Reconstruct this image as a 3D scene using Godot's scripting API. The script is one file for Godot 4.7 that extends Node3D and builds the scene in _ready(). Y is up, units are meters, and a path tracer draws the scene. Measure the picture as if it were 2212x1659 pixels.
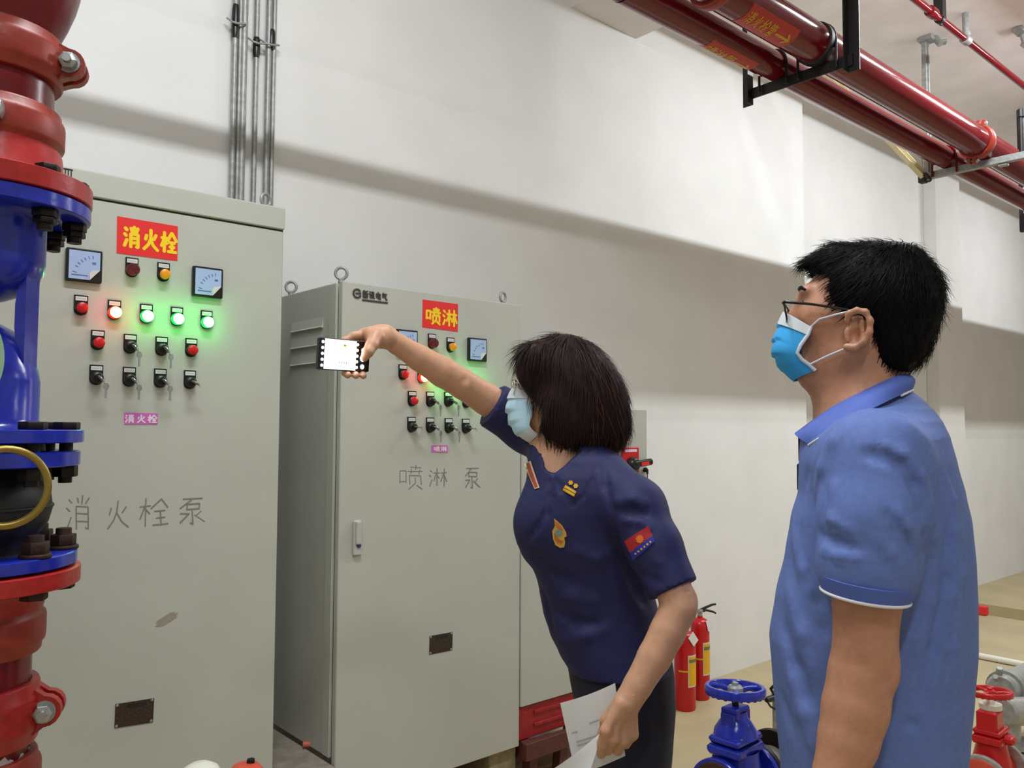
extends Node3D

# ---------------------------------------------------------------- mesh collector
class MB:
	var v := PackedVector3Array()
	var n := PackedVector3Array()
	func tri(a: Vector3, b: Vector3, c: Vector3, na: Vector3, nb: Vector3, nc: Vector3) -> void:
		if (b - a).cross(c - a).dot(na + nb + nc) > 0.0:
			v.append(a); v.append(c); v.append(b)
			n.append(na); n.append(nc); n.append(nb)
		else:
			v.append(a); v.append(b); v.append(c)
			n.append(na); n.append(nb); n.append(nc)
	func quad(a: Vector3, b: Vector3, c: Vector3, d: Vector3, nn: Vector3) -> void:
		tri(a, b, c, nn, nn, nn); tri(a, c, d, nn, nn, nn)
	func quadn(a: Vector3, b: Vector3, c: Vector3, d: Vector3, na: Vector3, nb: Vector3, nc: Vector3, nd: Vector3) -> void:
		tri(a, b, c, na, nb, nc); tri(a, c, d, na, nc, nd)
	func box(c: Vector3, s: Vector3, bev := 0.0, bs := Basis.IDENTITY) -> void:
		var h := s * 0.5
		bev = minf(bev, minf(h.x, minf(h.y, h.z)) * 0.9)
		var ax := [bs.x, bs.y, bs.z]
		var hv := [h.x, h.y, h.z]
		for i in 3:
			var j := (i + 1) % 3
			var k := (i + 2) % 3
			for sg in [-1.0, 1.0]:
				var nn: Vector3 = ax[i] * sg
				var o: Vector3 = c + nn * hv[i]
				var u: Vector3 = ax[j] * (hv[j] - bev)
				var w: Vector3 = ax[k] * (hv[k] - bev)
				quad(o - u - w, o + u - w, o + u + w, o - u + w, nn)
			if bev > 0.0:
				for s1 in [-1.0, 1.0]:
					for s2 in [-1.0, 1.0]:
						var n1: Vector3 = ax[j] * s1
						var n2: Vector3 = ax[k] * s2
						var p1: Vector3 = c + n1 * hv[j] + n2 * (hv[k] - bev)
						var p2: Vector3 = c + n1 * (hv[j] - bev) + n2 * hv[k]
						var l: Vector3 = ax[i] * (hv[i] - bev)
						quadn(p1 - l, p1 + l, p2 + l, p2 - l, n1, n1, n2, n2)
		if bev > 0.0:
			for sx in [-1.0, 1.0]:
				for sy in [-1.0, 1.0]:
					for sz in [-1.0, 1.0]:
						var nx: Vector3 = bs.x * sx
						var ny: Vector3 = bs.y * sy
						var nz: Vector3 = bs.z * sz
						var m: Vector3 = c + nx * (h.x - bev) + ny * (h.y - bev) + nz * (h.z - bev)
						tri(m + nx * bev, m + ny * bev, m + nz * bev, nx, ny, nz)
	func lathe(o: Vector3, axis: Vector3, prof: Array, segs := 32, smooth := true, a0 := 0.0, a1 := TAU) -> void:
		var ay := axis.normalized()
		var ex := (Vector3.RIGHT if absf(ay.x) < 0.8 else Vector3.BACK)
		ex = (ex - ay * ex.dot(ay)).normalized()
		var ez := ex.cross(ay)
		var m := prof.size()
		var sn := []
		for i in m - 1:
			var dr: float = prof[i + 1][0] - prof[i][0]
			var dh: float = prof[i + 1][1] - prof[i][1]
			sn.append(Vector2(dh, -dr).normalized())
		for i in m - 1:
			var n0: Vector2 = sn[i]
			var n1: Vector2 = sn[i]
			if i > 0 and n0.dot(sn[i - 1]) > 0.72:
				n0 = (n0 + sn[i - 1]).normalized()
			if i < m - 2 and n1.dot(sn[i + 1]) > 0.72:
				n1 = (n1 + sn[i + 1]).normalized()
			for k in segs:
				var t0 := a0 + (a1 - a0) * k / segs
				var t1 := a0 + (a1 - a0) * (k + 1) / segs
				var d0 := ex * cos(t0) + ez * sin(t0)
				var d1 := ex * cos(t1) + ez * sin(t1)
				var q0: Vector3 = d0
				var q1: Vector3 = d1
				if not smooth:
					q0 = (d0 + d1).normalized(); q1 = q0
				var p00: Vector3 = o + ay * prof[i][1] + d0 * prof[i][0]
				var p01: Vector3 = o + ay * prof[i][1] + d1 * prof[i][0]
				var p10: Vector3 = o + ay * prof[i + 1][1] + d0 * prof[i + 1][0]
				var p11: Vector3 = o + ay * prof[i + 1][1] + d1 * prof[i + 1][0]
				if prof[i][0] < 1e-6:
					tri(p00, p10, p11, ay * n0.y + q0 * n0.x, ay * n1.y + q0 * n1.x, ay * n1.y + q1 * n1.x)
				elif prof[i + 1][0] < 1e-6:
					tri(p00, p01, p10, ay * n0.y + q0 * n0.x, ay * n0.y + q1 * n0.x, ay * n1.y + q0 * n1.x)
				else:
					quadn(p00, p01, p11, p10, ay * n0.y + q0 * n0.x, ay * n0.y + q1 * n0.x, ay * n1.y + q1 * n1.x, ay * n1.y + q0 * n1.x)
	func cyl(a: Vector3, b: Vector3, r: float, segs := 24, bev := 0.0, smooth := true) -> void:
		var l := a.distance_to(b)
		if bev > 0.0:
			lathe(a, b - a, [[0.0, 0.0], [r - bev, 0.0], [r, bev], [r, l - bev], [r - bev, l], [0.0, l]], segs, smooth)
		else:
			lathe(a, b - a, [[0.0, 0.0], [r, 0.0], [r, l], [0.0, l]], segs, smooth)
	func ball(c: Vector3, r: Vector3, bs := Basis.IDENTITY, rows := 12, cols := 18) -> void:
		for i in rows:
			for j in cols:
				var q := []
				for e in [[i, j], [i + 1, j], [i + 1, j + 1], [i, j + 1]]:
					var th: float = PI * e[0] / rows
					var ph: float = TAU * e[1] / cols
					q.append(Vector3(sin(th) * cos(ph), cos(th), sin(th) * sin(ph)))
				var p := []
				var nn := []
				for e in q:
					p.append(c + bs * (e * r)); nn.append((bs * (e / r)).normalized())
				if i > 0:
					tri(p[0], p[2], p[3], nn[0], nn[2], nn[3])
				if i < rows - 1:
					tri(p[0], p[1], p[2], nn[0], nn[1], nn[2])
	func tube(pts: Array, rad, segs := 10, caps := true, closed := false) -> void:
		var m := pts.size()
		var ring := []
		var dirs := []
		var up := Vector3.UP
		for i in m:
			var t: Vector3
			if closed:
				t = (pts[(i + 1) % m] - pts[(i - 1 + m) % m]).normalized()
			else:
				t = (pts[mini(i + 1, m - 1)] - pts[maxi(i - 1, 0)]).normalized()
			if i == 0 and absf(t.dot(up)) > 0.9:
				up = Vector3.RIGHT
			up = (up - t * up.dot(t)).normalized()
			var sd := t.cross(up)
			var r: float = rad[i] if rad is Array else rad
			var rr := []
			var dd := []
			for k in segs:
				var a := TAU * k / segs
				var d := up * cos(a) + sd * sin(a)
				rr.append(pts[i] + d * r); dd.append(d)
			ring.append(rr); dirs.append(dd)
		var last := m if closed else m - 1
		for i in last:
			var i2 := (i + 1) % m
			for k in segs:
				var k2 := (k + 1) % segs
				quadn(ring[i][k], ring[i][k2], ring[i2][k2], ring[i2][k], dirs[i][k], dirs[i][k2], dirs[i2][k2], dirs[i2][k])
		if caps and not closed:
			for e in [0, m - 1]:
				var nn: Vector3 = (pts[0] - pts[1]).normalized() if e == 0 else (pts[m - 1] - pts[m - 2]).normalized()
				for k in segs:
					tri(pts[e], ring[e][k], ring[e][(k + 1) % segs], nn, nn, nn)
	func torus(c: Vector3, axis: Vector3, R: float, r: float, segs := 40, rs := 10, a0 := 0.0, a1 := TAU) -> void:
		var ay := axis.normalized()
		var ex := (Vector3.RIGHT if absf(ay.x) < 0.8 else Vector3.BACK)
		ex = (ex - ay * ex.dot(ay)).normalized()
		var ez := ex.cross(ay)
		var full := absf(a1 - a0 - TAU) < 1e-4
		var pts := []
		for k in (segs if full else segs + 1):
			var a := a0 + (a1 - a0) * k / segs
			pts.append(c + (ex * cos(a) + ez * sin(a)) * R)
		tube(pts, r, rs, true, full)
	func prism(poly: PackedVector2Array, o: Vector3, e1: Vector3, e2: Vector3, th: Vector3, smooth := false) -> void:
		var idx := Geometry2D.triangulate_polygon(poly)
		var nn := th.normalized()
		for i in range(0, idx.size(), 3):
			var a := o + e1 * poly[idx[i]].x + e2 * poly[idx[i]].y
			var b := o + e1 * poly[idx[i + 1]].x + e2 * poly[idx[i + 1]].y
			var c := o + e1 * poly[idx[i + 2]].x + e2 * poly[idx[i + 2]].y
			tri(a, b, c, -nn, -nn, -nn)
			tri(a + th, b + th, c + th, nn, nn, nn)
		var m := poly.size()
		var ar := 0.0
		for i in m:
			ar += poly[i].cross(poly[(i + 1) % m])
		var sg := signf(ar)
		var en := []
		for i in m:
			var d := poly[(i + 1) % m] - poly[i]
			en.append((e1 * d.y - e2 * d.x).normalized() * sg)
		for i in m:
			var a := o + e1 * poly[i].x + e2 * poly[i].y
			var b := o + e1 * poly[(i + 1) % m].x + e2 * poly[(i + 1) % m].y
			var na: Vector3 = en[i]
			var nb: Vector3 = en[i]
			if smooth:
				na = (en[i] + en[(i - 1 + m) % m]).normalized()
				nb = (en[i] + en[(i + 1) % m]).normalized()
			quadn(a, b, b + th, a + th, na, nb, nb, na)
	var stroke := 0
	func ribbon(pts: Array, w: float, nn: Vector3, th0 := 0.0004) -> void:
		for i in pts.size() - 1:
			stroke = (stroke + 1) % 40
			var th := th0 + stroke * 0.00003
			var a: Vector3 = pts[i]
			var b: Vector3 = pts[i + 1]
			var d := (b - a).normalized()
			var s := nn.cross(d).normalized() * w * 0.5
			var e := d * w * 0.3
			var up := nn * th
			var p := [a - s, a - e - s * 0.5, a - e + s * 0.5, a + s, b + s, b + e + s * 0.5, b + e - s * 0.5, b - s]
			for k in range(1, 7):
				tri(p[0] + up, p[k] + up, p[k + 1] + up, nn, nn, nn)
			for k in 8:
				var q0: Vector3 = p[k]
				var q1: Vector3 = p[(k + 1) % 8]
				quad(q0, q1, q1 + up, q0 + up, (q1 - q0).cross(nn).normalized())
	func grid(rows: Array, flip := 1.0) -> void:
		# smooth sheet through rows of points
		var m := rows.size()
		var k: int = rows[0].size()
		var nn := []
		for i in m:
			var r := []
			for j in k:
				var du: Vector3 = rows[mini(i + 1, m - 1)][j] - rows[maxi(i - 1, 0)][j]
				var dv: Vector3 = rows[i][mini(j + 1, k - 1)] - rows[i][maxi(j - 1, 0)]
				r.append(du.cross(dv).normalized() * flip)
			nn.append(r)
		for i in m - 1:
			for j in k - 1:
				quadn(rows[i][j], rows[i][j + 1], rows[i + 1][j + 1], rows[i + 1][j], nn[i][j], nn[i][j + 1], nn[i + 1][j + 1], nn[i + 1][j])
	func slab(rows: Array, th: float, flip := 1.0) -> void:
		# the same sheet with thickness and closed rims
		var m := rows.size()
		var k: int = rows[0].size()
		var back := []
		for i in m:
			var r := []
			for j in k:
				var du: Vector3 = rows[mini(i + 1, m - 1)][j] - rows[maxi(i - 1, 0)][j]
				var dv: Vector3 = rows[i][mini(j + 1, k - 1)] - rows[i][maxi(j - 1, 0)]
				r.append(rows[i][j] - du.cross(dv).normalized() * flip * th)
			back.append(r)
		grid(rows, flip)
		grid(back, -flip)
		for i in m - 1:
			for j in [0, k - 1]:
				var o: Vector3 = rows[i][j] - rows[i][1 if j == 0 else k - 2]
				quad(rows[i][j], rows[i + 1][j], back[i + 1][j], back[i][j], o.normalized())
		for j in k - 1:
			for i in [0, m - 1]:
				var o: Vector3 = rows[i][j] - rows[1 if i == 0 else m - 2][j]
				quad(rows[i][j], rows[i][j + 1], back[i][j + 1], back[i][j], o.normalized())
	func add_mesh_arrays(vv: PackedVector3Array, nv: PackedVector3Array, idx: PackedInt32Array) -> void:
		for i in range(0, idx.size(), 3):
			var a := idx[i]
			var b := idx[i + 1]
			var c := idx[i + 2]
			tri(vv[a], vv[b], vv[c], nv[a], nv[b], nv[c])
	func mesh(o := Vector3.ZERO) -> ArrayMesh:
		var vv := v.duplicate()
		if o != Vector3.ZERO:
			for i in vv.size():
				vv[i] -= o
		var arr := []
		arr.resize(Mesh.ARRAY_MAX)
		arr[Mesh.ARRAY_VERTEX] = vv
		arr[Mesh.ARRAY_NORMAL] = n
		var am := ArrayMesh.new()
		am.add_surface_from_arrays(Mesh.PRIMITIVE_TRIANGLES, arr)
		return am

# ---------------------------------------------------------------- distance fields for the figures
class Prim:
	var t := 0
	var a := Vector3.ZERO
	var b := Vector3.ZERO
	var ra := 0.0
	var rb := 0.0
	var k := 0.02
	var bs := Basis.IDENTITY
	var r := Vector3.ONE
	var st := []
	var poly := PackedVector2Array()
	var e1 := Vector3.RIGHT
	var e2 := Vector3.UP
	var e3 := Vector3.BACK
	var cut := false
	var cn := Vector3.UP
	var cd := 0.0
	func d(p: Vector3) -> float:
		var x := 0.0
		if t == 0:
			var ba := b - a
			var pa := p - a
			var h := clampf(pa.dot(ba) / maxf(ba.dot(ba), 1e-9), 0.0, 1.0)
			x = (pa - ba * h).length() - lerpf(ra, rb, h)
		elif t == 1:
			var q := (p - a) * bs
			var k0 := (q / r).length()
			var k1 := (q / (r * r)).length()
			x = k0 * (k0 - 1.0) / maxf(k1, 1e-6)
		elif t == 2:
			var m := st.size()
			var y := p.y
			var i := 0
			if y >= st[0][0].y:
				i = 0
			else:
				while i < m - 2 and y < st[i + 1][0].y:
					i += 1
			var s0: Array = st[i]
			var s1: Array = st[i + 1]
			var f := clampf((s0[0].y - y) / (s0[0].y - s1[0].y), 0.0, 1.0)
			f = f * f * (3.0 - 2.0 * f) * 0.35 + f * 0.65
			var c: Vector3 = s0[0].lerp(s1[0], f)
			var ha: float = lerpf(s0[1], s1[1], f)
			var hb: float = lerpf(s0[2], s1[2], f)
			var u := (p - c).dot(e1) / ha
			var w := (p - c).dot(e2) / hb
			var l := pow(pow(absf(u), 2.25) + pow(absf(w), 2.25), 1.0 / 2.25)
			x = (l - 1.0) * minf(ha, hb)
			if l > 0.001:
				x = (l - 1.0) * (Vector2(u * ha, w * hb).length() / l) * 0.9
			x = maxf(x, maxf(y - st[0][0].y, st[m - 1][0].y - y))
		else:
			var q := Vector2((p - a).dot(e1), (p - a).dot(e2))
			var best := 1e9
			var inside := false
			var m := poly.size()
			var j := m - 1
			for i in m:
				var pi := poly[i]
				var pj := poly[j]
				var e := pj - pi
				var w := q - pi
				var bb := w - e * clampf(w.dot(e) / e.dot(e), 0.0, 1.0)
				best = minf(best, bb.length_squared())
				if (pi.y > q.y) != (pj.y > q.y) and q.x < (pj.x - pi.x) * (q.y - pi.y) / (pj.y - pi.y) + pi.x:
					inside = not inside
				j = i
			x = sqrt(best) * (-1.0 if inside else 1.0)
			x = maxf(x, absf((p - a).dot(e3)) - ra)
		if cut:
			x = maxf(x, p.dot(cn) - cd)
		return x

class Field:
	var add := []
	var sub := []
	var crease := []      # [a, b, width, amount]: amount > 0 is a ridge
	var cuts := []        # [normal, distance]
	func cone(a: Vector3, b: Vector3, ra: float, rb: float, k := 0.02) -> Prim:
		var p := Prim.new()
		p.a = a; p.b = b; p.ra = ra; p.rb = rb; p.k = k
		add.append(p)
		return p
	func chain(pts: Array, rs: Array, k := 0.015) -> void:
		for i in pts.size() - 1:
			cone(pts[i], pts[i + 1], rs[i], rs[i + 1], k)
	func ell(c: Vector3, r: Vector3, bs := Basis.IDENTITY, k := 0.02, to := "add") -> Prim:
		var p := Prim.new()
		p.t = 1; p.a = c; p.r = r; p.bs = bs; p.k = k
		(add if to == "add" else sub).append(p)
		return p
	func wrinkle(a: Vector3, b: Vector3, w: float, amount: float, fa := true, fb := true) -> void:
		crease.append([a, b, w, amount, fa, fb])
	func loft(st: Array, e1: Vector3, e2: Vector3, k := 0.03) -> Prim:
		var p := Prim.new()
		p.t = 2; p.st = st; p.e1 = e1; p.e2 = e2; p.k = k
		add.append(p)
		return p
	func cutter(pts: Array, e1: Vector3, e2: Vector3, e3: Vector3, half: float, k := 0.006) -> Prim:
		# pts are world points, flattened along e3; the solid reaches half a depth either way
		var p := Prim.new()
		p.t = 3; p.e1 = e1; p.e2 = e2; p.e3 = e3; p.ra = half; p.k = k
		p.a = pts[0]
		for q in pts:
			p.poly.append(Vector2((q - p.a).dot(e1), (q - p.a).dot(e2)))
		sub.append(p)
		return p
	func val(p: Vector3, A: Array, S: Array, K: Array) -> float:
		var x := 1e3
		for q in A:
			var y: float = q.d(p)
			var k: float = q.k
			var h := maxf(k - absf(x - y), 0.0)
			x = minf(x, y) - h * h * 0.25 / k
		for q in S:
			var y: float = -q.d(p)
			var k: float = q.k
			var h := maxf(k - absf(x - y), 0.0)
			x = maxf(x, y) + h * h * 0.25 / k
		for c in K:
			var a: Vector3 = c[0]
			var ba: Vector3 = c[1] - a
			var pa := p - a
			var h := clampf(pa.dot(ba) / ba.dot(ba), 0.0, 1.0)
			var l: float = (pa - ba * h).length_squared() / (c[2] * c[2])
			if l < 6.0:
				var fade := 1.0
				if c[4]:
					fade = minf(1.0, 2.5 * h + 0.15)
				if c[5]:
					fade = minf(fade, 2.5 * (1.0 - h) + 0.15)
				x -= c[3] * exp(-l) * fade
		for c in cuts:
			x = maxf(x, p.dot(c[0]) - c[1])
		return x
	func nets(lo: Vector3, hi: Vector3, cell: float, mb: MB) -> void:
		const B := 6
		var nb := Vector3i(((hi - lo) / (cell * B)).ceil())
		var N := nb * B + Vector3i.ONE
		var g := PackedFloat32Array()
		g.resize(N.x * N.y * N.z)
		g.fill(1.0)
		var active := []
		var half := cell * B * 0.5
		var diag := half * 1.75
		for bz in nb.z:
			for by in nb.y:
				for bx in nb.x:
					var c := lo + Vector3(bx + 0.5, by + 0.5, bz + 0.5) * cell * B
					var A := []
					var ds := []
					var dm := 1e3
					for q in add:
						var y: float = q.d(c)
						ds.append(y)
						dm = minf(dm, y)
					if dm > diag * 1.5 + 0.02:
						continue
					for i in add.size():
						if ds[i] < dm + 2.2 * diag + add[i].k:
							A.append(add[i])
					var S := []
					for q in sub:
						if q.d(c) < diag * 2.2 + q.k:
							S.append(q)
					var K := []
					for q in crease:
						var ba: Vector3 = q[1] - q[0]
						var h := clampf((c - q[0]).dot(ba) / ba.dot(ba), 0.0, 1.0)
						if (c - q[0] - ba * h).length() < diag + 2.5 * q[2]:
							K.append(q)
					var x := val(c, A, S, K)
					var s := N.x
					var sl := N.x * N.y
					if absf(x) > diag * 1.6 + 0.012:
						if x < 0.0:
							for k in B:
								for j in B:
									var o := (bz * B + k) * sl + (by * B + j) * s + bx * B
									for i in B:
										g[o + i] = -1.0
						continue
					active.append(Vector3i(bx, by, bz))
					for k in B:
						for j in B:
							var o := (bz * B + k) * sl + (by * B + j) * s + bx * B
							var p := lo + Vector3(bx * B, by * B + j, bz * B + k) * cell
							for i in B:
								g[o + i] = val(p, A, S, K)
								p.x += cell
		# one vertex in each crossed cell
		var id := {}
		var vv := PackedVector3Array()
		var nv := PackedVector3Array()
		var sx := 1
		var sy := N.x
		var sz := N.x * N.y
		var cells := []
		for b in active:
			for k in range(b.z * B - 1, b.z * B + B):
				for j in range(b.y * B - 1, b.y * B + B):
					for i in range(b.x * B - 1, b.x * B + B):
						if i < 0 or j < 0 or k < 0 or i >= N.x - 1 or j >= N.y - 1 or k >= N.z - 1:
							continue
						var o := i + j * sy + k * sz
						var v0 := g[o]
						var v1 := g[o + 1]
						var v2 := g[o + sy]
						var v3 := g[o + sy + 1]
						var v4 := g[o + sz]
						var v5 := g[o + sz + 1]
						var v6 := g[o + sz + sy]
						var v7 := g[o + sz + sy + 1]
						var m := int(v0 < 0.0) + int(v1 < 0.0) + int(v2 < 0.0) + int(v3 < 0.0) + int(v4 < 0.0) + int(v5 < 0.0) + int(v6 < 0.0) + int(v7 < 0.0)
						if m == 0 or m == 8 or id.has(o):
							continue
						var w := [v0, v1, v2, v3, v4, v5, v6, v7]
						var acc := Vector3.ZERO
						var cnt := 0
						for e in EDGES:
							var fa: float = w[e[0]]
							var fb: float = w[e[1]]
							if (fa < 0.0) != (fb < 0.0):
								var tt := fa / (fa - fb)
								acc += CORN[e[0]].lerp(CORN[e[1]], tt)
								cnt += 1
						acc /= cnt
						id[o] = vv.size()
						vv.append(lo + (Vector3(i, j, k) + acc) * cell)
						nv.append(Vector3(v1 + v3 + v5 + v7 - v0 - v2 - v4 - v6, v2 + v3 + v6 + v7 - v0 - v1 - v4 - v5, v4 + v5 + v6 + v7 - v0 - v1 - v2 - v3).normalized())
						cells.append(o)
		for o in cells:
			var s0 := g[o] < 0.0
			for ax in 3:
				var d: int = [sx, sy, sz][ax]
				var d1: int = [sy, sz, sx][ax]
				var d2: int = [sz, sx, sy][ax]
				if s0 != (g[o + d] < 0.0):
					if id.has(o - d1) and id.has(o - d2) and id.has(o - d1 - d2):
						var A: int = id[o]
						var B2: int = id[o - d1]
						var C: int = id[o - d1 - d2]
						var D: int = id[o - d2]
						mb.quadn(vv[A], vv[B2], vv[C], vv[D], nv[A], nv[B2], nv[C], nv[D])

const CORN := [Vector3(0, 0, 0), Vector3(1, 0, 0), Vector3(0, 1, 0), Vector3(1, 1, 0), Vector3(0, 0, 1), Vector3(1, 0, 1), Vector3(0, 1, 1), Vector3(1, 1, 1)]
const EDGES := [[0, 1], [2, 3], [4, 5], [6, 7], [0, 2], [1, 3], [4, 6], [5, 7], [0, 4], [1, 5], [2, 6], [3, 7]]

# ---------------------------------------------------------------- node helpers
var used := {}
var M := {}
var rng := RandomNumberGenerator.new()

func numbered(called: String) -> String:
	var k: int = used.get(called, 0)
	used[called] = k + 1
	return called if k == 0 else "%s_%03d" % [called, k]

func tag(o: Node, label: String, category: String, group := "") -> void:
	o.set_meta("label", label)
	o.set_meta("category", category)
	if group:
		o.set_meta("group", group)

func thing(called: String, label: String, category: String, at: Vector3, group := "") -> Node3D:
	var o := Node3D.new()
	o.name = numbered(called)
	add_child(o, true)
	o.position = at
	tag(o, label, category, group)
	return o

func origin_of(p: Node) -> Vector3:
	var o := Vector3.ZERO
	while p is Node3D and p != self:
		o += (p as Node3D).position
		p = p.get_parent()
	return o

func part(parent: Node, called: String, mb: MB, m: Material, label := "") -> MeshInstance3D:
	var o := MeshInstance3D.new()
	o.name = called if parent != self else numbered(called)
	o.mesh = mb.mesh(origin_of(parent) if parent != self else Vector3.ZERO)
	o.material_override = m
	o.cast_shadow = GeometryInstance3D.SHADOW_CASTING_SETTING_ON
	parent.add_child(o, true)
	if label:
		o.set_meta("label", label)
	return o

func single(called: String, mb: MB, m: Material, label: String, category: String, at: Vector3, group := "") -> MeshInstance3D:
	var o := MeshInstance3D.new()
	o.name = numbered(called)
	o.mesh = mb.mesh(at)
	o.material_override = m
	add_child(o, true)
	o.position = at
	tag(o, label, category, group)
	return o

func struct(called: String, mb: MB, m: Material) -> MeshInstance3D:
	var o := MeshInstance3D.new()
	o.name = called
	o.mesh = mb.mesh()
	o.material_override = m
	add_child(o, true)
	o.set_meta("kind", "structure")
	return o

func noise_tex(sd: int, freq: float, lo: float, hi: float, size := 256, octaves := 4) -> ImageTexture:
	var f := FastNoiseLite.new()
	f.seed = sd
	f.frequency = freq
	f.fractal_octaves = octaves
	var src := f.get_seamless_image(size, size)
	var im := Image.create(size, size, false, Image.FORMAT_RGB8)
	for y in size:
		for x in size:
			var q := lerpf(lo, hi, src.get_pixel(x, y).r)
			im.set_pixel(x, y, Color(q, q, q))
	return ImageTexture.create_from_image(im)

func normal_tex(sd: int, freq: float, strength: float, size := 256) -> ImageTexture:
	var f := FastNoiseLite.new()
	f.seed = sd
	f.frequency = freq
	f.fractal_octaves = 4
	var src := f.get_seamless_image(size, size)
	src.convert(Image.FORMAT_RGBA8)
	src.bump_map_to_normal_map(strength)
	return ImageTexture.create_from_image(src)

func weave_tex(size := 128) -> ImageTexture:
	var im := Image.create(size, size, false, Image.FORMAT_RGBA8)
	for y in size:
		for x in size:
			var q := 0.5 + 0.25 * sin(TAU * x * 16.0 / size) * cos(TAU * y * 16.0 / size) + 0.15 * sin(TAU * (x + y) * 16.0 / size)
			im.set_pixel(x, y, Color(q, q, q))
	im.bump_map_to_normal_map(1.5)
	return ImageTexture.create_from_image(im)

func mat(called: String, c: Color, rough: float, metal := 0.0) -> StandardMaterial3D:
	var m := StandardMaterial3D.new()
	m.resource_name = called
	m.albedo_color = c
	m.roughness = rough
	m.metallic = metal
	M[called] = m
	return m

func textured(m: StandardMaterial3D, tex: Texture2D, scale: float, nrm: Texture2D = null, depth := 1.0) -> void:
	m.uv1_triplanar = true
	m.uv1_world_triplanar = true
	m.uv1_scale = Vector3.ONE * scale
	if tex:
		m.albedo_texture = tex
	if nrm:
		m.normal_enabled = true
		m.normal_texture = nrm
		m.normal_scale = depth

func glow(called: String, c: Color, e: float) -> StandardMaterial3D:
	var m := mat(called, c, 0.35)
	m.emission_enabled = true
	m.emission = c
	m.emission_energy_multiplier = e
	return m

# ---------------------------------------------------------------- lettering: strokes in a unit square, y down
const HAN := {
	"xiao": [[.08, .12, .2, .22], [.04, .38, .16, .47], [.04, .92, .2, .62], [.62, .03, .62, .3], [.42, .1, .5, .26], [.84, .08, .74, .27], [.42, .36, .42, .95], [.42, .36, .84, .36, .84, .93, .74, .9], [.42, .55, .84, .55], [.42, .74, .84, .74]],
	"huo": [[.25, .3, .18, .52], [.82, .25, .68, .48], [.5, .05, .5, .45, .36, .72, .08, .95], [.5, .5, .65, .75, .93, .95]],
	"shuan": [[.04, .32, .4, .32], [.22, .05, .22, .95], [.22, .35, .04, .7], [.24, .42, .38, .58], [.68, .05, .42, .42], [.68, .05, .97, .42], [.52, .5, .86, .5], [.55, .7, .84, .7], [.69, .5, .69, .92], [.45, .92, .95, .92]],
	"pen": [[.05, .25, .05, .7], [.05, .25, .3, .25, .3, .7], [.05, .65, .3, .65], [.5, .13, .9, .13], [.7, .03, .7, .24], [.4, .3, .98, .3], [.55, .22, .55, .4], [.85, .22, .85, .4], [.48, .47, .48, .78], [.48, .47, .92, .47, .92, .78], [.7, .55, .7, .72, .42, .95], [.74, .8, .96, .95]],
	"lin": [[.06, .12, .17, .22], [.02, .38, .13, .47], [.03, .92, .17, .62], [.28, .3, .6, .3], [.45, .06, .45, .95], [.45, .32, .28, .7], [.46, .4, .58, .58], [.66, .3, .98, .3], [.8, .06, .8, .95], [.8, .32, .64, .72], [.81, .36, .98, .75]],
	"beng": [[.2, .08, .82, .08], [.45, .08, .15, .45], [.35, .28, .35, .5], [.35, .28, .75, .28, .75, .48], [.35, .48, .75, .48], [.5, .52, .5, .97, .42, .92], [.15, .62, .4, .62, .12, .92], [.82, .58, .6, .7], [.56, .66, .92, .95]],
	"guan": [[.2, .05, .08, .25], [.2, .14, .42, .14], [.28, .14, .33, .25], [.6, .05, .5, .25], [.6, .14, .92, .14], [.7, .14, .76, .25], [.1, .32, .1, .45], [.1, .35, .92, .35, .88, .47], [.5, .27, .5, .35], [.3, .48, .3, .97], [.3, .48, .75, .48, .75, .66, .3, .66], [.3, .76, .8, .76, .8, .95, .3, .95]],
	"xin": [[.05, .15, .5, .15], [.27, .02, .27, .15], [.15, .2, .2, .35], [.4, .2, .35, .35], [.03, .4, .52, .4], [.27, .4, .27, .95], [.06, .58, .5, .58], [.25, .6, .06, .85], [.3, .62, .48, .8], [.9, .05, .62, .15, .62, .55, .5, .95], [.62, .42, .97, .42], [.82, .42, .82, .97]],
	"xun": [[.1, .08, .2, .2], [.03, .36, .2, .36, .2, .85, .32, .75], [.4, .12, .8, .12, .82, .8, .95, .95], [.35, .45, .75, .45], [.56, .12, .56, .95]],
	"dian": [[.15, .25, .85, .25, .85, .68, .15, .68, .15, .25], [.15, .46, .85, .46], [.5, .05, .5, .86, .92, .9, .92, .78]],
	"qi": [[.3, .05, .1, .3], [.22, .18, .9, .18], [.25, .36, .8, .36], [.12, .54, .72, .54, .75, .85, .9, .95, .94, .8]],
}

func write_han(mb: MB, ch: String, o: Vector3, ex: Vector3, ey: Vector3, w: float, nn: Vector3, th := 0.0004) -> void:
	# o is the top-left corner, ex and ey span the character (ey points down)
	for s in HAN[ch]:
		var pts := []
		for i in range(0, s.size(), 2):
			pts.append(o + ex * s[i] + ey * s[i + 1])
		mb.ribbon(pts, w, nn, th)

func bolt(mb: MB, o: Vector3, axis: Vector3, r: float, h: float) -> void:
	mb.lathe(o, axis, [[0.0, 0.0], [r, 0.0], [r, h * 0.9], [r * 0.9, h], [0.0, h]], 6, false)

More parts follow.
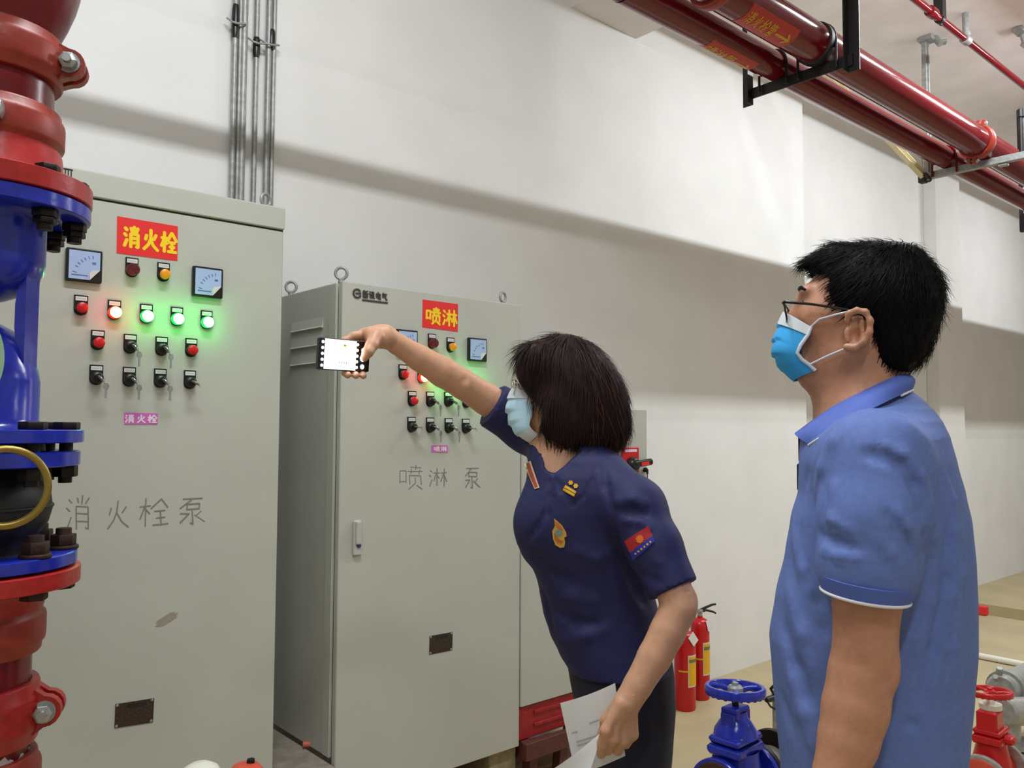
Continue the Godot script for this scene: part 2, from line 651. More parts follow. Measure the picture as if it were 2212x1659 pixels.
# ---------------------------------------------------------------- the scene
func _ready() -> void:
	rng.seed = 20240611
	# camera
	var cam := Camera3D.new()
	cam.name = "camera"
	cam.transform = Transform3D(Basis(Vector3(0.7534,0.0052,0.6576),Vector3(-0.0388,0.9986,0.0365),Vector3(-0.6565,-0.0530,0.7525)), Vector3(0.0000,1.5000,0.0000))
	cam.fov = 49.9721
	cam.near = 0.05
	cam.far = 60.0
	add_child(cam)
	cam.current = true
	# surroundings: a closed room, so the background stays dark
	var we := WorldEnvironment.new()
	we.name = "environment"
	var env := Environment.new()
	env.background_mode = Environment.BG_COLOR
	env.background_color = Color(0.0, 0.0, 0.0)
	env.tonemap_mode = Environment.TONE_MAPPER_LINEAR
	env.tonemap_exposure = 1.09
	env.sdfgi_enabled = true
	env.ssao_enabled = true
	env.ssil_enabled = true
	we.environment = env
	add_child(we)
	make_materials()
	# ceiling battens: one row above the pipe run, plus added fill troughs out of view
	batten(Vector3(0.75, 3.78, -1.22), 5.9, false, "bare fluorescent batten on the ceiling above the two control cabinets")
	batten(Vector3(4.45, 3.78, -1.22), 5.7, false, "bare fluorescent batten on the ceiling in front of the twin red pipes")
	batten(Vector3(5.95, 3.78, -1.22), 5.0, false, "bare fluorescent batten on the ceiling above the thin red pipe")
	batten(Vector3(9.0, 3.78, -1.22), 6.2, false, "bare fluorescent batten on the ceiling at the far end of the pipe run")
	batten(Vector3(-0.2, 3.78, 0.5), 3.1, true, "added fill light in a trough above the viewer, out of view")  # unseen lamp, added to brighten the near side of the man
	batten(Vector3(7.0, 3.78, 1.6), 3.0, true, "added fill light in a trough in the far corner behind the viewer")  # unseen lamp, added as general fill for the room
	print("room"); room()
	print("overhead"); overhead()
	print("cabinets"); cabinets()
	print("column"); column()
	print("floor"); floor_things()
	print("people"); people()
	print("done")

func batten(c: Vector3, energy: float, trough: bool, label: String) -> void:
	var t := thing("batten_light", label, "ceiling light", c, "fluorescent battens on the ceiling")
	var b := MB.new()
	b.box(c + Vector3(0, 0.045, 0), Vector3(1.24, 0.05, 0.06), 0.006)
	for s in [-1, 1]:
		b.box(c + Vector3(0.6 * s, 0.01, 0), Vector3(0.03, 0.05, 0.04), 0.004)
	part(t, "housing", b, M.white_plastic)
	for s in [-1, 1]:
		b = MB.new()
		b.cyl(c + Vector3(0.4 * s, 0.065, 0), c + Vector3(0.4 * s, 3.96 - c.y, 0), 0.006, 10)
		part(t, "suspension_rod", b, M.zinc)
	if trough:  # shields of the added fill lights keep direct light off the wall
		for s: float in [-1.0, 1.0]:
			b = MB.new()
			b.box(c + Vector3(0, -0.005, 0.075 * s), Vector3(1.24, 0.003, 0.11), 0.0, Basis(Vector3.RIGHT, 0.75 * s))
			part(t, "fill_reflector", b, M.white_plastic)
	b = MB.new()
	b.cyl(c - Vector3(0.585, 0, 0), c + Vector3(0.585, 0, 0), 0.014, 16)
	part(t, "tube", b, M.tube_glow)
	for s: float in ([0.0] if trough else [-1.0, 1.0]):
		var l := AreaLight3D.new()
		l.name = "tube_light"
		l.area_size = Vector2(1.16, 0.03)
		l.light_color = Color(0.965, 0.985, 1.0)
		l.light_energy = energy * (1.0 if trough else 0.5)
		l.shadow_enabled = true
		l.area_range = 20.0
		t.add_child(l, true)
		l.position = Vector3(0, -0.02, 0.02 * s)
		l.rotation = Vector3(-PI / 2 + s * 0.75, 0, 0)

func make_materials() -> void:
	var n0 := noise_tex(2, 0.015, 0.97, 1.0)
	var n1 := noise_tex(3, 0.02, 0.94, 1.0)
	var n2 := noise_tex(8, 0.03, 0.8, 1.0)
	var n3 := noise_tex(15, 0.05, 0.6, 1.0)
	var b1 := normal_tex(4, 0.04, 2.0)
	var b2 := normal_tex(9, 0.02, 3.0)
	var wv := weave_tex()
	mat("wall_paint", Color(0.915, 0.912, 0.905), 0.85)
	textured(M.wall_paint, n0, 0.5, b1, 0.08)
	mat("ceiling_paint", Color(0.935, 0.905, 0.89), 0.9)
	textured(M.ceiling_paint, n1, 0.5, b1, 0.12)
	mat("floor_paint", Color(0.76, 0.695, 0.545), 0.55)
	textured(M.floor_paint, noise_tex(6, 0.012, 0.9, 1.0, 512, 5), 0.35, b1, 0.06)
	mat("concrete", Color(0.66, 0.62, 0.56), 0.85)
	textured(M.concrete, n2, 1.5, b2, 0.4)
	mat("old_board", Color(0.62, 0.55, 0.42), 0.8)
	textured(M.old_board, n2, 3.0, b2, 0.4)
	mat("grey_enamel", Color(0.745, 0.75, 0.71), 0.42)
	textured(M.grey_enamel, n0, 0.6, b1, 0.02)
	mat("cabinet_seam", Color(0.23, 0.22, 0.19), 0.8)
	mat("white_plastic", Color(0.88, 0.88, 0.87), 0.4)
	glow("tube_glow", Color(0.965, 0.985, 1.0), 9.0)
	mat("pipe_red", Color(0.43, 0.055, 0.10), 0.15)
	textured(M.pipe_red, n1, 3.0, b1, 0.03)
	mat("riser_red", Color(0.50, 0.06, 0.115), 0.26)
	textured(M.riser_red, n2, 4.0, b2, 0.10)
	mat("cast_red", Color(0.64, 0.20, 0.13), 0.42)
	textured(M.cast_red, n2, 5.0, b2, 0.22)
	mat("flange_red", Color(0.72, 0.13, 0.12), 0.34)
	textured(M.flange_red, n2, 6.0, b2, 0.2)
	mat("valve_blue", Color(0.13, 0.20, 0.73), 0.2)
	textured(M.valve_blue, n2, 5.0, b2, 0.16)
	mat("rubber", Color(0.09, 0.08, 0.085), 0.55)
	textured(M.rubber, n3, 6.0, b2, 0.2)
	mat("black_steel", Color(0.10, 0.09, 0.095), 0.45)
	mat("dark_bolt", Color(0.15, 0.10, 0.09), 0.5, 0.5)
	textured(M.dark_bolt, n3, 14.0, b2, 0.3)
	mat("rust_bolt", Color(0.27, 0.16, 0.12), 0.65, 0.3)
	textured(M.rust_bolt, n3, 18.0, b2, 0.4)
	mat("zinc", Color(0.74, 0.75, 0.75), 0.36, 0.75)
	textured(M.zinc, n2, 5.0)
	mat("zinc_dull", Color(0.70, 0.71, 0.70), 0.5, 0.45)
	textured(M.zinc_dull, n2, 4.0)
	mat("brass", Color(0.60, 0.51, 0.26), 0.38, 0.8)
	mat("green_reflection", Color(0.62, 0.80, 0.66), 0.25)  # reflected green light painted into the gauge dial and case
	mat("black_plastic", Color(0.055, 0.06, 0.06), 0.35)
	mat("tag_white", Color(0.86, 0.86, 0.85), 0.4)
	mat("dial_blue", Color(0.66, 0.74, 0.90), 0.12)
	mat("dial_ink", Color(0.36, 0.43, 0.60), 0.5)
	mat("film_white", Color(0.84, 0.83, 0.81), 0.35)
	mat("button_red", Color(0.80, 0.06, 0.09), 0.3)
	mat("button_amber", Color(0.93, 0.60, 0.04), 0.3)
	mat("buzzer_red", Color(0.36, 0.07, 0.09), 0.4)
	mat("sign_red", Color(0.90, 0.15, 0.14), 0.5)
	mat("sign_yellow", Color(0.97, 0.82, 0.05), 0.5)
	mat("sign_magenta", Color(0.80, 0.42, 0.72), 0.5)
	mat("sign_pale", Color(0.93, 0.84, 0.92), 0.5)
	mat("pencil", Color(0.50, 0.49, 0.465), 0.6)
	mat("smudge", Color(0.60, 0.57, 0.52), 0.6)
	mat("plate_steel", Color(0.42, 0.37, 0.33), 0.35, 0.7)
	textured(M.plate_steel, n3, 12.0)
	mat("dark_print", Color(0.12, 0.10, 0.09), 0.5)
	mat("logo_grey", Color(0.30, 0.29, 0.29), 0.3, 0.4)
	mat("lock_blue", Color(0.10, 0.20, 0.45), 0.3)
	glow("lamp_red_core", Color(1.0, 0.76, 0.40), 7.0)
	glow("lamp_red_rim", Color(1.0, 0.12, 0.03), 1.3)
	glow("lamp_green_core", Color(0.72, 1.0, 0.92), 8.0)
	glow("lamp_green_rim", Color(0.03, 0.85, 0.32), 1.0)
	mat("sticker_red", Color(0.72, 0.20, 0.16), 0.45)
	mat("sticker_yellow", Color(0.80, 0.58, 0.12), 0.5)
	mat("cream_strut", Color(0.87, 0.82, 0.66), 0.5)
	mat("orange_pipe", Color(0.80, 0.42, 0.30), 0.5)
	mat("extinguisher_red", Color(0.76, 0.07, 0.10), 0.28)
	mat("label_yellow", Color(0.88, 0.68, 0.10), 0.5)
	mat("label_olive", Color(0.42, 0.44, 0.32), 0.5)
	mat("paper", Color(0.88, 0.89, 0.89), 0.7)
	M.paper.cull_mode = BaseMaterial3D.CULL_DISABLED
	mat("paper_ink", Color(0.70, 0.71, 0.72), 0.7)
	mat("base_red", Color(0.68, 0.10, 0.13), 0.5)
	textured(M.base_red, n2, 4.0)
	mat("brown_steel", Color(0.40, 0.20, 0.17), 0.6)
	textured(M.brown_steel, n2, 5.0, b2, 0.3)
	mat("rust_inside", Color(0.34, 0.21, 0.13), 0.8)
	textured(M.rust_inside, n3, 12.0, b2, 0.5)
	mat("grey_pipe", Color(0.72, 0.71, 0.69), 0.35, 0.2)
	textured(M.grey_pipe, n2, 4.0)
	mat("white_pipe", Color(0.90, 0.89, 0.84), 0.35)
	mat("orange_paint", Color(0.82, 0.30, 0.20), 0.4)
	# figures
	mat("skin_man", Color(0.77, 0.55, 0.43), 0.5)
	textured(M.skin_man, noise_tex(21, 0.03, 0.9, 1.0), 6.0, normal_tex(22, 0.12, 2.0), 0.12)
	mat("skin_woman", Color(0.82, 0.62, 0.49), 0.5)
	textured(M.skin_woman, noise_tex(23, 0.03, 0.92, 1.0), 6.0, normal_tex(24, 0.12, 2.0), 0.10)
	mat("polo_blue", Color(0.40, 0.49, 0.75), 0.8)
	textured(M.polo_blue, noise_tex(31, 0.02, 0.92, 1.0), 14.0, wv, 0.15)
	mat("collar_blue", Color(0.33, 0.42, 0.74), 0.75)
	textured(M.collar_blue, null, 22.0, wv, 0.3)
	mat("placket_shade", Color(0.13, 0.15, 0.25), 0.8)  # shade inside the shirt opening, painted as a dark navy
	mat("piping_white", Color(0.90, 0.89, 0.90), 0.7)
	mat("uniform_navy", Color(0.095, 0.105, 0.32), 0.72)
	textured(M.uniform_navy, noise_tex(33, 0.02, 0.9, 1.0), 14.0, wv, 0.12)
	mat("trouser_navy", Color(0.065, 0.065, 0.155), 0.8)
	textured(M.trouser_navy, null, 22.0, wv, 0.15)
	mat("trouser_dark", Color(0.09, 0.09, 0.11), 0.8)
	mat("shoe_black", Color(0.03, 0.03, 0.03), 0.35)
	mat("hair_black", Color(0.030, 0.026, 0.036), 0.5)
	mat("hair_brown", Color(0.155, 0.10, 0.095), 0.46)
	mat("hair_brown_light", Color(0.30, 0.18, 0.12), 0.5)
	for k in ["hair_black", "hair_brown", "hair_brown_light"]:
		M[k].metallic_specular = 0.22
	mat("mask_blue", Color(0.20, 0.66, 0.92), 0.7)
	mat("mask_pale", Color(0.76, 0.91, 0.98), 0.7)
	mat("mask_white", Color(0.86, 0.89, 0.92), 0.7)
	mat("frame_black", Color(0.02, 0.02, 0.022), 0.25)
	mat("frame_silver", Color(0.85, 0.85, 0.80), 0.15, 0.9)
	mat("eye_white", Color(0.85, 0.83, 0.80), 0.2)
	mat("iris_dark", Color(0.05, 0.03, 0.02), 0.15)
	var lens := mat("lens_clear", Color(0.95, 0.97, 1.0, 0.06), 0.02)
	lens.transparency = BaseMaterial3D.TRANSPARENCY_ALPHA
	mat("gold_thread", Color(0.86, 0.66, 0.14), 0.55)
	mat("badge_gold", Color(0.82, 0.66, 0.25), 0.4)
	mat("badge_orange", Color(0.80, 0.40, 0.14), 0.5)
	mat("badge_grey", Color(0.50, 0.55, 0.55), 0.4)
	mat("patch_red", Color(0.62, 0.07, 0.10), 0.65)
	mat("patch_blue", Color(0.10, 0.16, 0.58), 0.65)
	mat("tag_brick", Color(0.62, 0.24, 0.16), 0.5)
	mat("tag_rim", Color(0.85, 0.72, 0.58), 0.5)
	mat("phone_case", Color(0.30, 0.28, 0.30), 0.3)
	mat("phone_glass", Color(0.02, 0.02, 0.03), 0.08)
	glow("screen_white", Color(1.0, 0.99, 0.98), 1.15)
	glow("screen_icon", Color(0.95, 0.96, 1.0), 1.05)
	mat("screen_mark", Color(0.45, 0.45, 0.45), 0.5)

# ---------------------------------------------------------------- room
func room() -> void:
	var b := MB.new()
	b.box(Vector3(1.43, 1.95, -3.15), Vector3(7.86, 4.3, 0.3))
	struct("wall_back", b, M.wall_paint)
	b = MB.new()
	b.box(Vector3(10.18, 1.95, -3.225), Vector3(9.64, 4.3, 0.25))
	struct("wall_back_right", b, M.wall_paint)
	b = MB.new()
	b.box(Vector3(7.8915, 1.98, -3.045), Vector3(0.547, 3.96, 0.11), 0.004)
	struct("trim_1", b, M.wall_paint)
	b = MB.new()
	b.box(Vector3(-2.6, 1.95, 0.3), Vector3(0.2, 4.3, 7.2))
	struct("wall_left", b, M.wall_paint)
	b = MB.new()
	b.box(Vector3(15.1, 1.95, 0.3), Vector3(0.2, 4.3, 7.2))
	struct("wall_right", b, M.wall_paint)
	b = MB.new()
	b.box(Vector3(6.25, 1.95, 3.7), Vector3(17.9, 4.3, 0.2))
	struct("wall_front", b, M.wall_paint)
	b = MB.new()
	b.box(Vector3(6.25, 4.06, 0.25), Vector3(17.9, 0.2, 7.2))
	struct("ceiling", b, M.ceiling_paint)
	b = MB.new()
	b.box(Vector3(3.28, 3.84, 0.35), Vector3(0.53, 0.24, 6.7))
	struct("trim_2", b, M.ceiling_paint)
	# floor with a drain trench across it
	b = MB.new()
	b.box(Vector3(2.44, -0.1, 0.25), Vector3(9.88, 0.2, 7.2))
	b.box(Vector3(11.51, -0.1, 0.25), Vector3(7.38, 0.2, 7.2))
	b.box(Vector3(7.6, -0.16, 0.25), Vector3(0.46, 0.08, 7.2))
	struct("floor", b, M.floor_paint)

# ---------------------------------------------------------------- pipes under the ceiling
func clamp_u(t: Node, x: float, y: float, z: float, r: float, low: float, m: Material) -> void:
	var b := MB.new()
	var pts := [Vector3(x, low, z - r - 0.006)]
	for k in 13:
		var a := PI * k / 12.0
		pts.append(Vector3(x, y + sin(a) * (r + 0.006), z - cos(a) * (r + 0.006)))
	pts.append(Vector3(x, low, z + r + 0.006))
	b.tube(pts, 0.006, 8)
	part(t, "u_bolt", b, m)

func pipe_label(t: Node, x0: float, x1: float, y: float, z: float, r: float, a0: float, a1: float, chars: Array) -> void:
	# a sticker wrapped round the pipe, angles measured from straight down towards the viewer
	var at := func(u: float, w: float, lift: float) -> Vector3:
		var a: float = lerpf(a0, a1, w)
		return Vector3(lerpf(x0, x1, u), y - cos(a) * (r + lift), z + sin(a) * (r + lift))
	var rows := []
	for i in 9:
		var row := []
		for j in 5:
			row.append(at.call(j / 4.0, i / 8.0, 0.0012))
		rows.append(row)
	var b := MB.new()
	b.slab(rows, 0.001, -1.0 if (rows[1][0] - rows[0][0]).cross(rows[0][1] - rows[0][0]).dot(rows[4][2] - Vector3(rows[4][2].x, y, z)) < 0.0 else 1.0)
	var s := part(t, "flow_sticker", b, M.sticker_red, "red flow sticker with yellow lettering and an arrow")
	var ink := MB.new()
	var seg := func(p0: Vector2, p1: Vector2, wd: float) -> void:
		for k in 3:
			var q0 := p0.lerp(p1, k / 3.0)
			var q1 := p0.lerp(p1, (k + 1) / 3.0)
			var A: Vector3 = at.call(q0.x, q0.y, 0.0016)
			var B: Vector3 = at.call(q1.x, q1.y, 0.0016)
			var nn := (A - Vector3(A.x, y, z)).normalized()
			ink.ribbon([A, B], wd, nn)
	var cw := 0.6 / chars.size()
	for ci in chars.size():
		for st in HAN[chars[ci]]:
			for i in range(0, st.size() - 2, 2):
				var f := func(u: float, w: float) -> Vector2:
					return Vector2(0.04 + (ci + u * 0.86) * cw, 0.8 - 0.55 * w)
				seg.call(f.call(st[i], st[i + 1]), f.call(st[i + 2], st[i + 3]), 0.006)
	seg.call(Vector2(0.66, 0.5), Vector2(0.93, 0.5), 0.012)
	seg.call(Vector2(0.93, 0.5), Vector2(0.86, 0.7), 0.01)
	seg.call(Vector2(0.93, 0.5), Vector2(0.86, 0.3), 0.01)
	part(s, "lettering", ink, M.sticker_yellow, "yellow lettering")

func coupling(t: Node, c: Vector3, axis: Vector3, r: float, ear: Vector3, m: Material, half := 0.03, bolt_axis := Vector3.ZERO) -> void:
	# grooved pipe coupling: a housing ring with two bolted ears
	var ax := axis.normalized()
	var b := MB.new()
	b.lathe(c - ax * half, ax, [[r, 0.0], [r * 1.11, 0.0], [r * 1.135, half * 0.08], [r * 1.145, half * 0.34], [r * 1.19, half * 0.44], [r * 1.205, half * 0.6], [r * 1.205, half * 1.4], [r * 1.19, half * 1.56], [r * 1.145, half * 1.66], [r * 1.135, half * 1.92], [r * 1.11, half * 2], [r, half * 2]], 40)
	var e := (ear - ax * ear.dot(ax)).normalized()
	var q := e.cross(ax).normalized()
	part(t, "housing", b, m)
	for s in [-1.0, 1.0]:
		b = MB.new()
		var o: Vector3 = c + e * s * (r * 1.27)
		# two lugs either side of the split, rounded at the end
		for g in [-1.0, 1.0]:
			var poly := PackedVector2Array()
			var rr := minf(half * 0.9, 0.023)
			poly.append(Vector2(-r * 0.3, -half * 0.95)); 
			for k in 9:
				var a := -PI / 2 + PI * k / 8.0
				poly.append(Vector2(cos(a) * rr * 1.0, sin(a) * rr))
			poly.append(Vector2(-r * 0.3, half * 0.95))
			b.prism(poly, o + q * (0.007 if g > 0 else -0.023), e * s, ax, q * 0.016)
		part(t, "lug", b, m)
		b = MB.new()
		b.cyl(o - q * 0.03, o + q * 0.046, 0.0065, 12)
		b.cyl(o + q * 0.022, o + q * 0.026, 0.0165, 20)
		bolt(b, o + q * 0.025, q, 0.0135, 0.012)
		b.lathe(o - q * 0.022, -q, [[0.0, 0.0], [0.015, 0.0], [0.014, 0.008], [0.006, 0.011], [0.0, 0.011]], 16)
		part(t, "bolt", b, M.zinc)

func overhead() -> void:
	# near main
	var y := 3.192
	var z := -1.798
	var r := 0.084
	var t := thing("sprinkler_main", "thick glossy red overhead pipe nearest the viewer, with a flow sticker", "pipe", Vector3(2.3, y, z))
	var b := MB.new()
	var pts := [Vector3(14.9, y, z), Vector3(2.5, y, z)]
	for k in 9:
		var a := PI / 2 * k / 8.0
		pts.append(Vector3(2.4 - 0.16 * sin(a), y, z + 0.16 * (1 - cos(a))))
	pts.append(Vector3(2.24, y, 1.6))
	b.tube(pts, r, 36)
	part(t, "pipe", b, M.pipe_red)
	b = MB.new()
	b.lathe(Vector3(3.325, y, z), Vector3.RIGHT, [[r, -0.022], [r + 0.008, -0.018], [r + 0.008, 0.018], [r, 0.022]], 36)
	part(t, "rubber_liner", b, M.rubber)
	pipe_label(t, 2.74, 3.08, y, z, r, -0.35, 1.0, ["xiao", "huo", "shuan", "guan"])
	t = thing("pipe_coupling", "orange red grooved coupling on the near overhead pipe above the stickers", "coupling", Vector3(2.6, y, z), "overhead couplings")
	coupling(t, Vector3(2.57, y, z), Vector3.RIGHT, r, Vector3(0, -0.5, 1), M.cast_red, 0.03)
	t = thing("pipe_coupling", "bright orange red grooved coupling on the near overhead pipe by the grey channel", "coupling", Vector3(5.19, y, z), "overhead couplings")
	coupling(t, Vector3(5.19, y, z), Vector3.RIGHT, r, Vector3(0, 1, 0.25), M.cast_red, 0.032)
	# far main
	var y2 := 3.172
	var z2 := -2.014
	var r2 := 0.064
	t = thing("sprinkler_main", "thinner red overhead pipe on the wall side, with a flow sticker", "pipe", Vector3(6, y2, z2))
	b = MB.new()
	b.lathe(Vector3(0, 0, 0) + Vector3(0, y2, z2), Vector3.RIGHT, [[r2, 2.30], [r2, 14.9]], 32)
	b.tube([Vector3(-2.45, y2 + 0.044, z2), Vector3(2.12, y2 + 0.044, z2), Vector3(2.16, y2 + 0.040, z2), Vector3(2.21, y2 + 0.02, z2), Vector3(2.26, y2 + 0.004, z2), Vector3(2.30, y2, z2)], [0.02, 0.02, 0.024, 0.044, 0.060, r2], 32, false)
	part(t, "pipe", b, M.pipe_red)
	pipe_label(t, 2.83, 3.17, y2, z2, r2, -0.95, 0.6, ["pen", "lin", "guan"])
	# black trapeze hanger
	t = thing("trapeze_hanger", "black angle iron trapeze hanger under the red pipes beside the stickers", "pipe hanger", Vector3(3.36, 3.06, -1.9))
	var low := 3.108
	b = MB.new()
	b.box(Vector3(3.36, low - 0.025, -1.905), Vector3(0.006, 0.05, 0.52))
	b.box(Vector3(3.385, low - 0.003, -1.905), Vector3(0.05, 0.006, 0.52))
	part(t, "crossbar", b, M.black_steel)
	for zz in [-2.14, -1.668]:
		b = MB.new()
		b.box(Vector3(3.35, (3.96 + low - 0.075) * 0.5, zz), Vector3(0.045, 3.96 - low + 0.075, 0.005))
		b.box(Vector3(3.37, (3.96 + low - 0.075) * 0.5, zz + (0.025 if zz > -2 else -0.025)), Vector3(0.005, 3.96 - low + 0.075, 0.05))
		part(t, "post", b, M.black_steel)
	clamp_u(t, 3.34, y, z, r, low - 0.04, M.black_steel)
	clamp_u(t, 3.34, y2, z2, r2, low - 0.04, M.black_steel)
	# grey channel support with a brace
	t = thing("channel_support", "galvanised channel support with diagonal brace under the red pipes", "pipe support", Vector3(5.3, 3.06, -1.9))
	b = MB.new()
	var cl := low - 0.022
	b.box(Vector3(5.3, cl, -1.75), Vector3(0.041, 0.041, 0.82), 0.003)
	part(t, "channel", b, M.zinc_dull)
	b = MB.new()
	b.box(Vector3(5.275, (3.96 + 3.05) * 0.5, -2.115), Vector3(0.041, 0.91, 0.03), 0.003)
	b.box(Vector3(5.275, 3.51, -2.097), Vector3(0.012, 0.88, 0.012))
	part(t, "strut", b, M.zinc_dull)
	b = MB.new()
	b.box(Vector3(5.275, 3.945, -2.1), Vector3(0.09, 0.03, 0.09), 0.006)
	b.cyl(Vector3(5.3, 3.95, -2.06), Vector3(5.3, 3.90, -2.03), 0.02, 12)
	b.box(Vector3(5.33, 3.92, -2.02), Vector3(0.05, 0.02, 0.03), 0.004, Basis(Vector3.UP, 0.5))
	part(t, "ceiling_bracket", b, M.zinc_dull)
	# brace with a row of slots
	var pa := Vector3(5.25, 3.075, -2.14)
	var pb := Vector3(4.48, 3.95, -2.635)
	var d := (pb - pa).normalized()
	var sd := d.cross(Vector3(0, 0, 1)).normalized()
	var fb := Basis(d, sd, d.cross(sd))
	b = MB.new()
	var L := pa.distance_to(pb)
	for s in [-1.0, 1.0]:
		b.box((pa + pb) * 0.5 + sd * 0.0155 * s, Vector3(L, 0.012, 0.004), 0.0, fb)
		b.box((pa + pb) * 0.5 + sd * 0.0205 * s - fb.z * 0.015, Vector3(L, 0.003, 0.03), 0.0, fb)
	var k := 0
	while 0.02 + k * 0.05 < L:
		b.box(pa + d * (0.02 + k * 0.05), Vector3(0.022, 0.02, 0.004), 0.0, fb)
		k += 1
	part(t, "brace", b, M.cream_strut, "cream slotted brace")
	b = MB.new()
	b.box(pa + Vector3(0.02, -0.01, 0.0), Vector3(0.05, 0.05, 0.05), 0.008)
	b.cyl(pa + Vector3(-0.03, 0.005, 0.03), pa + Vector3(0.04, -0.02, 0.03), 0.014, 10)
	part(t, "hinge", b, M.black_steel)
	b = MB.new()
	b.box(Vector3(5.29, cl + 0.002, -2.12), Vector3(0.06, 0.055, 0.035), 0.005)
	bolt(b, Vector3(5.265, cl, -2.10), Vector3(-1, 0, 0.3), 0.013, 0.014)
	part(t, "end_bracket", b, M.zinc_dull)
	b = MB.new()
	b.box(Vector3(5.31, cl - 0.028, -1.7), Vector3(0.04, 0.015, 0.05), 0.003)
	part(t, "clip_plate", b, M.zinc_dull)
	clamp_u(t, 5.27, y2, z2, r2, cl - 0.02, M.pipe_red)
	b = MB.new()
	b.cyl(Vector3(5.3, cl + 0.02, -1.6), Vector3(5.3, 3.33, -1.6), 0.014, 14)
	b.cyl(Vector3(5.3, 3.31, -1.6), Vector3(5.3, 3.36, -1.6), 0.021, 14, 0.004)
	part(t, "black_post", b, M.black_steel)
	# next trapeze along
	t = thing("trapeze_hanger", "black trapeze hanger farthest along the red pipes, cut by the picture edge", "pipe hanger", Vector3(7.1, 3.06, -1.9))
	b = MB.new()
	b.box(Vector3(7.1, low - 0.025, -1.905), Vector3(0.05, 0.05, 0.52))
	part(t, "crossbar", b, M.black_steel)
	for zz in [-2.15, -1.668]:
		b = MB.new()
		b.box(Vector3(7.1, 3.495, zz), Vector3(0.045, 0.93, 0.03))
		part(t, "post", b, M.black_steel)
	# thin branch pipe close under the ceiling
	t = thing("branch_pipe", "thin red branch pipe running close under the ceiling", "pipe", Vector3(7, 3.8, -1.823))
	b = MB.new()
	b.cyl(Vector3(3.7, 3.8, -1.823), Vector3(14.9, 3.8, -1.823), 0.02, 20)
	part(t, "pipe", b, M.pipe_red)
	for x in [5.13, 7.5]:
		b = MB.new()
		b.lathe(Vector3(x, 3.8, -1.823), Vector3.RIGHT, [[0.02, -0.03], [0.028, -0.028], [0.028, 0.028], [0.02, 0.03]], 20)
		b.cyl(Vector3(x, 3.81, -1.823), Vector3(x, 3.96, -1.823), 0.018, 16)
		b.lathe(Vector3(x, 3.816, -1.823), Vector3.UP, [[0.018, 0.0], [0.026, 0.0], [0.026, 0.025], [0.018, 0.025]], 20)
		part(t, "tee_drop", b, M.zinc_dull, "pale tee with a drop to the ceiling")
	for x in [4.76, 6.8]:
		b = MB.new()
		b.box(Vector3(x, 3.88, -1.823), Vector3(0.05, 0.16, 0.05), 0.002)
		b.lathe(Vector3(x, 3.8, -1.823), Vector3.RIGHT, [[0.02, -0.015], [0.027, -0.015], [0.027, 0.015], [0.02, 0.015]], 20)
		bolt(b, Vector3(x, 3.772, -1.818), Vector3.DOWN, 0.008, 0.012)
		part(t, "hanger", b, M.black_steel, "black steel hanger")
	b = MB.new()
	b.lathe(Vector3(4.65, 3.8, -1.823), Vector3.RIGHT, [[0.02, -0.035], [0.029, -0.033], [0.032, 0.0], [0.029, 0.033], [0.02, 0.035]], 20)
	part(t, "coupling_ring", b, M.pipe_red)
	# anchor on the ceiling at the picture edge
	var ap := Vector3(5.5788,3.9600,-1.6751)
	b = MB.new()
	b.box(ap + Vector3(0, -0.015, 0), Vector3(0.1, 0.03, 0.06), 0.006)
	b.cyl(ap + Vector3(0.03, -0.02, 0), ap + Vector3(0.05, -0.09, 0.01), 0.014, 12)
	b.box(ap + Vector3(0.05, -0.09, 0.01), Vector3(0.05, 0.02, 0.04), 0.005)
	single("ceiling_anchor", b, M.zinc_dull, "small galvanised anchor bracket on the ceiling right of the thin pipe", "bracket", ap)
	# conduits on the back wall
	var px := [[505.0, 5.2], [523.0, 8.5], [550.0, 6.0], [577.0, 6.0]]
	var xs := [Vector3(1.2016,2.5717,-2.9650), Vector3(1.2371,2.5802,-2.9650), Vector3(1.2860,2.5918,-2.9650), Vector3(1.3349,2.6035,-2.9650)]
	var rs := [0.0095, 0.0125, 0.0095, 0.0105]
	var words := ["slim bright conduit on the wall, leftmost of the row above the big cabinet", "thicker dull conduit, second from the left in the row on the wall", "slim conduit, third from the left in the row on the wall", "conduit at the right end of the row on the wall"]
	for i in 4:
		t = thing("conduit", words[i], "conduit", Vector3(xs[i].x, 0.4, -2.965), "steel conduits above the big cabinet")
		b = MB.new()
		var cp := Vector3(xs[i].x, 0, -2.975)
		b.cyl(cp + Vector3(0, 0.39, 0), cp + Vector3(0, 3.96, 0), rs[i], 14)
		if i == 0 or i == 3:
			b.cyl(cp + Vector3(rs[i] * 2.1, 0.39, 0), cp + Vector3(rs[i] * 2.1, 3.96, 0), rs[i] * 0.8, 14)
		part(t, "pipe", b, M.zinc_dull)
		if i != 1:
			b = MB.new()
			var ty: float = [3.03, 0.0, 2.98, 2.99][i]
			b.lathe(Vector3(cp.x + (rs[i] if i == 3 else 0.0), ty - (0.07 if i < 3 else 0.03), cp.z), Vector3.UP, [[0.0, 0.0], [rs[i] * 1.1, 0.0], [rs[i] * 1.5, 0.02], [rs[i] * 1.4, 0.11 if i == 0 else 0.07], [rs[i] * 1.1, 0.13 if i == 0 else 0.08], [0.0, 0.13 if i == 0 else 0.08]], 12)
			part(t, "tape", b, M.black_plastic, "black tape wrap")
			b = MB.new()
			b.tube([Vector3(cp.x - 0.035, ty - 0.005, -2.97), Vector3(cp.x - 0.02, ty - 0.02, -2.955), Vector3(cp.x, ty - 0.022, -2.95), Vector3(cp.x + 0.03, ty - 0.012, -2.955), Vector3(cp.x + 0.042, ty - 0.002, -2.975)], 0.004, 8)
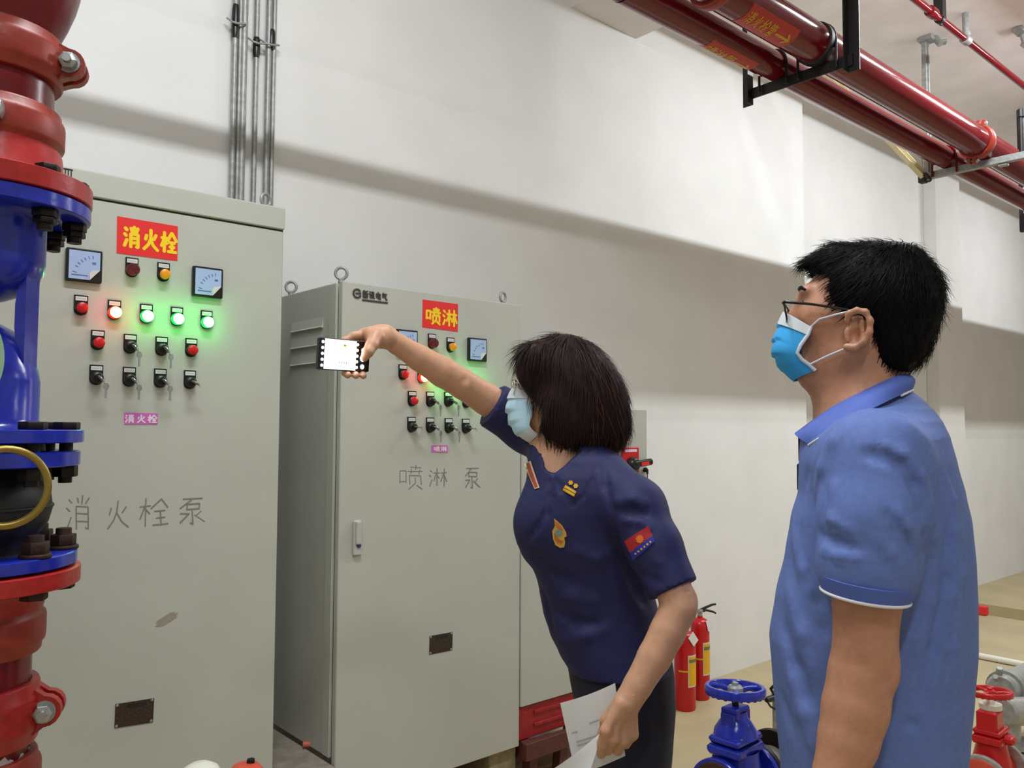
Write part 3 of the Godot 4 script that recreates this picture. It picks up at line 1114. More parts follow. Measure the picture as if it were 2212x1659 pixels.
			part(t, "clip", b, M.zinc_dull)

# ---------------------------------------------------------------- control cabinets
const ZF := -2.5

func quad_sign(t: Node, called: String, c: Array, m: Material, th := 0.0012, label := "") -> MeshInstance3D:
	# a thin sheet stuck on a door; corners are points of the door face
	var b := MB.new()
	var poly := PackedVector2Array()
	for q in c:
		poly.append(Vector2(q.x, q.y))
	b.prism(poly, Vector3(0, 0, ZF), Vector3.RIGHT, Vector3.UP, Vector3(0, 0, th))
	return part(t, called, b, m, label)

func sign_text(s: Node, c: Array, chars: Array, w: float, m: Material, x0: float, x1: float, y0: float, y1: float, gap: float, zf: float) -> void:
	# characters set inside the quadrilateral c (top left, top right, bottom right, bottom left)
	var b := MB.new()
	var f := func(u: float, v: float) -> Vector3:
		var a: Vector2 = c[0].lerp(c[1], u)
		var d: Vector2 = c[3].lerp(c[2], u)
		var p := a.lerp(d, v)
		return Vector3(p.x, p.y, zf)
	var n := chars.size()
	for i in n:
		var u0 := lerpf(x0, x1, float(i) / n) + gap * 0.5
		var u1 := lerpf(x0, x1, float(i + 1) / n) - gap * 0.5
		for st in HAN[chars[i]]:
			var pts := []
			for k in range(0, st.size(), 2):
				pts.append(f.call(lerpf(u0, u1, st[k]), lerpf(y0, y1, st[k + 1])))
			b.ribbon(pts, w, Vector3.BACK, 0.0004)
	part(s, "lettering", b, m)

func legend(t: Node, called: String, p: Vector2) -> MeshInstance3D:
	# the black holder every button sits in, with its white name strip
	var b := MB.new()
	var poly := PackedVector2Array()
	poly.append(Vector2(-0.0175, 0.036)); poly.append(Vector2(-0.0175, -0.003))
	for k in 11:
		var a := PI + PI * k / 10.0
		poly.append(Vector2(cos(a) * 0.0175, -0.003 + sin(a) * 0.0175))
	poly.append(Vector2(0.0175, -0.003)); poly.append(Vector2(0.0175, 0.036))
	b.prism(poly, Vector3(p.x, p.y, ZF), Vector3.RIGHT, Vector3.UP, Vector3(0, 0, 0.005))
	var o := part(t, called, b, M.black_plastic)
	b = MB.new()
	b.box(Vector3(p.x, p.y + 0.0265, ZF + 0.0055), Vector3(0.029, 0.0115, 0.001))
	part(o, "name_strip", b, M.tag_white)
	b = MB.new()
	for k in 5:
		b.box(Vector3(p.x - 0.0095 + 0.0047 * k, p.y + 0.0265, ZF + 0.0061), Vector3(0.0028, 0.0042, 0.0003))
	part(o, "print", b, M.paper_ink)
	return o

func push_button(t: Node, p: Vector2, cap: Material, label: String) -> void:
	var o := legend(t, "push_button", p)
	o.set_meta("label", label)
	var b := MB.new()
	b.lathe(Vector3(p.x, p.y, ZF + 0.004), Vector3.BACK, [[0.0165, 0.0], [0.0165, 0.010], [0.0145, 0.012], [0.0, 0.012]], 28)
	part(o, "bezel", b, M.black_plastic)
	b = MB.new()
	b.lathe(Vector3(p.x, p.y, ZF + 0.016), Vector3.BACK, [[0.0145, 0.0], [0.0145, 0.008], [0.0125, 0.010], [0.0, 0.0105]], 28)
	part(o, "cap", b, cap)

func buzzer(t: Node, p: Vector2) -> void:
	var o := legend(t, "buzzer", p)
	o.set_meta("label", "dark red round buzzer")
	var b := MB.new()
	b.lathe(Vector3(p.x, p.y, ZF + 0.004), Vector3.BACK, [[0.0175, 0.0], [0.0175, 0.018], [0.0155, 0.021], [0.0, 0.021]], 28)
	for k in 5:
		var a := TAU * k / 5.0 + 0.3
		b.box(Vector3(p.x + cos(a) * 0.008, p.y + sin(a) * 0.008, ZF + 0.0255), Vector3(0.011, 0.0022, 0.001), 0.0, Basis(Vector3.BACK, a))
	part(o, "housing", b, M.buzzer_red)

func pilot_lamp(t: Node, p: Vector2, red: bool) -> void:
	var o := legend(t, "pilot_lamp", p)
	o.set_meta("label", "lit red pilot lamp" if red else "lit green pilot lamp")
	var b := MB.new()
	b.lathe(Vector3(p.x, p.y, ZF + 0.004), Vector3.BACK, [[0.0178, 0.0], [0.0178, 0.013], [0.0172, 0.016], [0.0155, 0.0165]], 28)
	part(o, "lamp_rim", b, M.lamp_red_rim if red else M.lamp_green_rim)
	b = MB.new()
	b.lathe(Vector3(p.x, p.y, ZF + 0.019), Vector3.BACK, [[0.0160, 0.0], [0.0155, 0.003], [0.0125, 0.0058], [0.007, 0.0075], [0.0, 0.008]], 28)
	part(o, "lamp_lens", b, M.lamp_red_core if red else M.lamp_green_core)
	var l := OmniLight3D.new()
	l.name = "lamp_light"
	l.light_color = Color(1.0, 0.10, 0.05) if red else Color(0.03, 1.0, 0.30)
	l.light_energy = 0.0032 if red else 0.0042
	l.light_size = 0.010
	l.omni_range = 20.0
	l.omni_attenuation = 2.0
	l.shadow_enabled = true
	o.add_child(l, true)
	l.position = Vector3(p.x, p.y, ZF + 0.042) - origin_of(t)

func key_switch(t: Node, p: Vector2, turn: float, dangling: bool) -> void:
	var o := legend(t, "key_switch", p)
	var b := MB.new()
	b.lathe(Vector3(p.x, p.y, ZF + 0.004), Vector3.BACK, [[0.0165, 0.0], [0.0165, 0.013], [0.013, 0.017], [0.009, 0.018], [0.009, 0.026], [0.0, 0.026]], 24)
	part(o, "barrel", b, M.black_plastic)
	var d := Vector3(sin(turn), -cos(turn), 0)
	var c := Vector3(p.x, p.y, ZF + 0.03)
	b = MB.new()
	b.box(c + Vector3(0, 0, 0.004), Vector3(0.004, 0.010, 0.014), 0.0, Basis(Vector3.BACK, turn))
	b.lathe(c + d * 0.006 + Vector3(0, 0, 0.014), d.cross(Vector3.BACK), [[0.0, -0.0012], [0.010, -0.0012], [0.010, 0.0012], [0.0, 0.0012]], 20)
	part(o, "key", b, M.zinc)
	b = MB.new()
	b.torus(c + d * 0.014 + Vector3(0.002, 0, 0.018), Vector3(1, 0.2, 0.5), 0.007, 0.0009, 20, 6)
	part(o, "key_ring", b, M.zinc)
	if dangling:
		b = MB.new()
		var k := c + d * 0.02 + Vector3(0.004, 0, 0.016)
		b.lathe(k + Vector3(0, -0.008, 0), Vector3(0.5, 0, 1), [[0.0, -0.001], [0.0095, -0.001], [0.0095, 0.001], [0.0, 0.001]], 18)
		b.box(k + Vector3(0, -0.028, 0), Vector3(0.0065, 0.026, 0.0018), 0.0, Basis(Vector3.UP, 0.5))
		part(o, "spare_key", b, M.zinc)

func panel_meter(t: Node, c: Vector2, s: float) -> void:
	var b := MB.new()
	b.box(Vector3(c.x, c.y, ZF + 0.008), Vector3(s, s, 0.016), 0.003)
	var o := part(t, "panel_meter", b, M.black_plastic, "square black meter with a pale blue dial")
	var h := s * 0.43
	b = MB.new()
	var poly := PackedVector2Array([Vector2(-h, h), Vector2(h, h), Vector2(h, -h * 0.25), Vector2(h * 0.35, -h), Vector2(-h, -h)])
	b.prism(poly, Vector3(c.x, c.y, ZF + 0.016), Vector3.RIGHT, Vector3.UP, Vector3(0, 0, 0.001))
	part(o, "dial", b, M.dial_blue)
	b = MB.new()
	poly = PackedVector2Array([Vector2(h, -h * 0.25), Vector2(h * 0.35, -h), Vector2(h * 0.3, -h * 0.5), Vector2(h * 0.55, -h * 0.3)])
	b.prism(poly, Vector3(c.x, c.y, ZF + 0.017), Vector3.RIGHT, Vector3.UP, Vector3(0, 0, 0.002))
	part(o, "peeling_film", b, M.film_white, "white corner of peeling film")
	b = MB.new()
	var z := ZF + 0.0172
	b.ribbon([Vector3(c.x - h * 0.8, c.y - h * 0.72, z), Vector3(c.x + h * 0.2, c.y - h * 0.72, z)], h * 0.07, Vector3.BACK)
	b.ribbon([Vector3(c.x - h * 0.75, c.y - h * 0.5, z), Vector3(c.x - h * 0.5, c.y - h * 0.55, z)], h * 0.05, Vector3.BACK)
	for k in 6:
		var a := PI * 0.55 + k * 0.19
		var q := Vector2(h * 0.75 + cos(a) * h * 1.5, -h * 0.75 + sin(a) * h * 1.5)
		var q2 := Vector2(h * 0.75 + cos(a) * h * 1.3, -h * 0.75 + sin(a) * h * 1.3)
		b.ribbon([Vector3(c.x + q.x, c.y + q.y, z), Vector3(c.x + q2.x, c.y + q2.y, z)], h * 0.045, Vector3.BACK)
	b.box(Vector3(c.x + h * 0.6, c.y + h * 0.2, z), Vector3(h * 0.25, h * 0.16, 0.0003))
	part(o, "scale", b, M.dial_ink)

func eye_bolt(t: Node, p: Vector3, turn: float) -> void:
	var b := MB.new()
	b.cyl(p, p + Vector3(0, 0.012, 0), 0.011, 14)
	b.torus(p + Vector3(0, 0.034, 0), Vector3(cos(turn), 0, sin(turn)), 0.02, 0.0055, 28, 10)
	part(t, "lifting_eye", b, M.zinc_dull)

func handwriting(t: Node, chars: Array, pens: Array, w: float) -> void:
	var b := MB.new()
	for i in chars.size():
		var tl: Vector2 = pens[i][0]
		var s: Vector2 = pens[i][1]
		var sk: float = pens[i][2]
		for st in HAN[chars[i]]:
			var pts := []
			for k in range(0, st.size(), 2):
				var wob := 0.02 * sin(st[k] * 9.0 + i) + 0.02 * cos(st[k + 1] * 7.0)
				pts.append(Vector3(tl.x + (st[k] + wob) * s.x, tl.y - (st[k + 1] + wob) * s.y - sk * st[k] * s.x, ZF + 0.0001))
			b.ribbon(pts, w, Vector3.BACK, 0.0002)
	part(t, "pencil_writing", b, M.pencil, "large hand-pencilled characters")

func name_plate(t: Node, c: Array) -> void:
	var s := quad_sign(t, "name_plate", c, M.plate_steel, 0.0015, "tarnished steel rating plate")
	var f := func(u: float, v: float) -> Vector2:
		return (c[0] as Vector2).lerp(c[1], u).lerp((c[3] as Vector2).lerp(c[2], u), v)
	var b := MB.new()
	var poly := PackedVector2Array([f.call(0.28, 0.08), f.call(0.8, 0.08), f.call(0.8, 0.24), f.call(0.28, 0.24)])
	b.prism(poly, Vector3(0, 0, ZF + 0.0015), Vector3.RIGHT, Vector3.UP, Vector3(0, 0, 0.0006))
	part(s, "heading", b, M.dark_print)
	b = MB.new()
	for q in [Vector2(0.05, 0.07), Vector2(0.95, 0.07), Vector2(0.95, 0.93), Vector2(0.05, 0.93)]:
		var p: Vector2 = f.call(q.x, q.y)
		b.lathe(Vector3(p.x, p.y, ZF + 0.0015), Vector3.BACK, [[0.004, 0.0], [0.003, 0.0015], [0.0, 0.002]], 10)
	part(s, "rivet", b, M.zinc)

func cabinets() -> void:
	# big cabinet on the left
	var x0 := 0.337
	var x1 := 1.187
	var top := 2.212
	var t := thing("control_cabinet", "tall grey control cabinet with green lamps, behind the blue valve column", "control cabinet", Vector3((x0 + x1) * 0.5, 0.24, -2.73))
	var b := MB.new()
	b.box(Vector3((x0 + x1) * 0.5, (top + 0.38) * 0.5, -2.745), Vector3(x1 - x0, top - 0.38, 0.45), 0.004)
	part(t, "body", b, M.grey_enamel)
	b = MB.new()
	b.box(Vector3((x0 + x1) * 0.5, 0.31, -2.73), Vector3(x1 - x0, 0.14, 0.45), 0.003)
	part(t, "base_frame", b, M.grey_enamel)
	b = MB.new()
	b.box(Vector3((x0 + x1) * 0.5, top - 0.035, -2.508), Vector3(x1 - x0 + 0.004, 0.072, 0.03), 0.004)
	part(t, "header", b, M.grey_enamel)
	b = MB.new()
	b.box(Vector3((x0 + x1) * 0.5, top - 0.074, -2.512), Vector3(x1 - x0 - 0.002, 0.012, 0.018))
	part(t, "door_gasket", b, M.cabinet_seam)
	b = MB.new()
	b.box(Vector3((x0 + x1) * 0.5, (2.137 + 0.382) * 0.5, -2.511), Vector3(x1 - x0, 2.137 - 0.382, 0.022), 0.004)
	part(t, "door", b, M.grey_enamel)
	eye_bolt(t, Vector3(1.15, top, -2.56), 1.2)
	eye_bolt(t, Vector3(1.15, top, -2.93), 1.2)
	# maker's mark on the header
	b = MB.new()
	var lp := Vector3(Vector2(0.5435,2.1997).x, 2.205, -2.4925)
	for k in 4:
		b.ribbon([lp + Vector3(-0.011 + 0.0073 * k, 0.0, 0), lp + Vector3(-0.011 + 0.0073 * k, -0.028, 0)], 0.003, Vector3.BACK)
	b.ribbon([lp + Vector3(-0.014, 0.0, 0), lp + Vector3(0.014, 0.0, 0)], 0.004, Vector3.BACK)
	b.ribbon([lp + Vector3(-0.014, -0.028, 0), lp + Vector3(0.014, -0.028, 0)], 0.004, Vector3.BACK)
	b.ribbon([lp + Vector3(-0.012, -0.044, 0), lp + Vector3(0.03, -0.05, 0)], 0.004, Vector3.BACK)
	part(t, "maker_mark", b, M.dark_print)
	var c := [Vector2(0.6780,2.0987), Vector2(0.8482,2.0975), Vector2(0.8496,1.9927), Vector2(0.6798,1.9919)]
	var s := quad_sign(t, "name_sign", c, M.sign_red, 0.0012, "red sign with yellow characters")
	sign_text(s, c, ["xiao", "huo", "shuan"], 0.0095, M.sign_yellow, 0.09, 1.0, 0.20, 0.82, 0.03, ZF + 0.0012)
	c = [Vector2(0.7126,1.5378), Vector2(0.8058,1.5366), Vector2(0.8054,1.5041), Vector2(0.7136,1.5035)]
	s = quad_sign(t, "label_strip", c, M.sign_magenta, 0.0012, "magenta tape label with pale characters")
	sign_text(s, c, ["xiao", "huo", "shuan"], 0.0042, M.sign_pale, 0.0, 1.0, 0.14, 0.88, 0.06, ZF + 0.0012)
	panel_meter(t, (Vector2(0.5503,1.9372) + Vector2(0.6371,1.9488)) * 0.5, 0.092)
	panel_meter(t, (Vector2(0.8951,1.9325) + Vector2(0.9815,1.9429)) * 0.5, 0.092)
	buzzer(t, Vector2(0.7211,1.9480))
	push_button(t, Vector2(0.8093,1.9457), M.button_amber, "amber round button")
	push_button(t, Vector2(0.5908,1.8247), M.button_red, "red round button")
	pilot_lamp(t, Vector2(0.6774,1.8201), true)
	for p in [Vector2(0.7643,1.8176), Vector2(0.8515,1.8174), Vector2(0.9402,1.8155)]:
		pilot_lamp(t, p, false)
	push_button(t, Vector2(0.6363,1.7312), M.button_red, "red round button")
	key_switch(t, Vector2(0.7223,1.7267), 0.5, true)
	key_switch(t, Vector2(0.8099,1.7259), 0.5, true)
	push_button(t, Vector2(0.8962,1.7275), M.button_red, "red round button")
	for p in [Vector2(0.6356,1.6336), Vector2(0.7225,1.6321), Vector2(0.8085,1.6317)]:
		key_switch(t, p, 0.6, true)
	key_switch(t, Vector2(0.8946,1.6311), 0.9, false)
	handwriting(t, ["xiao", "huo", "shuan", "beng"], [[Vector2(0.5706,1.3123), Vector2(0.066, 0.10), 0.02], [Vector2(0.6708,1.2919), Vector2(0.066, 0.082), 0.0], [Vector2(0.7596,1.2951), Vector2(0.088, 0.088), 0.0], [Vector2(0.8667,1.2896), Vector2(0.092, 0.082), 0.0]], 0.0036)
	b = MB.new()
	var q0 := Vector2(0.8084,0.9163)
	var q1 := Vector2(0.8809,0.9522)
	rng.seed = 9
	for k in 11:
		var w := (k - 5.0) / 5.0
		var o := Vector2(-0.45, 0.9) * 0.011 * w
		var e0 := q0 + o + (q1 - q0) * (0.04 + 0.16 * absf(w) + rng.randf_range(0.0, 0.12))
		var e1 := q1 + o - (q1 - q0) * (0.02 + 0.12 * absf(w) + rng.randf_range(0.0, 0.10))
		b.ribbon([Vector3(e0.x, e0.y, ZF + 0.0001), Vector3(e1.x, e1.y, ZF + 0.0001)], 0.0026, Vector3.BACK, 0.0002)
	part(t, "scuff", b, M.smudge, "brown scuff mark")
	name_plate(t, [Vector2(0.7127,0.7213), Vector2(0.8177,0.7161), Vector2(0.8157,0.6485), Vector2(0.7121,0.6554)])

	# middle cabinet
	x0 = 1.406
	x1 = 2.231
	top = 2.002
	t = thing("control_cabinet", "grey control cabinet behind the raised phone, with louvres on its side", "control cabinet", Vector3((x0 + x1) * 0.5, 0.232, -2.73))
	b = MB.new()
	b.box(Vector3((x0 + x1) * 0.5, (top + 0.383) * 0.5, -2.76), Vector3(x1 - x0, top - 0.383, 0.43), 0.004)
	part(t, "body", b, M.grey_enamel)
	b = MB.new()
	b.box(Vector3(x0 + 0.001, (top + 0.383) * 0.5, -2.56), Vector3(0.012, top - 0.39, 0.05), 0.003)
	part(t, "corner_post", b, M.grey_enamel)
	b = MB.new()
	b.box(Vector3((x0 + x1) * 0.5, (top + 0.233) * 0.5, -2.514), Vector3(x1 - x0, top - 0.233, 0.028), 0.005)
	part(t, "door", b, M.grey_enamel)
	for k in 3:
		var la := Vector3(1.4000,1.9031,-2.8746)
		var lb := Vector3(1.4000,1.8798,-2.6323)
		b = MB.new()
		var ly := 1.872 - 0.063 * k
		b.prism(PackedVector2Array([Vector2(0, 0.018), Vector2(0.004, -0.014), Vector2(0.009, -0.019), Vector2(0.004, -0.021), Vector2(0, -0.021)]), Vector3(x0, ly, minf(la.z, lb.z)), Vector3.LEFT, Vector3.UP, Vector3(0, 0, absf(la.z - lb.z)))
		part(t, "louvre", b, M.grey_enamel)
	eye_bolt(t, Vector3(x0 + 0.02, top, -2.545), 2.2)
	eye_bolt(t, Vector3(x0 + 0.02, top, -2.93), 2.2)
	eye_bolt(t, Vector3(x1 - 0.05, top, -2.56), 1.3)
	# maker's logo
	b = MB.new()
	var lc := Vector2(1.4629,1.9635)
	var arc := []
	for k in 17:
		var a := 0.7 + (TAU - 1.1) * k / 16.0
		arc.append(Vector3(lc.x + cos(a) * 0.0145, lc.y + sin(a) * 0.0145, ZF))
	b.ribbon(arc, 0.006, Vector3.BACK, 0.003)
	b.ribbon([Vector3(lc.x - 0.004, lc.y, ZF), Vector3(lc.x + 0.014, lc.y + 0.002, ZF)], 0.006, Vector3.BACK, 0.003)
	var names := ["xin", "xun", "dian", "qi"]
	var l0 := Vector2(1.4849,1.9741)
	for k in 4:
		write_han(b, names[k], Vector3(l0.x + 0.026 * k, l0.y + 0.004, ZF), Vector3(0.0225, 0, 0), Vector3(0, -0.028, 0), 0.0036, Vector3.BACK, 0.003)
	b.ribbon([Vector3(l0.x, l0.y - 0.031, ZF), Vector3(l0.x + 0.102, l0.y - 0.031, ZF)], 0.006, Vector3.BACK, 0.002)
	part(t, "maker_logo", b, M.logo_grey, "raised dark metal logo")
	c = [Vector2(1.7401,1.9721), Vector2(1.9035,1.9717), Vector2(1.9036,1.8648), Vector2(1.7394,1.8687)]
	s = quad_sign(t, "name_sign", c, M.sign_red, 0.0012, "red sign with yellow characters")
	sign_text(s, c, ["pen", "lin"], 0.0085, M.sign_yellow, 0.06, 1.0, 0.22, 0.86, 0.06, ZF + 0.0012)
	c = [Vector2(1.7867,1.4335), Vector2(1.8613,1.4327), Vector2(1.8616,1.4049), Vector2(1.7860,1.4078)]
	s = quad_sign(t, "label_strip", c, M.sign_magenta, 0.0012, "magenta tape label with pale characters")
	sign_text(s, c, ["pen", "lin"], 0.004, M.sign_pale, 0.1, 0.95, 0.14, 0.88, 0.08, ZF + 0.0012)
	panel_meter(t, (Vector2(1.6291,1.8041) + Vector2(1.7032,1.8095)) * 0.5, 0.09)
	panel_meter(t, (Vector2(1.9480,1.7985) + Vector2(2.0377,1.8044)) * 0.5, 0.09)
	buzzer(t, Vector2(1.7819,1.8117))
	push_button(t, Vector2(1.8679,1.8037), M.button_amber, "amber round button")
	push_button(t, Vector2(1.6546,1.6901), M.button_red, "red round button")
	pilot_lamp(t, Vector2(1.7377,1.6820), true)
	for p in [Vector2(1.8218,1.6753), Vector2(1.9046,1.6681), Vector2(1.9903,1.6625)]:
		pilot_lamp(t, p, false)
	push_button(t, Vector2(1.6960,1.5957), M.button_red, "red round button")
	key_switch(t, Vector2(1.7763,1.5961), 0.7, true)
	key_switch(t, Vector2(1.8594,1.5981), 0.7, true)
	push_button(t, Vector2(1.9456,1.5950), M.button_red, "red round button")
	key_switch(t, Vector2(1.6953,1.5015), 1.3, false)
	key_switch(t, Vector2(1.7775,1.5002), 0.8, true)
	key_switch(t, Vector2(1.8627,1.4988), 0.8, true)
	key_switch(t, Vector2(1.9443,1.4974), 1.3, false)
	handwriting(t, ["pen", "lin", "beng"], [[Vector2(1.6435,1.3671), Vector2(0.105, 0.095), 0.0], [Vector2(1.7753,1.3518), Vector2(0.085, 0.072), 0.0], [Vector2(1.9347,1.3510), Vector2(0.09, 0.085), 0.0]], 0.0036)
	# swing handle
	var h0 := Vector2(1.4746,1.1811)
	var h1 := Vector2(1.4768,1.0595)
	b = MB.new()
	b.box(Vector3(h0.x, (h0.y + h1.y) * 0.5, ZF + 0.007), Vector3(0.034, h0.y - h1.y, 0.014), 0.012)
	var hn := part(t, "door_handle", b, M.grey_enamel, "grey swing handle with a blue lock")
	b = MB.new()
	b.box(Vector3(h0.x - 0.001, (h0.y + h1.y) * 0.5 + 0.018, ZF + 0.018), Vector3(0.024, (h0.y - h1.y) * 0.66, 0.012), 0.008)
	part(hn, "lever", b, M.grey_enamel)
	b = MB.new()
	b.cyl(Vector3(h0.x + 0.002, h1.y + 0.035, ZF + 0.012), Vector3(h0.x + 0.002, h1.y + 0.035, ZF + 0.0175), 0.0075, 18)
	part(hn, "lock", b, M.lock_blue)
	name_plate(t, [Vector2(1.7873,0.7376), Vector2(1.8920,0.7362), Vector2(1.8906,0.6691), Vector2(1.7861,0.6711)])

	# low cabinet on the right
	x0 = 2.236
	x1 = 3.024
	top = 1.588
	t = thing("control_cabinet", "low grey cabinet behind the woman, with a red isolator switch", "control cabinet", Vector3((x0 + x1) * 0.5, 0.25, -2.73))
	b = MB.new()
	b.box(Vector3((x0 + x1) * 0.5, (top + 0.383) * 0.5, -2.75), Vector3(x1 - x0, top - 0.383, 0.45), 0.004)
	part(t, "body", b, M.grey_enamel)
	b = MB.new()
	b.box(Vector3((x0 + x1) * 0.5, (top + 0.383) * 0.5, -2.512), Vector3(x1 - x0, top - 0.383, 0.024), 0.004)
	part(t, "door", b, M.grey_enamel)
	# red base with two long ribs pressed in
	b = MB.new()
	b.box(Vector3((x0 + x1) * 0.5, 0.315, -2.73), Vector3(x1 - x0, 0.13, 0.44), 0.003)
	for ry in [0.335, 0.285]:
		b.box(Vector3((x0 + x1) * 0.5 + 0.02, ry + 0.012, -2.508), Vector3(x1 - x0 - 0.12, 0.014, 0.008), 0.002)
	part(t, "red_base", b, M.base_red, "red base with pressed ribs")
	var ic := Vector2(2.9015,1.3355)
	b = MB.new()
	var i0 := Vector2(2.8396,1.4124)
	var i1 := Vector2(2.9565,1.2872)
	b.box(Vector3((i0.x + i1.x) * 0.5, (i0.y + i1.y) * 0.5, ZF + 0.004), Vector3(i1.x - i0.x, i0.y - i1.y, 0.008), 0.003)
	var sw := part(t, "isolator_switch", b, M.button_red, "red isolator plate with a black lever")
	b = MB.new()
	b.box(Vector3((i0.x + i1.x) * 0.5, i0.y - 0.014, ZF + 0.0085), Vector3((i1.x - i0.x) * 0.72, 0.012, 0.001))
	part(sw, "name_strip", b, M.sign_pale)
	b = MB.new()
	b.lathe(Vector3(ic.x, ic.y, ZF + 0.008), Vector3.BACK, [[0.034, 0.0], [0.034, 0.012], [0.028, 0.03], [0.022, 0.034], [0.0, 0.034]], 28)
	b.box(Vector3(ic.x + 0.05, ic.y + 0.006, ZF + 0.034), Vector3(0.13, 0.03, 0.026), 0.008, Basis(Vector3.BACK, 0.08))
	part(sw, "lever", b, M.black_plastic)
	b = MB.new()
	b.box(Vector3(ic.x + 0.052, ic.y + 0.004, ZF + 0.048), Vector3(0.052, 0.016, 0.002), 0.0, Basis(Vector3.BACK, 0.08))
	part(sw, "red_marker", b, M.sign_red)
	b = MB.new()
	var kp := Vector2(3.0029,1.3071)
	b.lathe(Vector3(kp.x, kp.y, ZF), Vector3.BACK, [[0.011, 0.0], [0.011, 0.012], [0.0, 0.012]], 18)
	b.box(Vector3(kp.x, kp.y - 0.008, ZF + 0.018), Vector3(0.012, 0.022, 0.004), 0.001)
	b.box(Vector3(kp.x, kp.y - 0.03, ZF + 0.018), Vector3(0.005, 0.03, 0.003), 0.001)
	part(t, "door_key", b, M.black_plastic, "small black lock with its key")
	c = [Vector2(2.8068,1.4483), Vector2(2.8382,1.4481), Vector2(2.8381,1.4208), Vector2(2.8067,1.4211)]
	quad_sign(t, "label_strip", c, M.sign_pale, 0.0012, "pale pink label beside the isolator")

	# what the cabinets stand on
	b = MB.new()
	b.box(Vector3(0.762, 0.12, -2.72), Vector3(0.85, 0.24, 0.52), 0.006)
	single("plinth", b, M.concrete, "concrete plinth under the tall grey cabinet", "plinth", Vector3(0.762, 0, -2.72))
	b = MB.new()
	b.box(Vector3(1.2965, 0.188, -2.71), Vector3(0.215, 0.376, 0.55), 0.008)
	single("plinth", b, M.concrete, "pale concrete block filling the gap between the two cabinets", "plinth", Vector3(1.2965, 0, -2.71))
	b = MB.new()
	b.cyl(Vector3(1.3911,0.3900,-2.6958), Vector3(1.4387,0.3900,-2.6609), 0.011, 14)
	single("conduit_stub", b, M.orange_pipe, "short orange conduit stub lying beside the middle cabinet's foot", "conduit", Vector3(1.4336,0.3760,-2.7086))
	t = thing("base_board", "worn beige board base under the middle cabinet", "base", Vector3(1.82, 0, -2.72))
	b = MB.new()
	b.box(Vector3(1.82, 0.05, -2.74), Vector3(0.81, 0.1, 0.44), 0.005)
	part(t, "lower_board", b, M.old_board)
	for xx in [1.5, 2.16]:
		b = MB.new()
		b.box(Vector3(xx, 0.166, -2.74), Vector3(0.14, 0.132, 0.44), 0.004)
		part(t, "packing_block", b, M.old_board)
	t = thing("channel_stand", "brown steel channel stand under the low cabinet", "stand", Vector3(2.63, 0, -2.72))
	b = MB.new()
	b.box(Vector3(2.635, 0.212, -2.485), Vector3(0.79, 0.07, 0.03), 0.004)
	part(t, "front_channel", b, M.brown_steel)
	b = MB.new()
	b.box(Vector3(2.635, 0.212, -2.93), Vector3(0.79, 0.07, 0.03), 0.004)
	part(t, "rear_channel", b, M.brown_steel)
	for xx in [2.27, 2.95]:
		b = MB.new()
		b.box(Vector3(xx, 0.212, -2.7), Vector3(0.05, 0.07, 0.42), 0.004)
		part(t, "cross_channel", b, M.brown_steel)
	for xx in [2.29, 2.46, 2.93]:
		b = MB.new()
		b.box(Vector3(xx, 0.09, -2.51), Vector3(0.045, 0.178, 0.045), 0.003, Basis(Vector3.BACK, -0.12 if xx < 2.5 else 0.0))
		part(t, "leg", b, M.brown_steel)
	for xx in [2.29, 2.93]:
		b = MB.new()
		b.box(Vector3(xx, 0.09, -2.92), Vector3(0.045, 0.178, 0.045), 0.003)
		part(t, "leg", b, M.brown_steel)

# ---------------------------------------------------------------- valve column on the left
const CX0 := 0.212
const CZ0 := -1.462

func bolt_circle(t: Node, y: float, rad: float, count: int, phase: float, items: Array, m: Material) -> void:
	# items: [r, from, to, sides] pieces stacked on each bolt axis
	for k in count:
		var a := TAU * (k + phase) / count
		var o := Vector3(CX0 + cos(a) * rad, y, CZ0 + sin(a) * rad)
		var b := MB.new()
		for it in items:
			var sides: int = it[3]
			b.lathe(o + Vector3(0, it[1], 0), Vector3.UP, [[0.0, 0.0], [it[0] * 0.96, 0.0], [it[0], 0.0015], [it[0], it[2] - it[1] - 0.0015], [it[0] * 0.94, it[2] - it[1]], [0.0, it[2] - it[1]]], sides, sides > 8)
		part(t, "bolt", b, m)

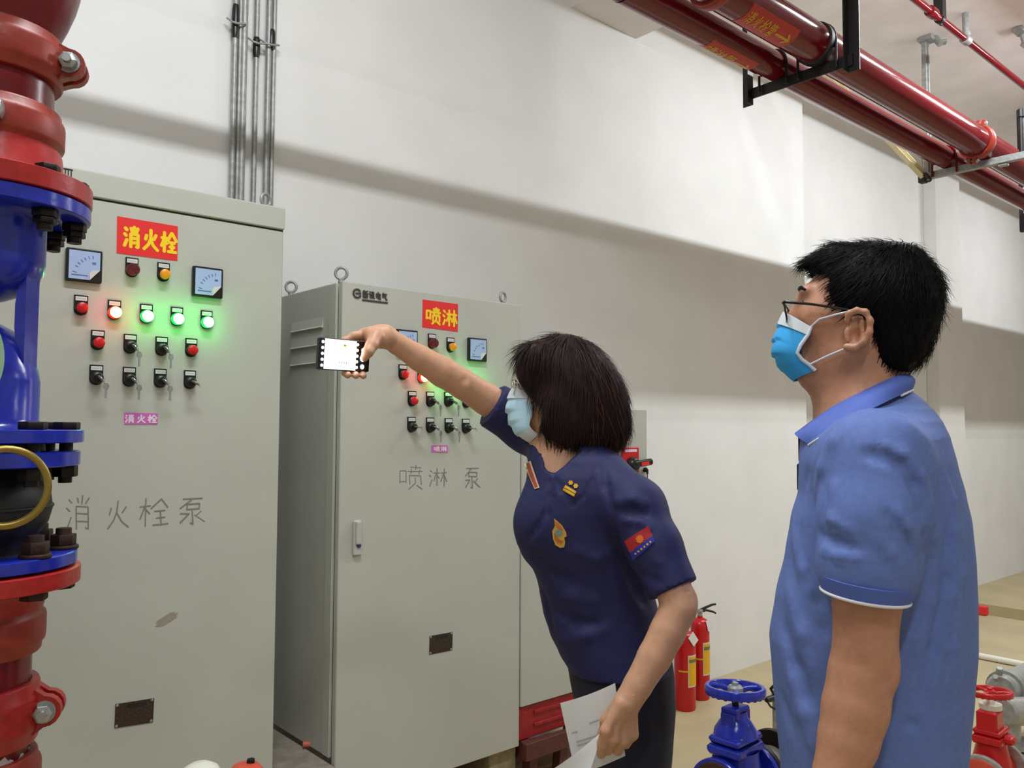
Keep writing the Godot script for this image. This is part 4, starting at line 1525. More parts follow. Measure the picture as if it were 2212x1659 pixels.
func column() -> void:
	var o := Vector3(CX0, 0, CZ0)
	var r := 0.084
	var b := MB.new()
	b.lathe(o, Vector3.UP, [[r, 2.0815], [r, 2.0991], [0.09, 2.1094], [0.101, 2.1351], [0.110, 2.1609], [0.116, 2.1866], [0.118, 2.2197], [0.118, 2.42]], 48)
	var bend := []
	for k in 9:
		var a := PI / 2 * k / 8.0
		bend.append(Vector3(CX0 - 0.2 * (1.0 - cos(a)), 2.42 + 0.2 * sin(a), CZ0))
	bend.append(Vector3(-2.45, 2.62, CZ0))
	b.tube(bend, 0.118, 40)
	var t := thing("riser_pipe", "big dark red riser pipe narrowing at the top of the valve column", "pipe", Vector3(CX0, 2.0815, CZ0))
	part(t, "reducer", b, M.riser_red)
	t = thing("pipe_coupling", "rust red grooved coupling at the top of the column, bolt facing right", "coupling", Vector3(CX0, 2.0580, CZ0), "couplings on the valve column")
	coupling(t, Vector3(CX0, 2.0638, CZ0), Vector3.UP, r, Vector3(0.93, 0, 0.37), M.cast_red, 0.036)
	t = thing("spool_pipe", "short dark red spool pipe between the two upper couplings", "pipe", Vector3(CX0, 1.9551, CZ0))
	b = MB.new()
	b.cyl(Vector3(CX0, 1.9551, CZ0), Vector3(CX0, 2.0653, CZ0), r, 48)
	part(t, "pipe", b, M.riser_red)
	t = thing("pipe_coupling", "orange red grooved coupling just above the upper red flange", "coupling", Vector3(CX0, 1.9477, CZ0), "couplings on the valve column")
	coupling(t, Vector3(CX0, 1.9507, CZ0), Vector3.UP, r, Vector3(-0.30, 0, 0.95), M.cast_red, 0.034)
	t = thing("pipe_flange", "bright red flange with its neck, bolted above the blue check valve", "flange", Vector3(CX0, 1.8434, CZ0))
	b = MB.new()
	b.lathe(o, Vector3.UP, [[0.05, 1.8434], [0.141, 1.8434], [0.1425, 1.8448], [0.1425, 1.8713], [0.140, 1.8728], [0.108, 1.8735], [0.102, 1.8853], [0.098, 1.9183], [0.093, 1.9330], [r, 1.9441]], 56)
	part(t, "flange", b, M.flange_red)
	bolt_circle(t, 0.0, 0.120, 8, 0.35, [[0.0175, 1.8728, 1.8845, 6]], M.dark_bolt)
	# check valve
	t = thing("check_valve", "glossy blue check valve between two flanges at the left edge", "valve", Vector3(CX0, 1.4737, CZ0))
	b = MB.new()
	b.lathe(o, Vector3.UP, [[0.05, 1.8191], [0.139, 1.8191], [0.141, 1.8206], [0.141, 1.8397], [0.139, 1.8412], [0.05, 1.8412]], 56)
	part(t, "upper_flange", b, M.valve_blue)
	b = MB.new()
	b.lathe(o, Vector3.UP, [[0.0, 1.6839], [0.012, 1.6854], [0.026, 1.6890], [0.042, 1.6957], [0.056, 1.7030], [0.069, 1.7162], [0.077, 1.7309], [0.0805, 1.7493], [0.0805, 1.8044], [0.085, 1.8125], [0.095, 1.8191]], 48)
	part(t, "upper_bowl", b, M.valve_blue)
	b = MB.new()
	b.lathe(o, Vector3.UP, [[0.094, 1.4928], [0.083, 1.4994], [0.0785, 1.5083], [0.0785, 1.5656], [0.075, 1.5862], [0.070, 1.5987], [0.065, 1.6141], [0.055, 1.6303], [0.041, 1.6435], [0.024, 1.6530], [0.012, 1.6560], [0.0, 1.6567]], 48)
	part(t, "lower_bowl", b, M.valve_blue)
	for s in [-1.0, 1.0]:
		b = MB.new()
		var dr: Vector3 = Vector3(0.754, 0, 0.657) * s
		var poly := PackedVector2Array([Vector2(0.046, 1.7346), Vector2(0.072, 1.7456), Vector2(0.072, 1.5803), Vector2(0.046, 1.5876), Vector2(0.058, 1.6280), Vector2(0.056, 1.6464), Vector2(0.056, 1.6817), Vector2(0.058, 1.6979)])
		b.prism(poly, Vector3(CX0, 0, CZ0) + Vector3(-0.657, 0, 0.754) * -0.02, dr, Vector3.UP, Vector3(-0.657, 0, 0.754) * 0.034)
		part(t, "side_web", b, M.valve_blue)
	b = MB.new()
	b.lathe(o, Vector3.UP, [[0.05, 1.4737], [0.139, 1.4737], [0.141, 1.4752], [0.141, 1.4921], [0.139, 1.4936], [0.05, 1.4936]], 56)
	part(t, "lower_flange", b, M.valve_blue)
	bolt_circle(t, 0.0, 0.118, 8, 0.35, [[0.018, 1.8066, 1.8191, 6], [0.011, 1.7875, 1.8081, 12], [0.0165, 1.7971, 1.8059, 6]], M.dark_bolt)
	# rubber joint
	t = thing("expansion_joint", "black rubber expansion joint with blue flanges below the check valve", "expansion joint", Vector3(CX0, 1.2900, CZ0))
	b = MB.new()
	b.lathe(o, Vector3.UP, [[0.088, 1.2893], [0.092, 1.2966], [0.074, 1.3098], [0.074, 1.3194], [0.083, 1.3341], [0.096, 1.3525], [0.1015, 1.3745], [0.0985, 1.3966], [0.089, 1.4149], [0.077, 1.4304], [0.074, 1.4384], [0.09, 1.4517], [0.088, 1.4715]], 48)
	b.torus(Vector3(CX0, 1.3774, CZ0), Vector3.UP, 0.1005, 0.003, 48, 6)
	part(t, "bellows", b, M.rubber)
	b = MB.new()
	b.lathe(o, Vector3.UP, [[0.078, 1.4384], [0.135, 1.4384], [0.137, 1.4399], [0.137, 1.4598], [0.135, 1.4612], [0.078, 1.4612]], 56)
	part(t, "upper_flange", b, M.valve_blue)
	b = MB.new()
	b.lathe(o, Vector3.UP, [[0.078, 1.2893], [0.135, 1.2893], [0.137, 1.2907], [0.137, 1.3069], [0.135, 1.3084], [0.078, 1.3084]], 56)
	part(t, "lower_flange", b, M.valve_blue)
	bolt_circle(t, 0.0, 0.117, 8, 0.42, [[0.0195, 1.4936, 1.5053, 6], [0.010, 1.4113, 1.4936, 12], [0.018, 1.4208, 1.4384, 6]], M.dark_bolt)
	bolt_circle(t, 0.0, 0.117, 8, 0.30, [[0.0115, 1.2599, 1.3407, 12], [0.0185, 1.3142, 1.3311, 6], [0.022, 1.3084, 1.3142, 16], [0.0185, 1.2481, 1.2599, 6]], M.rust_bolt)
	t = thing("pipe_flange", "bright red flange with its neck, bolted below the rubber joint", "flange", Vector3(CX0, 1.2202, CZ0))
	b = MB.new()
	b.lathe(o, Vector3.UP, [[r, 1.1908], [0.092, 1.2202], [0.098, 1.2422], [0.104, 1.2554], [0.108, 1.2591], [0.140, 1.2599], [0.1425, 1.2613], [0.1425, 1.2841], [0.140, 1.2856], [0.05, 1.2856]], 56)
	part(t, "flange", b, M.flange_red)
	t = thing("pipe_coupling", "orange red grooved coupling just below the lower red flange", "coupling", Vector3(CX0, 1.1945, CZ0), "couplings on the valve column")
	coupling(t, Vector3(CX0, 1.1967, CZ0), Vector3.UP, r * 0.97, Vector3(-0.25, 0, 0.97), M.cast_red, 0.036)
	t = thing("spool_pipe", "dark red spool pipe with chipped paint at the foot of the column", "pipe", Vector3(CX0, 0, CZ0))
	b = MB.new()
	b.cyl(Vector3(CX0, 0.0, CZ0), Vector3(CX0, 1.1981, CZ0), r * 0.96, 48)
	part(t, "pipe", b, M.riser_red)
	b = MB.new()
	rng.seed = 5
	for k in 16:
		var a := rng.randf_range(0.1, 1.15)
		var yy := rng.randf_range(0.9762, 1.0203)
		var s := rng.randf_range(0.003, 0.009)
		var nn := Vector3(cos(a), 0, sin(a))
		var tt := Vector3(-sin(a), 0, cos(a))
		var pts := []
		for e in 7:
			var ph := TAU * e / 7.0
			pts.append(Vector2(cos(ph), sin(ph) * 0.7) * s * rng.randf_range(0.6, 1.3))
		b.prism(PackedVector2Array(pts), Vector3(CX0, yy, CZ0) + nn * (r * 0.96 - 0.0002), tt, Vector3.UP, nn * 0.0006)
	part(t, "paint_chips", b, M.tag_white, "small chips showing pale primer")
	b = MB.new()
	b.lathe(o, Vector3.UP, [[r, 0.0], [0.14, 0.0], [0.14, 0.025], [r, 0.025]], 48)
	part(t, "floor_flange", b, M.flange_red)
	t = thing("pipe_coupling", "deep red grooved coupling low on the column with a silver bolt on the right", "coupling", Vector3(CX0, 1.0658, CZ0), "couplings on the valve column")
	coupling(t, Vector3(CX0, 1.0732, CZ0), Vector3.UP, r * 0.97, Vector3(0.93, 0, 0.37), M.flange_red, 0.044)
	t = thing("pipe_coupling", "orange red coupling at the very bottom of the column, cut by the picture edge", "coupling", Vector3(CX0, 0.9703, CZ0), "couplings on the valve column")
	coupling(t, Vector3(CX0, 0.9762, CZ0), Vector3.UP, r * 0.97, Vector3(-0.4, 0, 0.92), M.cast_red, 0.036)
	# pressure gauge on a coiled brass siphon
	var gc := Vector3(0.1053,1.5796,-1.1650)
	var face := (Vector3(0, 1.5, 0) - gc).normalized()
	face = (face + Vector3(0.15, 0, 0.1)).normalized()
	t = thing("pressure_gauge", "large pressure gauge with a painted green reflection, on a coiled brass siphon, at the left edge", "gauge", gc)
	b = MB.new()
	b.lathe(gc - face * 0.035, face, [[0.0, 0.0], [0.078, 0.0], [0.083, 0.008], [0.083, 0.035], [0.086, 0.038], [0.086, 0.046], [0.0795, 0.046]], 56)
	part(t, "case", b, M.green_reflection)
	b = MB.new()
	b.lathe(gc - face * 0.035, face, [[0.081, 0.0435], [0.05, 0.047], [0.0, 0.049]], 56)
	part(t, "dial", b, M.green_reflection)
	var rc := Vector3(0.1970,1.4244,-1.1623)
	var rr := 0.0465
	var toc := (Vector3(0, 1.5, 0) - rc).normalized()
	var ex := Vector3.UP.cross(toc).normalized()
	var ey := toc.cross(ex)
	b = MB.new()
	var pts := []
	pts.append(Vector3(0.1130,1.4932,-1.1776))
	pts.append(Vector3(0.1182,1.4632,-1.1885))
	pts.append(Vector3(0.1393,1.4327,-1.1855))
	for k in 41:
		var a := PI + TAU * k / 40.0
		pts.append(rc + (ex * cos(a) - ey * sin(a)) * rr * -1.0 * -1.0 + toc * (0.006 - 0.012 * k / 40.0))
	pts.append(Vector3(0.1556,1.4178,-1.2388))
	pts.append(Vector3(0.1588,1.4435,-1.3139))
	pts.append(Vector3(0.1782,1.4563,-1.3891))
	b.tube(pts, 0.0046, 12)
	part(t, "siphon", b, M.brass, "brass tube bent into a loop")

# ---------------------------------------------------------------- things low down
func extinguisher(p: Vector3, r: float, h: float, label: String, tagturn: float, d: Vector3, tagx: float) -> void:
	var t := thing("fire_extinguisher", label, "extinguisher", p, "red fire extinguishers by the wall")
	var b := MB.new()
	b.lathe(p, Vector3.UP, [[0.0, 0.0], [r * 0.93, 0.0], [r, 0.01], [r, h * 0.76], [r * 0.95, h * 0.81], [r * 0.8, h * 0.845], [r * 0.5, h * 0.865], [r * 0.3, h * 0.87], [r * 0.3, h * 0.89], [0.0, h * 0.89]], 36)
	part(t, "cylinder", b, M.extinguisher_red)
	b = MB.new()
	b.cyl(p + Vector3(0, h * 0.88, 0), p + Vector3(0, h * 0.945, 0), r * 0.26, 14)
	b.box(p + Vector3(0, h * 0.94, 0), Vector3(0.03, 0.02, 0.03), 0.004)
	part(t, "valve", b, M.zinc_dull)
	b = MB.new()
	b.tube([p + Vector3(0, h * 0.945, 0), p + d * 0.03 + Vector3(0, h * 0.97, 0), p + d * 0.075 + Vector3(0, h * 1.0, 0), p + d * 0.10 + Vector3(0, h * 1.005, 0)], [0.009, 0.008, 0.007, 0.006], 8)
	b.tube([p + Vector3(0, h * 0.93, 0), p + d * 0.04 + Vector3(0, h * 0.945, 0), p + d * 0.08 + Vector3(0, h * 0.925, 0), p + d * 0.10 + Vector3(0, h * 0.905, 0)], [0.008, 0.007, 0.006, 0.005], 8)
	part(t, "squeeze_grip", b, M.black_plastic)
	# wrapped paper label
	var a0 := PI * 0.12
	var a1 := PI * 0.70
	for e in [["label", 0.0006, 0.27, 0.62, 0.0, M.film_white], ["label_print", 0.0012, 0.285, 0.605, 0.08, M.label_yellow], ["label_heading", 0.0018, 0.54, 0.575, 0.12, M.label_olive], ["belt", 0.0015, 0.435, 0.452, -1.0, M.label_yellow]]:
		var rows := []
		for i in 3:
			var row := []
			for j in 15:
				var a: float = lerpf(a0 + e[4] * 0.9, a1 - e[4] * 0.9, j / 14.0)
				row.append(p + Vector3(cos(a) * (r + e[1]), h * lerpf(e[2], e[3], i / 2.0), sin(a) * (r + e[1])))
			rows.append(row)
		b = MB.new()
		var test: Vector3 = (rows[1][7] - rows[0][7]).cross(rows[0][8] - rows[0][7])
		b.slab(rows, 0.0005, 1.0 if test.dot(rows[0][7] - p - Vector3(0, rows[0][7].y - p.y, 0)) > 0 else -1.0)
		part(t, e[0], b, e[5])
	b = MB.new()
	var c := p + Vector3(tagx, h * 0.80, r * 1.04)
	b.box(c, Vector3(0.05, 0.058, 0.0012), 0.0, Basis(Vector3.BACK, tagturn) * Basis(Vector3.RIGHT, -0.2))
	part(t, "inspection_tag", b, M.film_white, "white hanging inspection tag")

func handwheel(t: Node, c: Vector3, up: Vector3, R: float, thick: float, m: Material, hub: Material, spokes: int, a0: float) -> void:
	var ax := up.normalized()
	var ex := (Vector3.RIGHT - ax * ax.x).normalized()
	var ez := ex.cross(ax)
	var b := MB.new()
	b.lathe(c, ax, [[R * 0.80, -thick], [R * 0.97, -thick], [R, -thick * 0.6], [R, thick * 0.6], [R * 0.96, thick], [R * 0.86, thick], [R * 0.8, thick * 0.4], [R * 0.80, -thick]], 48)
	for k in 24:
		var a := TAU * k / 24.0
		b.box(c + (ex * cos(a) + ez * sin(a)) * R * 0.93 - ax * thick, Vector3(R * 0.1, thick * 0.4, R * 0.12), thick * 0.15, Basis(ex * cos(a) + ez * sin(a), ax, (ex * cos(a) + ez * sin(a)).cross(ax)))
	for k in spokes:
		var a := TAU * k / spokes + a0
		var d := ex * cos(a) + ez * sin(a)
		b.tube([c + d * R * 0.15 - ax * thick * 0.2, c + d * R * 0.5 + ax * thick * 0.2, c + d * R * 0.86], [thick * 0.8, thick * 0.65, thick * 0.8], 10)
	part(t, "handwheel", b, m)
	b = MB.new()
	b.lathe(c, ax, [[0.0, -thick], [R * 0.24, -thick], [R * 0.26, thick * 0.6], [R * 0.2, thick * 1.1], [0.0, thick * 1.1]], 20)
	bolt(b, c + ax * thick, ax, R * 0.11, thick * 0.8)
	part(t, "hub", b, hub)

func flange_disc(b: MB, c: Vector3, ax: Vector3, R: float, th: float) -> void:
	b.lathe(c - ax * th * 0.5, ax, [[0.0, 0.0], [R - 0.003, 0.0], [R, 0.003], [R, th - 0.003], [R - 0.003, th], [0.0, th]], 40)

func floor_things() -> void:
	extinguisher(Vector3(3.6683,0.0000,-2.7786), 0.057, 0.475, "red fire extinguisher in front, half hidden by the woman's forearm", 0.6, Vector3(-0.9, 0, 0.43), -0.004)
	extinguisher(Vector3(3.8763,0.0000,-2.8311), 0.052, 0.51, "red fire extinguisher behind, with its black grip showing", 0.1, Vector3(0.9, 0, 0.43), 0.016)
	# blue gate valve
	var ax := Vector3(0.754 * 0.72 + 0.657 * 0.69, 0, 0.657 * 0.72 - 0.754 * 0.69).normalized()
	var c := Vector3(2.3763,0.3406,-1.5968)
	var side := ax.cross(Vector3.UP).normalized()
	var t := thing("gate_valve", "blue gate valve with a round handwheel beside the man's shirt", "valve", Vector3(c.x, 0, c.z))
	var b := MB.new()
	b.lathe(c - ax * 0.09, ax, [[0.062, 0.0], [0.062, 0.03], [0.078, 0.06], [0.078, 0.12], [0.062, 0.15], [0.062, 0.18]], 32)
	b.lathe(c, Vector3.UP, [[0.082, -0.02], [0.080, 0.06], [0.074, 0.10], [0.074, 0.115]], 32)
	part(t, "body", b, M.valve_blue)
	b = MB.new()
	b.box(c + Vector3(0, 0.118, 0), Vector3(0.17, 0.035, 0.125), 0.012, Basis(ax, Vector3.UP, ax.cross(Vector3.UP)))
	b.box(c + Vector3(0, 0.15, 0), Vector3(0.16, 0.025, 0.115), 0.010, Basis(ax, Vector3.UP, ax.cross(Vector3.UP)))
	b.lathe(c, Vector3.UP, [[0.072, 0.155], [0.068, 0.175], [0.052, 0.20], [0.040, 0.215], [0.036, 0.235]], 28)
	for s in [-1.0, 1.0]:
		b.box(c + ax * 0.045 * s + Vector3(0, 0.20, 0), Vector3(0.016, 0.07, 0.05), 0.004, Basis(ax, Vector3.UP, ax.cross(Vector3.UP)))
	b.box(c + Vector3(0, 0.232, 0), Vector3(0.085, 0.035, 0.06), 0.005, Basis(ax, Vector3.UP, ax.cross(Vector3.UP)))
	part(t, "bonnet", b, M.valve_blue)
	for s in [[-0.6, 1.0], [0.6, 1.0], [-0.6, -1.0], [0.6, -1.0]]:
		b = MB.new()
		b.lathe(c + ax * 0.07 * s[0] + ax.cross(Vector3.UP) * 0.045 * s[1] + Vector3(0, 0.162, 0), Vector3.UP, [[0.009, 0.0], [0.009, 0.004], [0.0, 0.005]], 12)
		part(t, "bonnet_bolt", b, M.zinc_dull)
	b = MB.new()
	b.cyl(c + Vector3(0, 0.24, 0), c + Vector3(0, 0.30, 0), 0.011, 14)
	part(t, "stem", b, M.dark_bolt)
	handwheel(t, c + Vector3(0, 0.300, 0), Vector3(0.05, 1, -0.03), 0.0985, 0.014, M.valve_blue, M.zinc_dull, 3, 0.4)
	for s in [-1.0, 1.0]:
		b = MB.new()
		flange_disc(b, c + ax * 0.10 * s, ax, 0.105, 0.02)
		part(t, "flange", b, M.valve_blue)
	b = MB.new()
	b.lathe(c - ax * 0.1101, -ax, [[0.094, 0.0], [0.092, 0.004], [0.062, 0.004], [0.06, 0.001], [0.0, 0.001]], 36)
	b.box(c - ax * 0.116 + side * 0.02 + Vector3(0, 0.035, 0), Vector3(0.05, 0.028, 0.008), 0.004, Basis(side, Vector3.UP, ax))
	part(t, "open_face", b, M.rust_inside, "rusty open flange face")
	b = MB.new()
	b.cyl(Vector3(c.x, 0.0, c.z), c - Vector3(0, 0.06, 0), 0.035, 18)
	b.lathe(Vector3(c.x, 0, c.z), Vector3.UP, [[0.0, 0.0], [0.09, 0.0], [0.09, 0.012], [0.0, 0.012]], 24)
	part(t, "pedestal", b, M.black_steel)
	# flanged pipe behind it
	var c2 := c + ax * 0.32
	t = thing("suction_pipe", "grey steel pipe with a dark flange behind the blue valve", "pipe", Vector3(c2.x, 0, c2.z))
	b = MB.new()
	b.cyl(c + ax * 0.14, c + ax * 0.75, 0.06, 28)
	part(t, "pipe", b, M.grey_pipe)
	b = MB.new()
	flange_disc(b, c + ax * 0.123, ax, 0.105, 0.022)
	part(t, "flange", b, M.dark_bolt)
	b = MB.new()
	b.lathe(c + ax * 0.235, ax, [[0.062, 0.0], [0.112, 0.0], [0.112, 0.022], [0.062, 0.022]], 36)
	part(t, "flange", b, M.dark_bolt)
	b = MB.new()
	b.cyl(Vector3((c + ax * 0.5).x, 0, (c + ax * 0.5).z), (c + ax * 0.5) - Vector3(0, 0.05, 0), 0.03, 16)
	part(t, "pedestal", b, M.black_steel)
	# small lever valve peeping out behind the man
	var lv := Vector3(3.0111,0.4281,-1.8342)
	t = thing("lever_valve", "small black lever valve peeping out behind the man's shirt", "valve", Vector3(lv.x, 0, lv.z))
	b = MB.new()
	b.cyl(Vector3(lv.x, 0, lv.z), lv, 0.014, 14)
	b.ball(lv, Vector3(0.022, 0.02, 0.022))
	part(t, "body", b, M.zinc_dull)
	b = MB.new()
	b.tube([lv, Vector3(2.9763,0.4676,-1.8352), Vector3(2.9908,0.5217,-1.7921)], 0.006, 8)
	b.tube([lv, Vector3(2.9646,0.4304,-1.8347), Vector3(2.9460,0.4299,-1.8376)], [0.012, 0.013, 0.010], 10)
	b.tube([Vector3(2.9460,0.4299,-1.8376), Vector3(2.9685,0.4011,-1.8333), Vector3(3.0188,0.3726,-1.8313)], 0.004, 8)
	part(t, "lever", b, M.black_plastic)
	# red gate valve at the right edge
	c = Vector3(3.3409,0.2570,-1.1598)
	t = thing("gate_valve", "red gate valve with a red handwheel at the right edge", "valve", Vector3(c.x, 0, c.z))
	b = MB.new()
	b.lathe(c - ax * 0.1, ax, [[0.055, 0.0], [0.055, 0.04], [0.068, 0.07], [0.068, 0.13], [0.055, 0.16], [0.055, 0.2]], 28)
	b.lathe(c, Vector3.UP, [[0.070, -0.02], [0.062, 0.05], [0.05, 0.10], [0.05, 0.112]], 28)
	part(t, "body", b, M.extinguisher_red)
	b = MB.new()
	var bb := Basis(ax, Vector3.UP, ax.cross(Vector3.UP))
	b.box(c + Vector3(0, 0.125, 0), Vector3(0.125, 0.032, 0.10), 0.008, bb)
	b.box(c + Vector3(0, 0.152, 0), Vector3(0.115, 0.022, 0.095), 0.008, bb)
	b.box(c + Vector3(-0.01, 0.19, 0), Vector3(0.085, 0.075, 0.07), 0.008, bb)
	b.box(c + side * 0.055 + Vector3(0, 0.13, 0), Vector3(0.05, 0.03, 0.05), 0.012, bb)
	part(t, "bonnet", b, M.extinguisher_red)
	b = MB.new()
	b.lathe(c + Vector3(0, 0.228, 0), Vector3.UP, [[0.0, 0.0], [0.038, 0.0], [0.038, 0.018], [0.016, 0.022], [0.011, 0.05], [0.0, 0.05]], 24)
	part(t, "gland", b, M.white_pipe, "cream gland ring")
	handwheel(t, c + Vector3(0, 0.285, 0), Vector3(0.02, 1, -0.05), 0.076, 0.009, M.extinguisher_red, M.extinguisher_red, 3, 1.1)
	for s in [-1.0, 1.0]:
		b = MB.new()
		flange_disc(b, c + ax * 0.105 * s, ax, 0.088, 0.018)
		part(t, "flange", b, M.grey_pipe)
	b = MB.new()
	b.box(c + ax * 0.06 + Vector3(0, 0.11, 0) + side * 0.05, Vector3(0.03, 0.03, 0.03), 0.01, bb)
	b.lathe(c - ax * 0.115, -ax, [[0.075, 0.0], [0.07, 0.004], [0.0, 0.004]], 28)
	part(t, "open_face", b, M.orange_paint, "orange open flange face")
	b = MB.new()
	b.cyl(Vector3(c.x, 0.0, c.z), c - Vector3(0, 0.05, 0), 0.03, 16)
	part(t, "pedestal", b, M.black_steel)
	# silver pipes behind it
	t = thing("header_pipe", "thick silver pipe running off behind the red valve, upper one", "pipe", Vector3(4.8721,0.0000,-1.4948))
	b = MB.new()
	var pa := Vector3(4.0257,0.3641,-1.3522)
	var pb := Vector3(5.4614,0.2496,-1.4368)
	b.cyl(pa, pb, 0.066, 28, 0.01)
	part(t, "pipe", b, M.grey_pipe)
	b = MB.new()
	b.lathe(pa, pb - pa, [[0.066, 0.05], [0.078, 0.05], [0.078, 0.1], [0.066, 0.1]], 28)
	bolt(b, pa + Vector3(-0.02, 0.075, 0.0), Vector3(-0.3, 1, 0.2), 0.014, 0.03)
	bolt(b, pa + Vector3(-0.06, 0.06, 0.0), Vector3(-0.8, 0.6, 0.2), 0.012, 0.03)
	part(t, "clamp", b, M.zinc_dull)
	b = MB.new()
	var pm := pa.lerp(pb, 0.5)
	b.cyl(Vector3(pm.x, 0, pm.z), pm - Vector3(0, 0.05, 0), 0.03, 14)
	part(t, "pedestal", b, M.black_steel)
	t = thing("header_pipe", "thick silver pipe running off behind the red valve, lower one", "pipe", Vector3(4.0868,0.0000,-1.1566))
	b = MB.new()
	pa = Vector3(3.7566,0.3566,-1.2553)
	pb = Vector3(4.5118,0.2563,-1.0687)
	b.cyl(pa, pb, 0.056, 28, 0.008)
	b.cyl(pa + Vector3(0.05, -0.02, 0), Vector3(pa.x + 0.05, 0.0, pa.z), 0.045, 24)
	part(t, "pipe", b, M.grey_pipe)
	b = MB.new()
	b.lathe(Vector3(pa.x + 0.05, pa.y - 0.12, pa.z), Vector3.UP, [[0.045, -0.02], [0.085, -0.02], [0.085, 0.0], [0.045, 0.0]], 28)
	b.lathe(Vector3(pa.x + 0.05, pa.y - 0.15, pa.z), Vector3.UP, [[0.045, -0.02], [0.085, -0.02], [0.085, 0.0], [0.045, 0.0]], 28)
	part(t, "flange", b, M.zinc_dull)
	# floor pipe, brick and small tops at the bottom edge
	b = MB.new()
	b.cyl(Vector3(5.935, 0.02, -2.4), Vector3(5.935, 0.02, 3.2), 0.02, 16)
	single("floor_pipe", b, M.white_pipe, "thin white pipe lying across the beige floor at the right", "pipe", Vector3(5.935, 0, 0.4))
	b = MB.new()
	b.box(Vector3(7.36, 0.035, -2.62), Vector3(0.07, 0.07, 0.12), 0.008)
	single("red_block", b, M.sign_red, "small red block lying at the edge of the drain trench", "block", Vector3(7.36, 0, -2.62))
	var wp := Vector3(0.7608,0.6473,-1.9877)
	t = thing("capped_pipe", "white domed pipe cap peeping in at the bottom of the picture", "pipe", Vector3(wp.x, 0, wp.z))
	b = MB.new()
	b.cyl(Vector3(wp.x, 0, wp.z), Vector3(wp.x, wp.y, wp.z), 0.04, 24)
	part(t, "pipe", b, M.white_pipe)
	b = MB.new()
	b.lathe(Vector3(wp.x, wp.y - 0.02, wp.z), Vector3.UP, [[0.05, 0.0], [0.052, 0.02], [0.050, 0.045], [0.040, 0.064], [0.022, 0.074], [0.0, 0.077]], 32)
	part(t, "cap", b, M.white_pipe)
	wp = Vector3(0.8417,0.6478,-1.9171)
	t = thing("air_vent", "orange red air vent top peeping in at the bottom of the picture", "valve", Vector3(wp.x, 0, wp.z))
	b = MB.new()
	b.cyl(Vector3(wp.x, 0, wp.z), Vector3(wp.x, wp.y, wp.z), 0.022, 20)
	part(t, "pipe", b, M.orange_paint)
	b = MB.new()
	b.lathe(Vector3(wp.x, wp.y - 0.02, wp.z), Vector3.UP, [[0.036, 0.0], [0.042, 0.03], [0.040, 0.058], [0.030, 0.070], [0.014, 0.074], [0.0, 0.074]], 28)
	part(t, "cap", b, M.orange_paint)
	b = MB.new()
	bolt(b, Vector3(wp.x + 0.012, wp.y + 0.05, wp.z), Vector3.UP, 0.010, 0.012)
	part(t, "screw", b, M.dark_bolt)

# ---------------------------------------------------------------- the two people
func bounds(f: Field, pad := 0.012) -> AABB:
	var b := AABB()
	var first := true
	for p in f.add:
		var pts := []
		if p.t == 0:
			pts = [[p.a, p.ra], [p.b, p.rb]]
		elif p.t == 1:
			pts = [[p.a, maxf(p.r.x, maxf(p.r.y, p.r.z))]]
		elif p.t == 2:
			for s in p.st:
				pts.append([s[0], maxf(s[1], s[2])])
		for q in pts:
			var bb := AABB(q[0] - Vector3.ONE * (q[1] + pad), Vector3.ONE * 2.0 * (q[1] + pad))
			b = bb if first else b.merge(bb)
			first = false
	return b

func flesh(f: Field, cell: float, mb: MB, ylo := -9.0, yhi := 9.0) -> void:
	var b := bounds(f)
	var lo := b.position
	var hi := b.end
	lo.y = maxf(lo.y, ylo)
	hi.y = minf(hi.y, yhi)
	f.nets(lo, hi, cell, mb)

func hit(f: Field, a: Vector3, b: Vector3) -> Array:
	# where the straight line from a to b first meets the surface: [point, normal]
	var d := (b - a).normalized()
	var p := a
	var l := 0.0
	var far := a.distance_to(b)
	while l < far:
		var x := f.val(p, f.add, f.sub, f.crease)
		if x < 0.0006:
			break
		l += maxf(x * 0.7, 0.0008)
		p = a + d * l
	var e := 0.003
	var x0 := f.val(p, f.add, f.sub, f.crease)
	var n := Vector3(f.val(p + Vector3(e, 0, 0), f.add, f.sub, f.crease) - x0, f.val(p + Vector3(0, e, 0), f.add, f.sub, f.crease) - x0, f.val(p + Vector3(0, 0, e), f.add, f.sub, f.crease) - x0).normalized()
	return [p, n]

func sewn(t: Node, called: String, f: Field, near: Array, far: Array, res: int, lift: float, m: Material, label := "") -> MeshInstance3D:
	# a patch laid on the cloth between four corners (clockwise from top left)
	var rows := []
	for i in res + 1:
		var row := []
		for j in res + 1:
			var u := float(j) / res
			var v := float(i) / res
			var a: Vector3 = near[0].lerp(near[1], u).lerp(near[3].lerp(near[2], u), v)
			var b: Vector3 = far[0].lerp(far[1], u).lerp(far[3].lerp(far[2], u), v)
			var h := hit(f, a, b)
			row.append(h[0] + h[1] * lift)
		rows.append(row)
	var mb := MB.new()
	var h0 := hit(f, (near[0] + near[2]) * 0.5, (far[0] + far[2]) * 0.5)
	var nn: Vector3 = (rows[1][0] - rows[0][0]).cross(rows[0][1] - rows[0][0])
	mb.slab(rows, 0.0012, 1.0 if nn.dot(h0[1]) > 0.0 else -1.0)
	return part(t, called, mb, m, label)

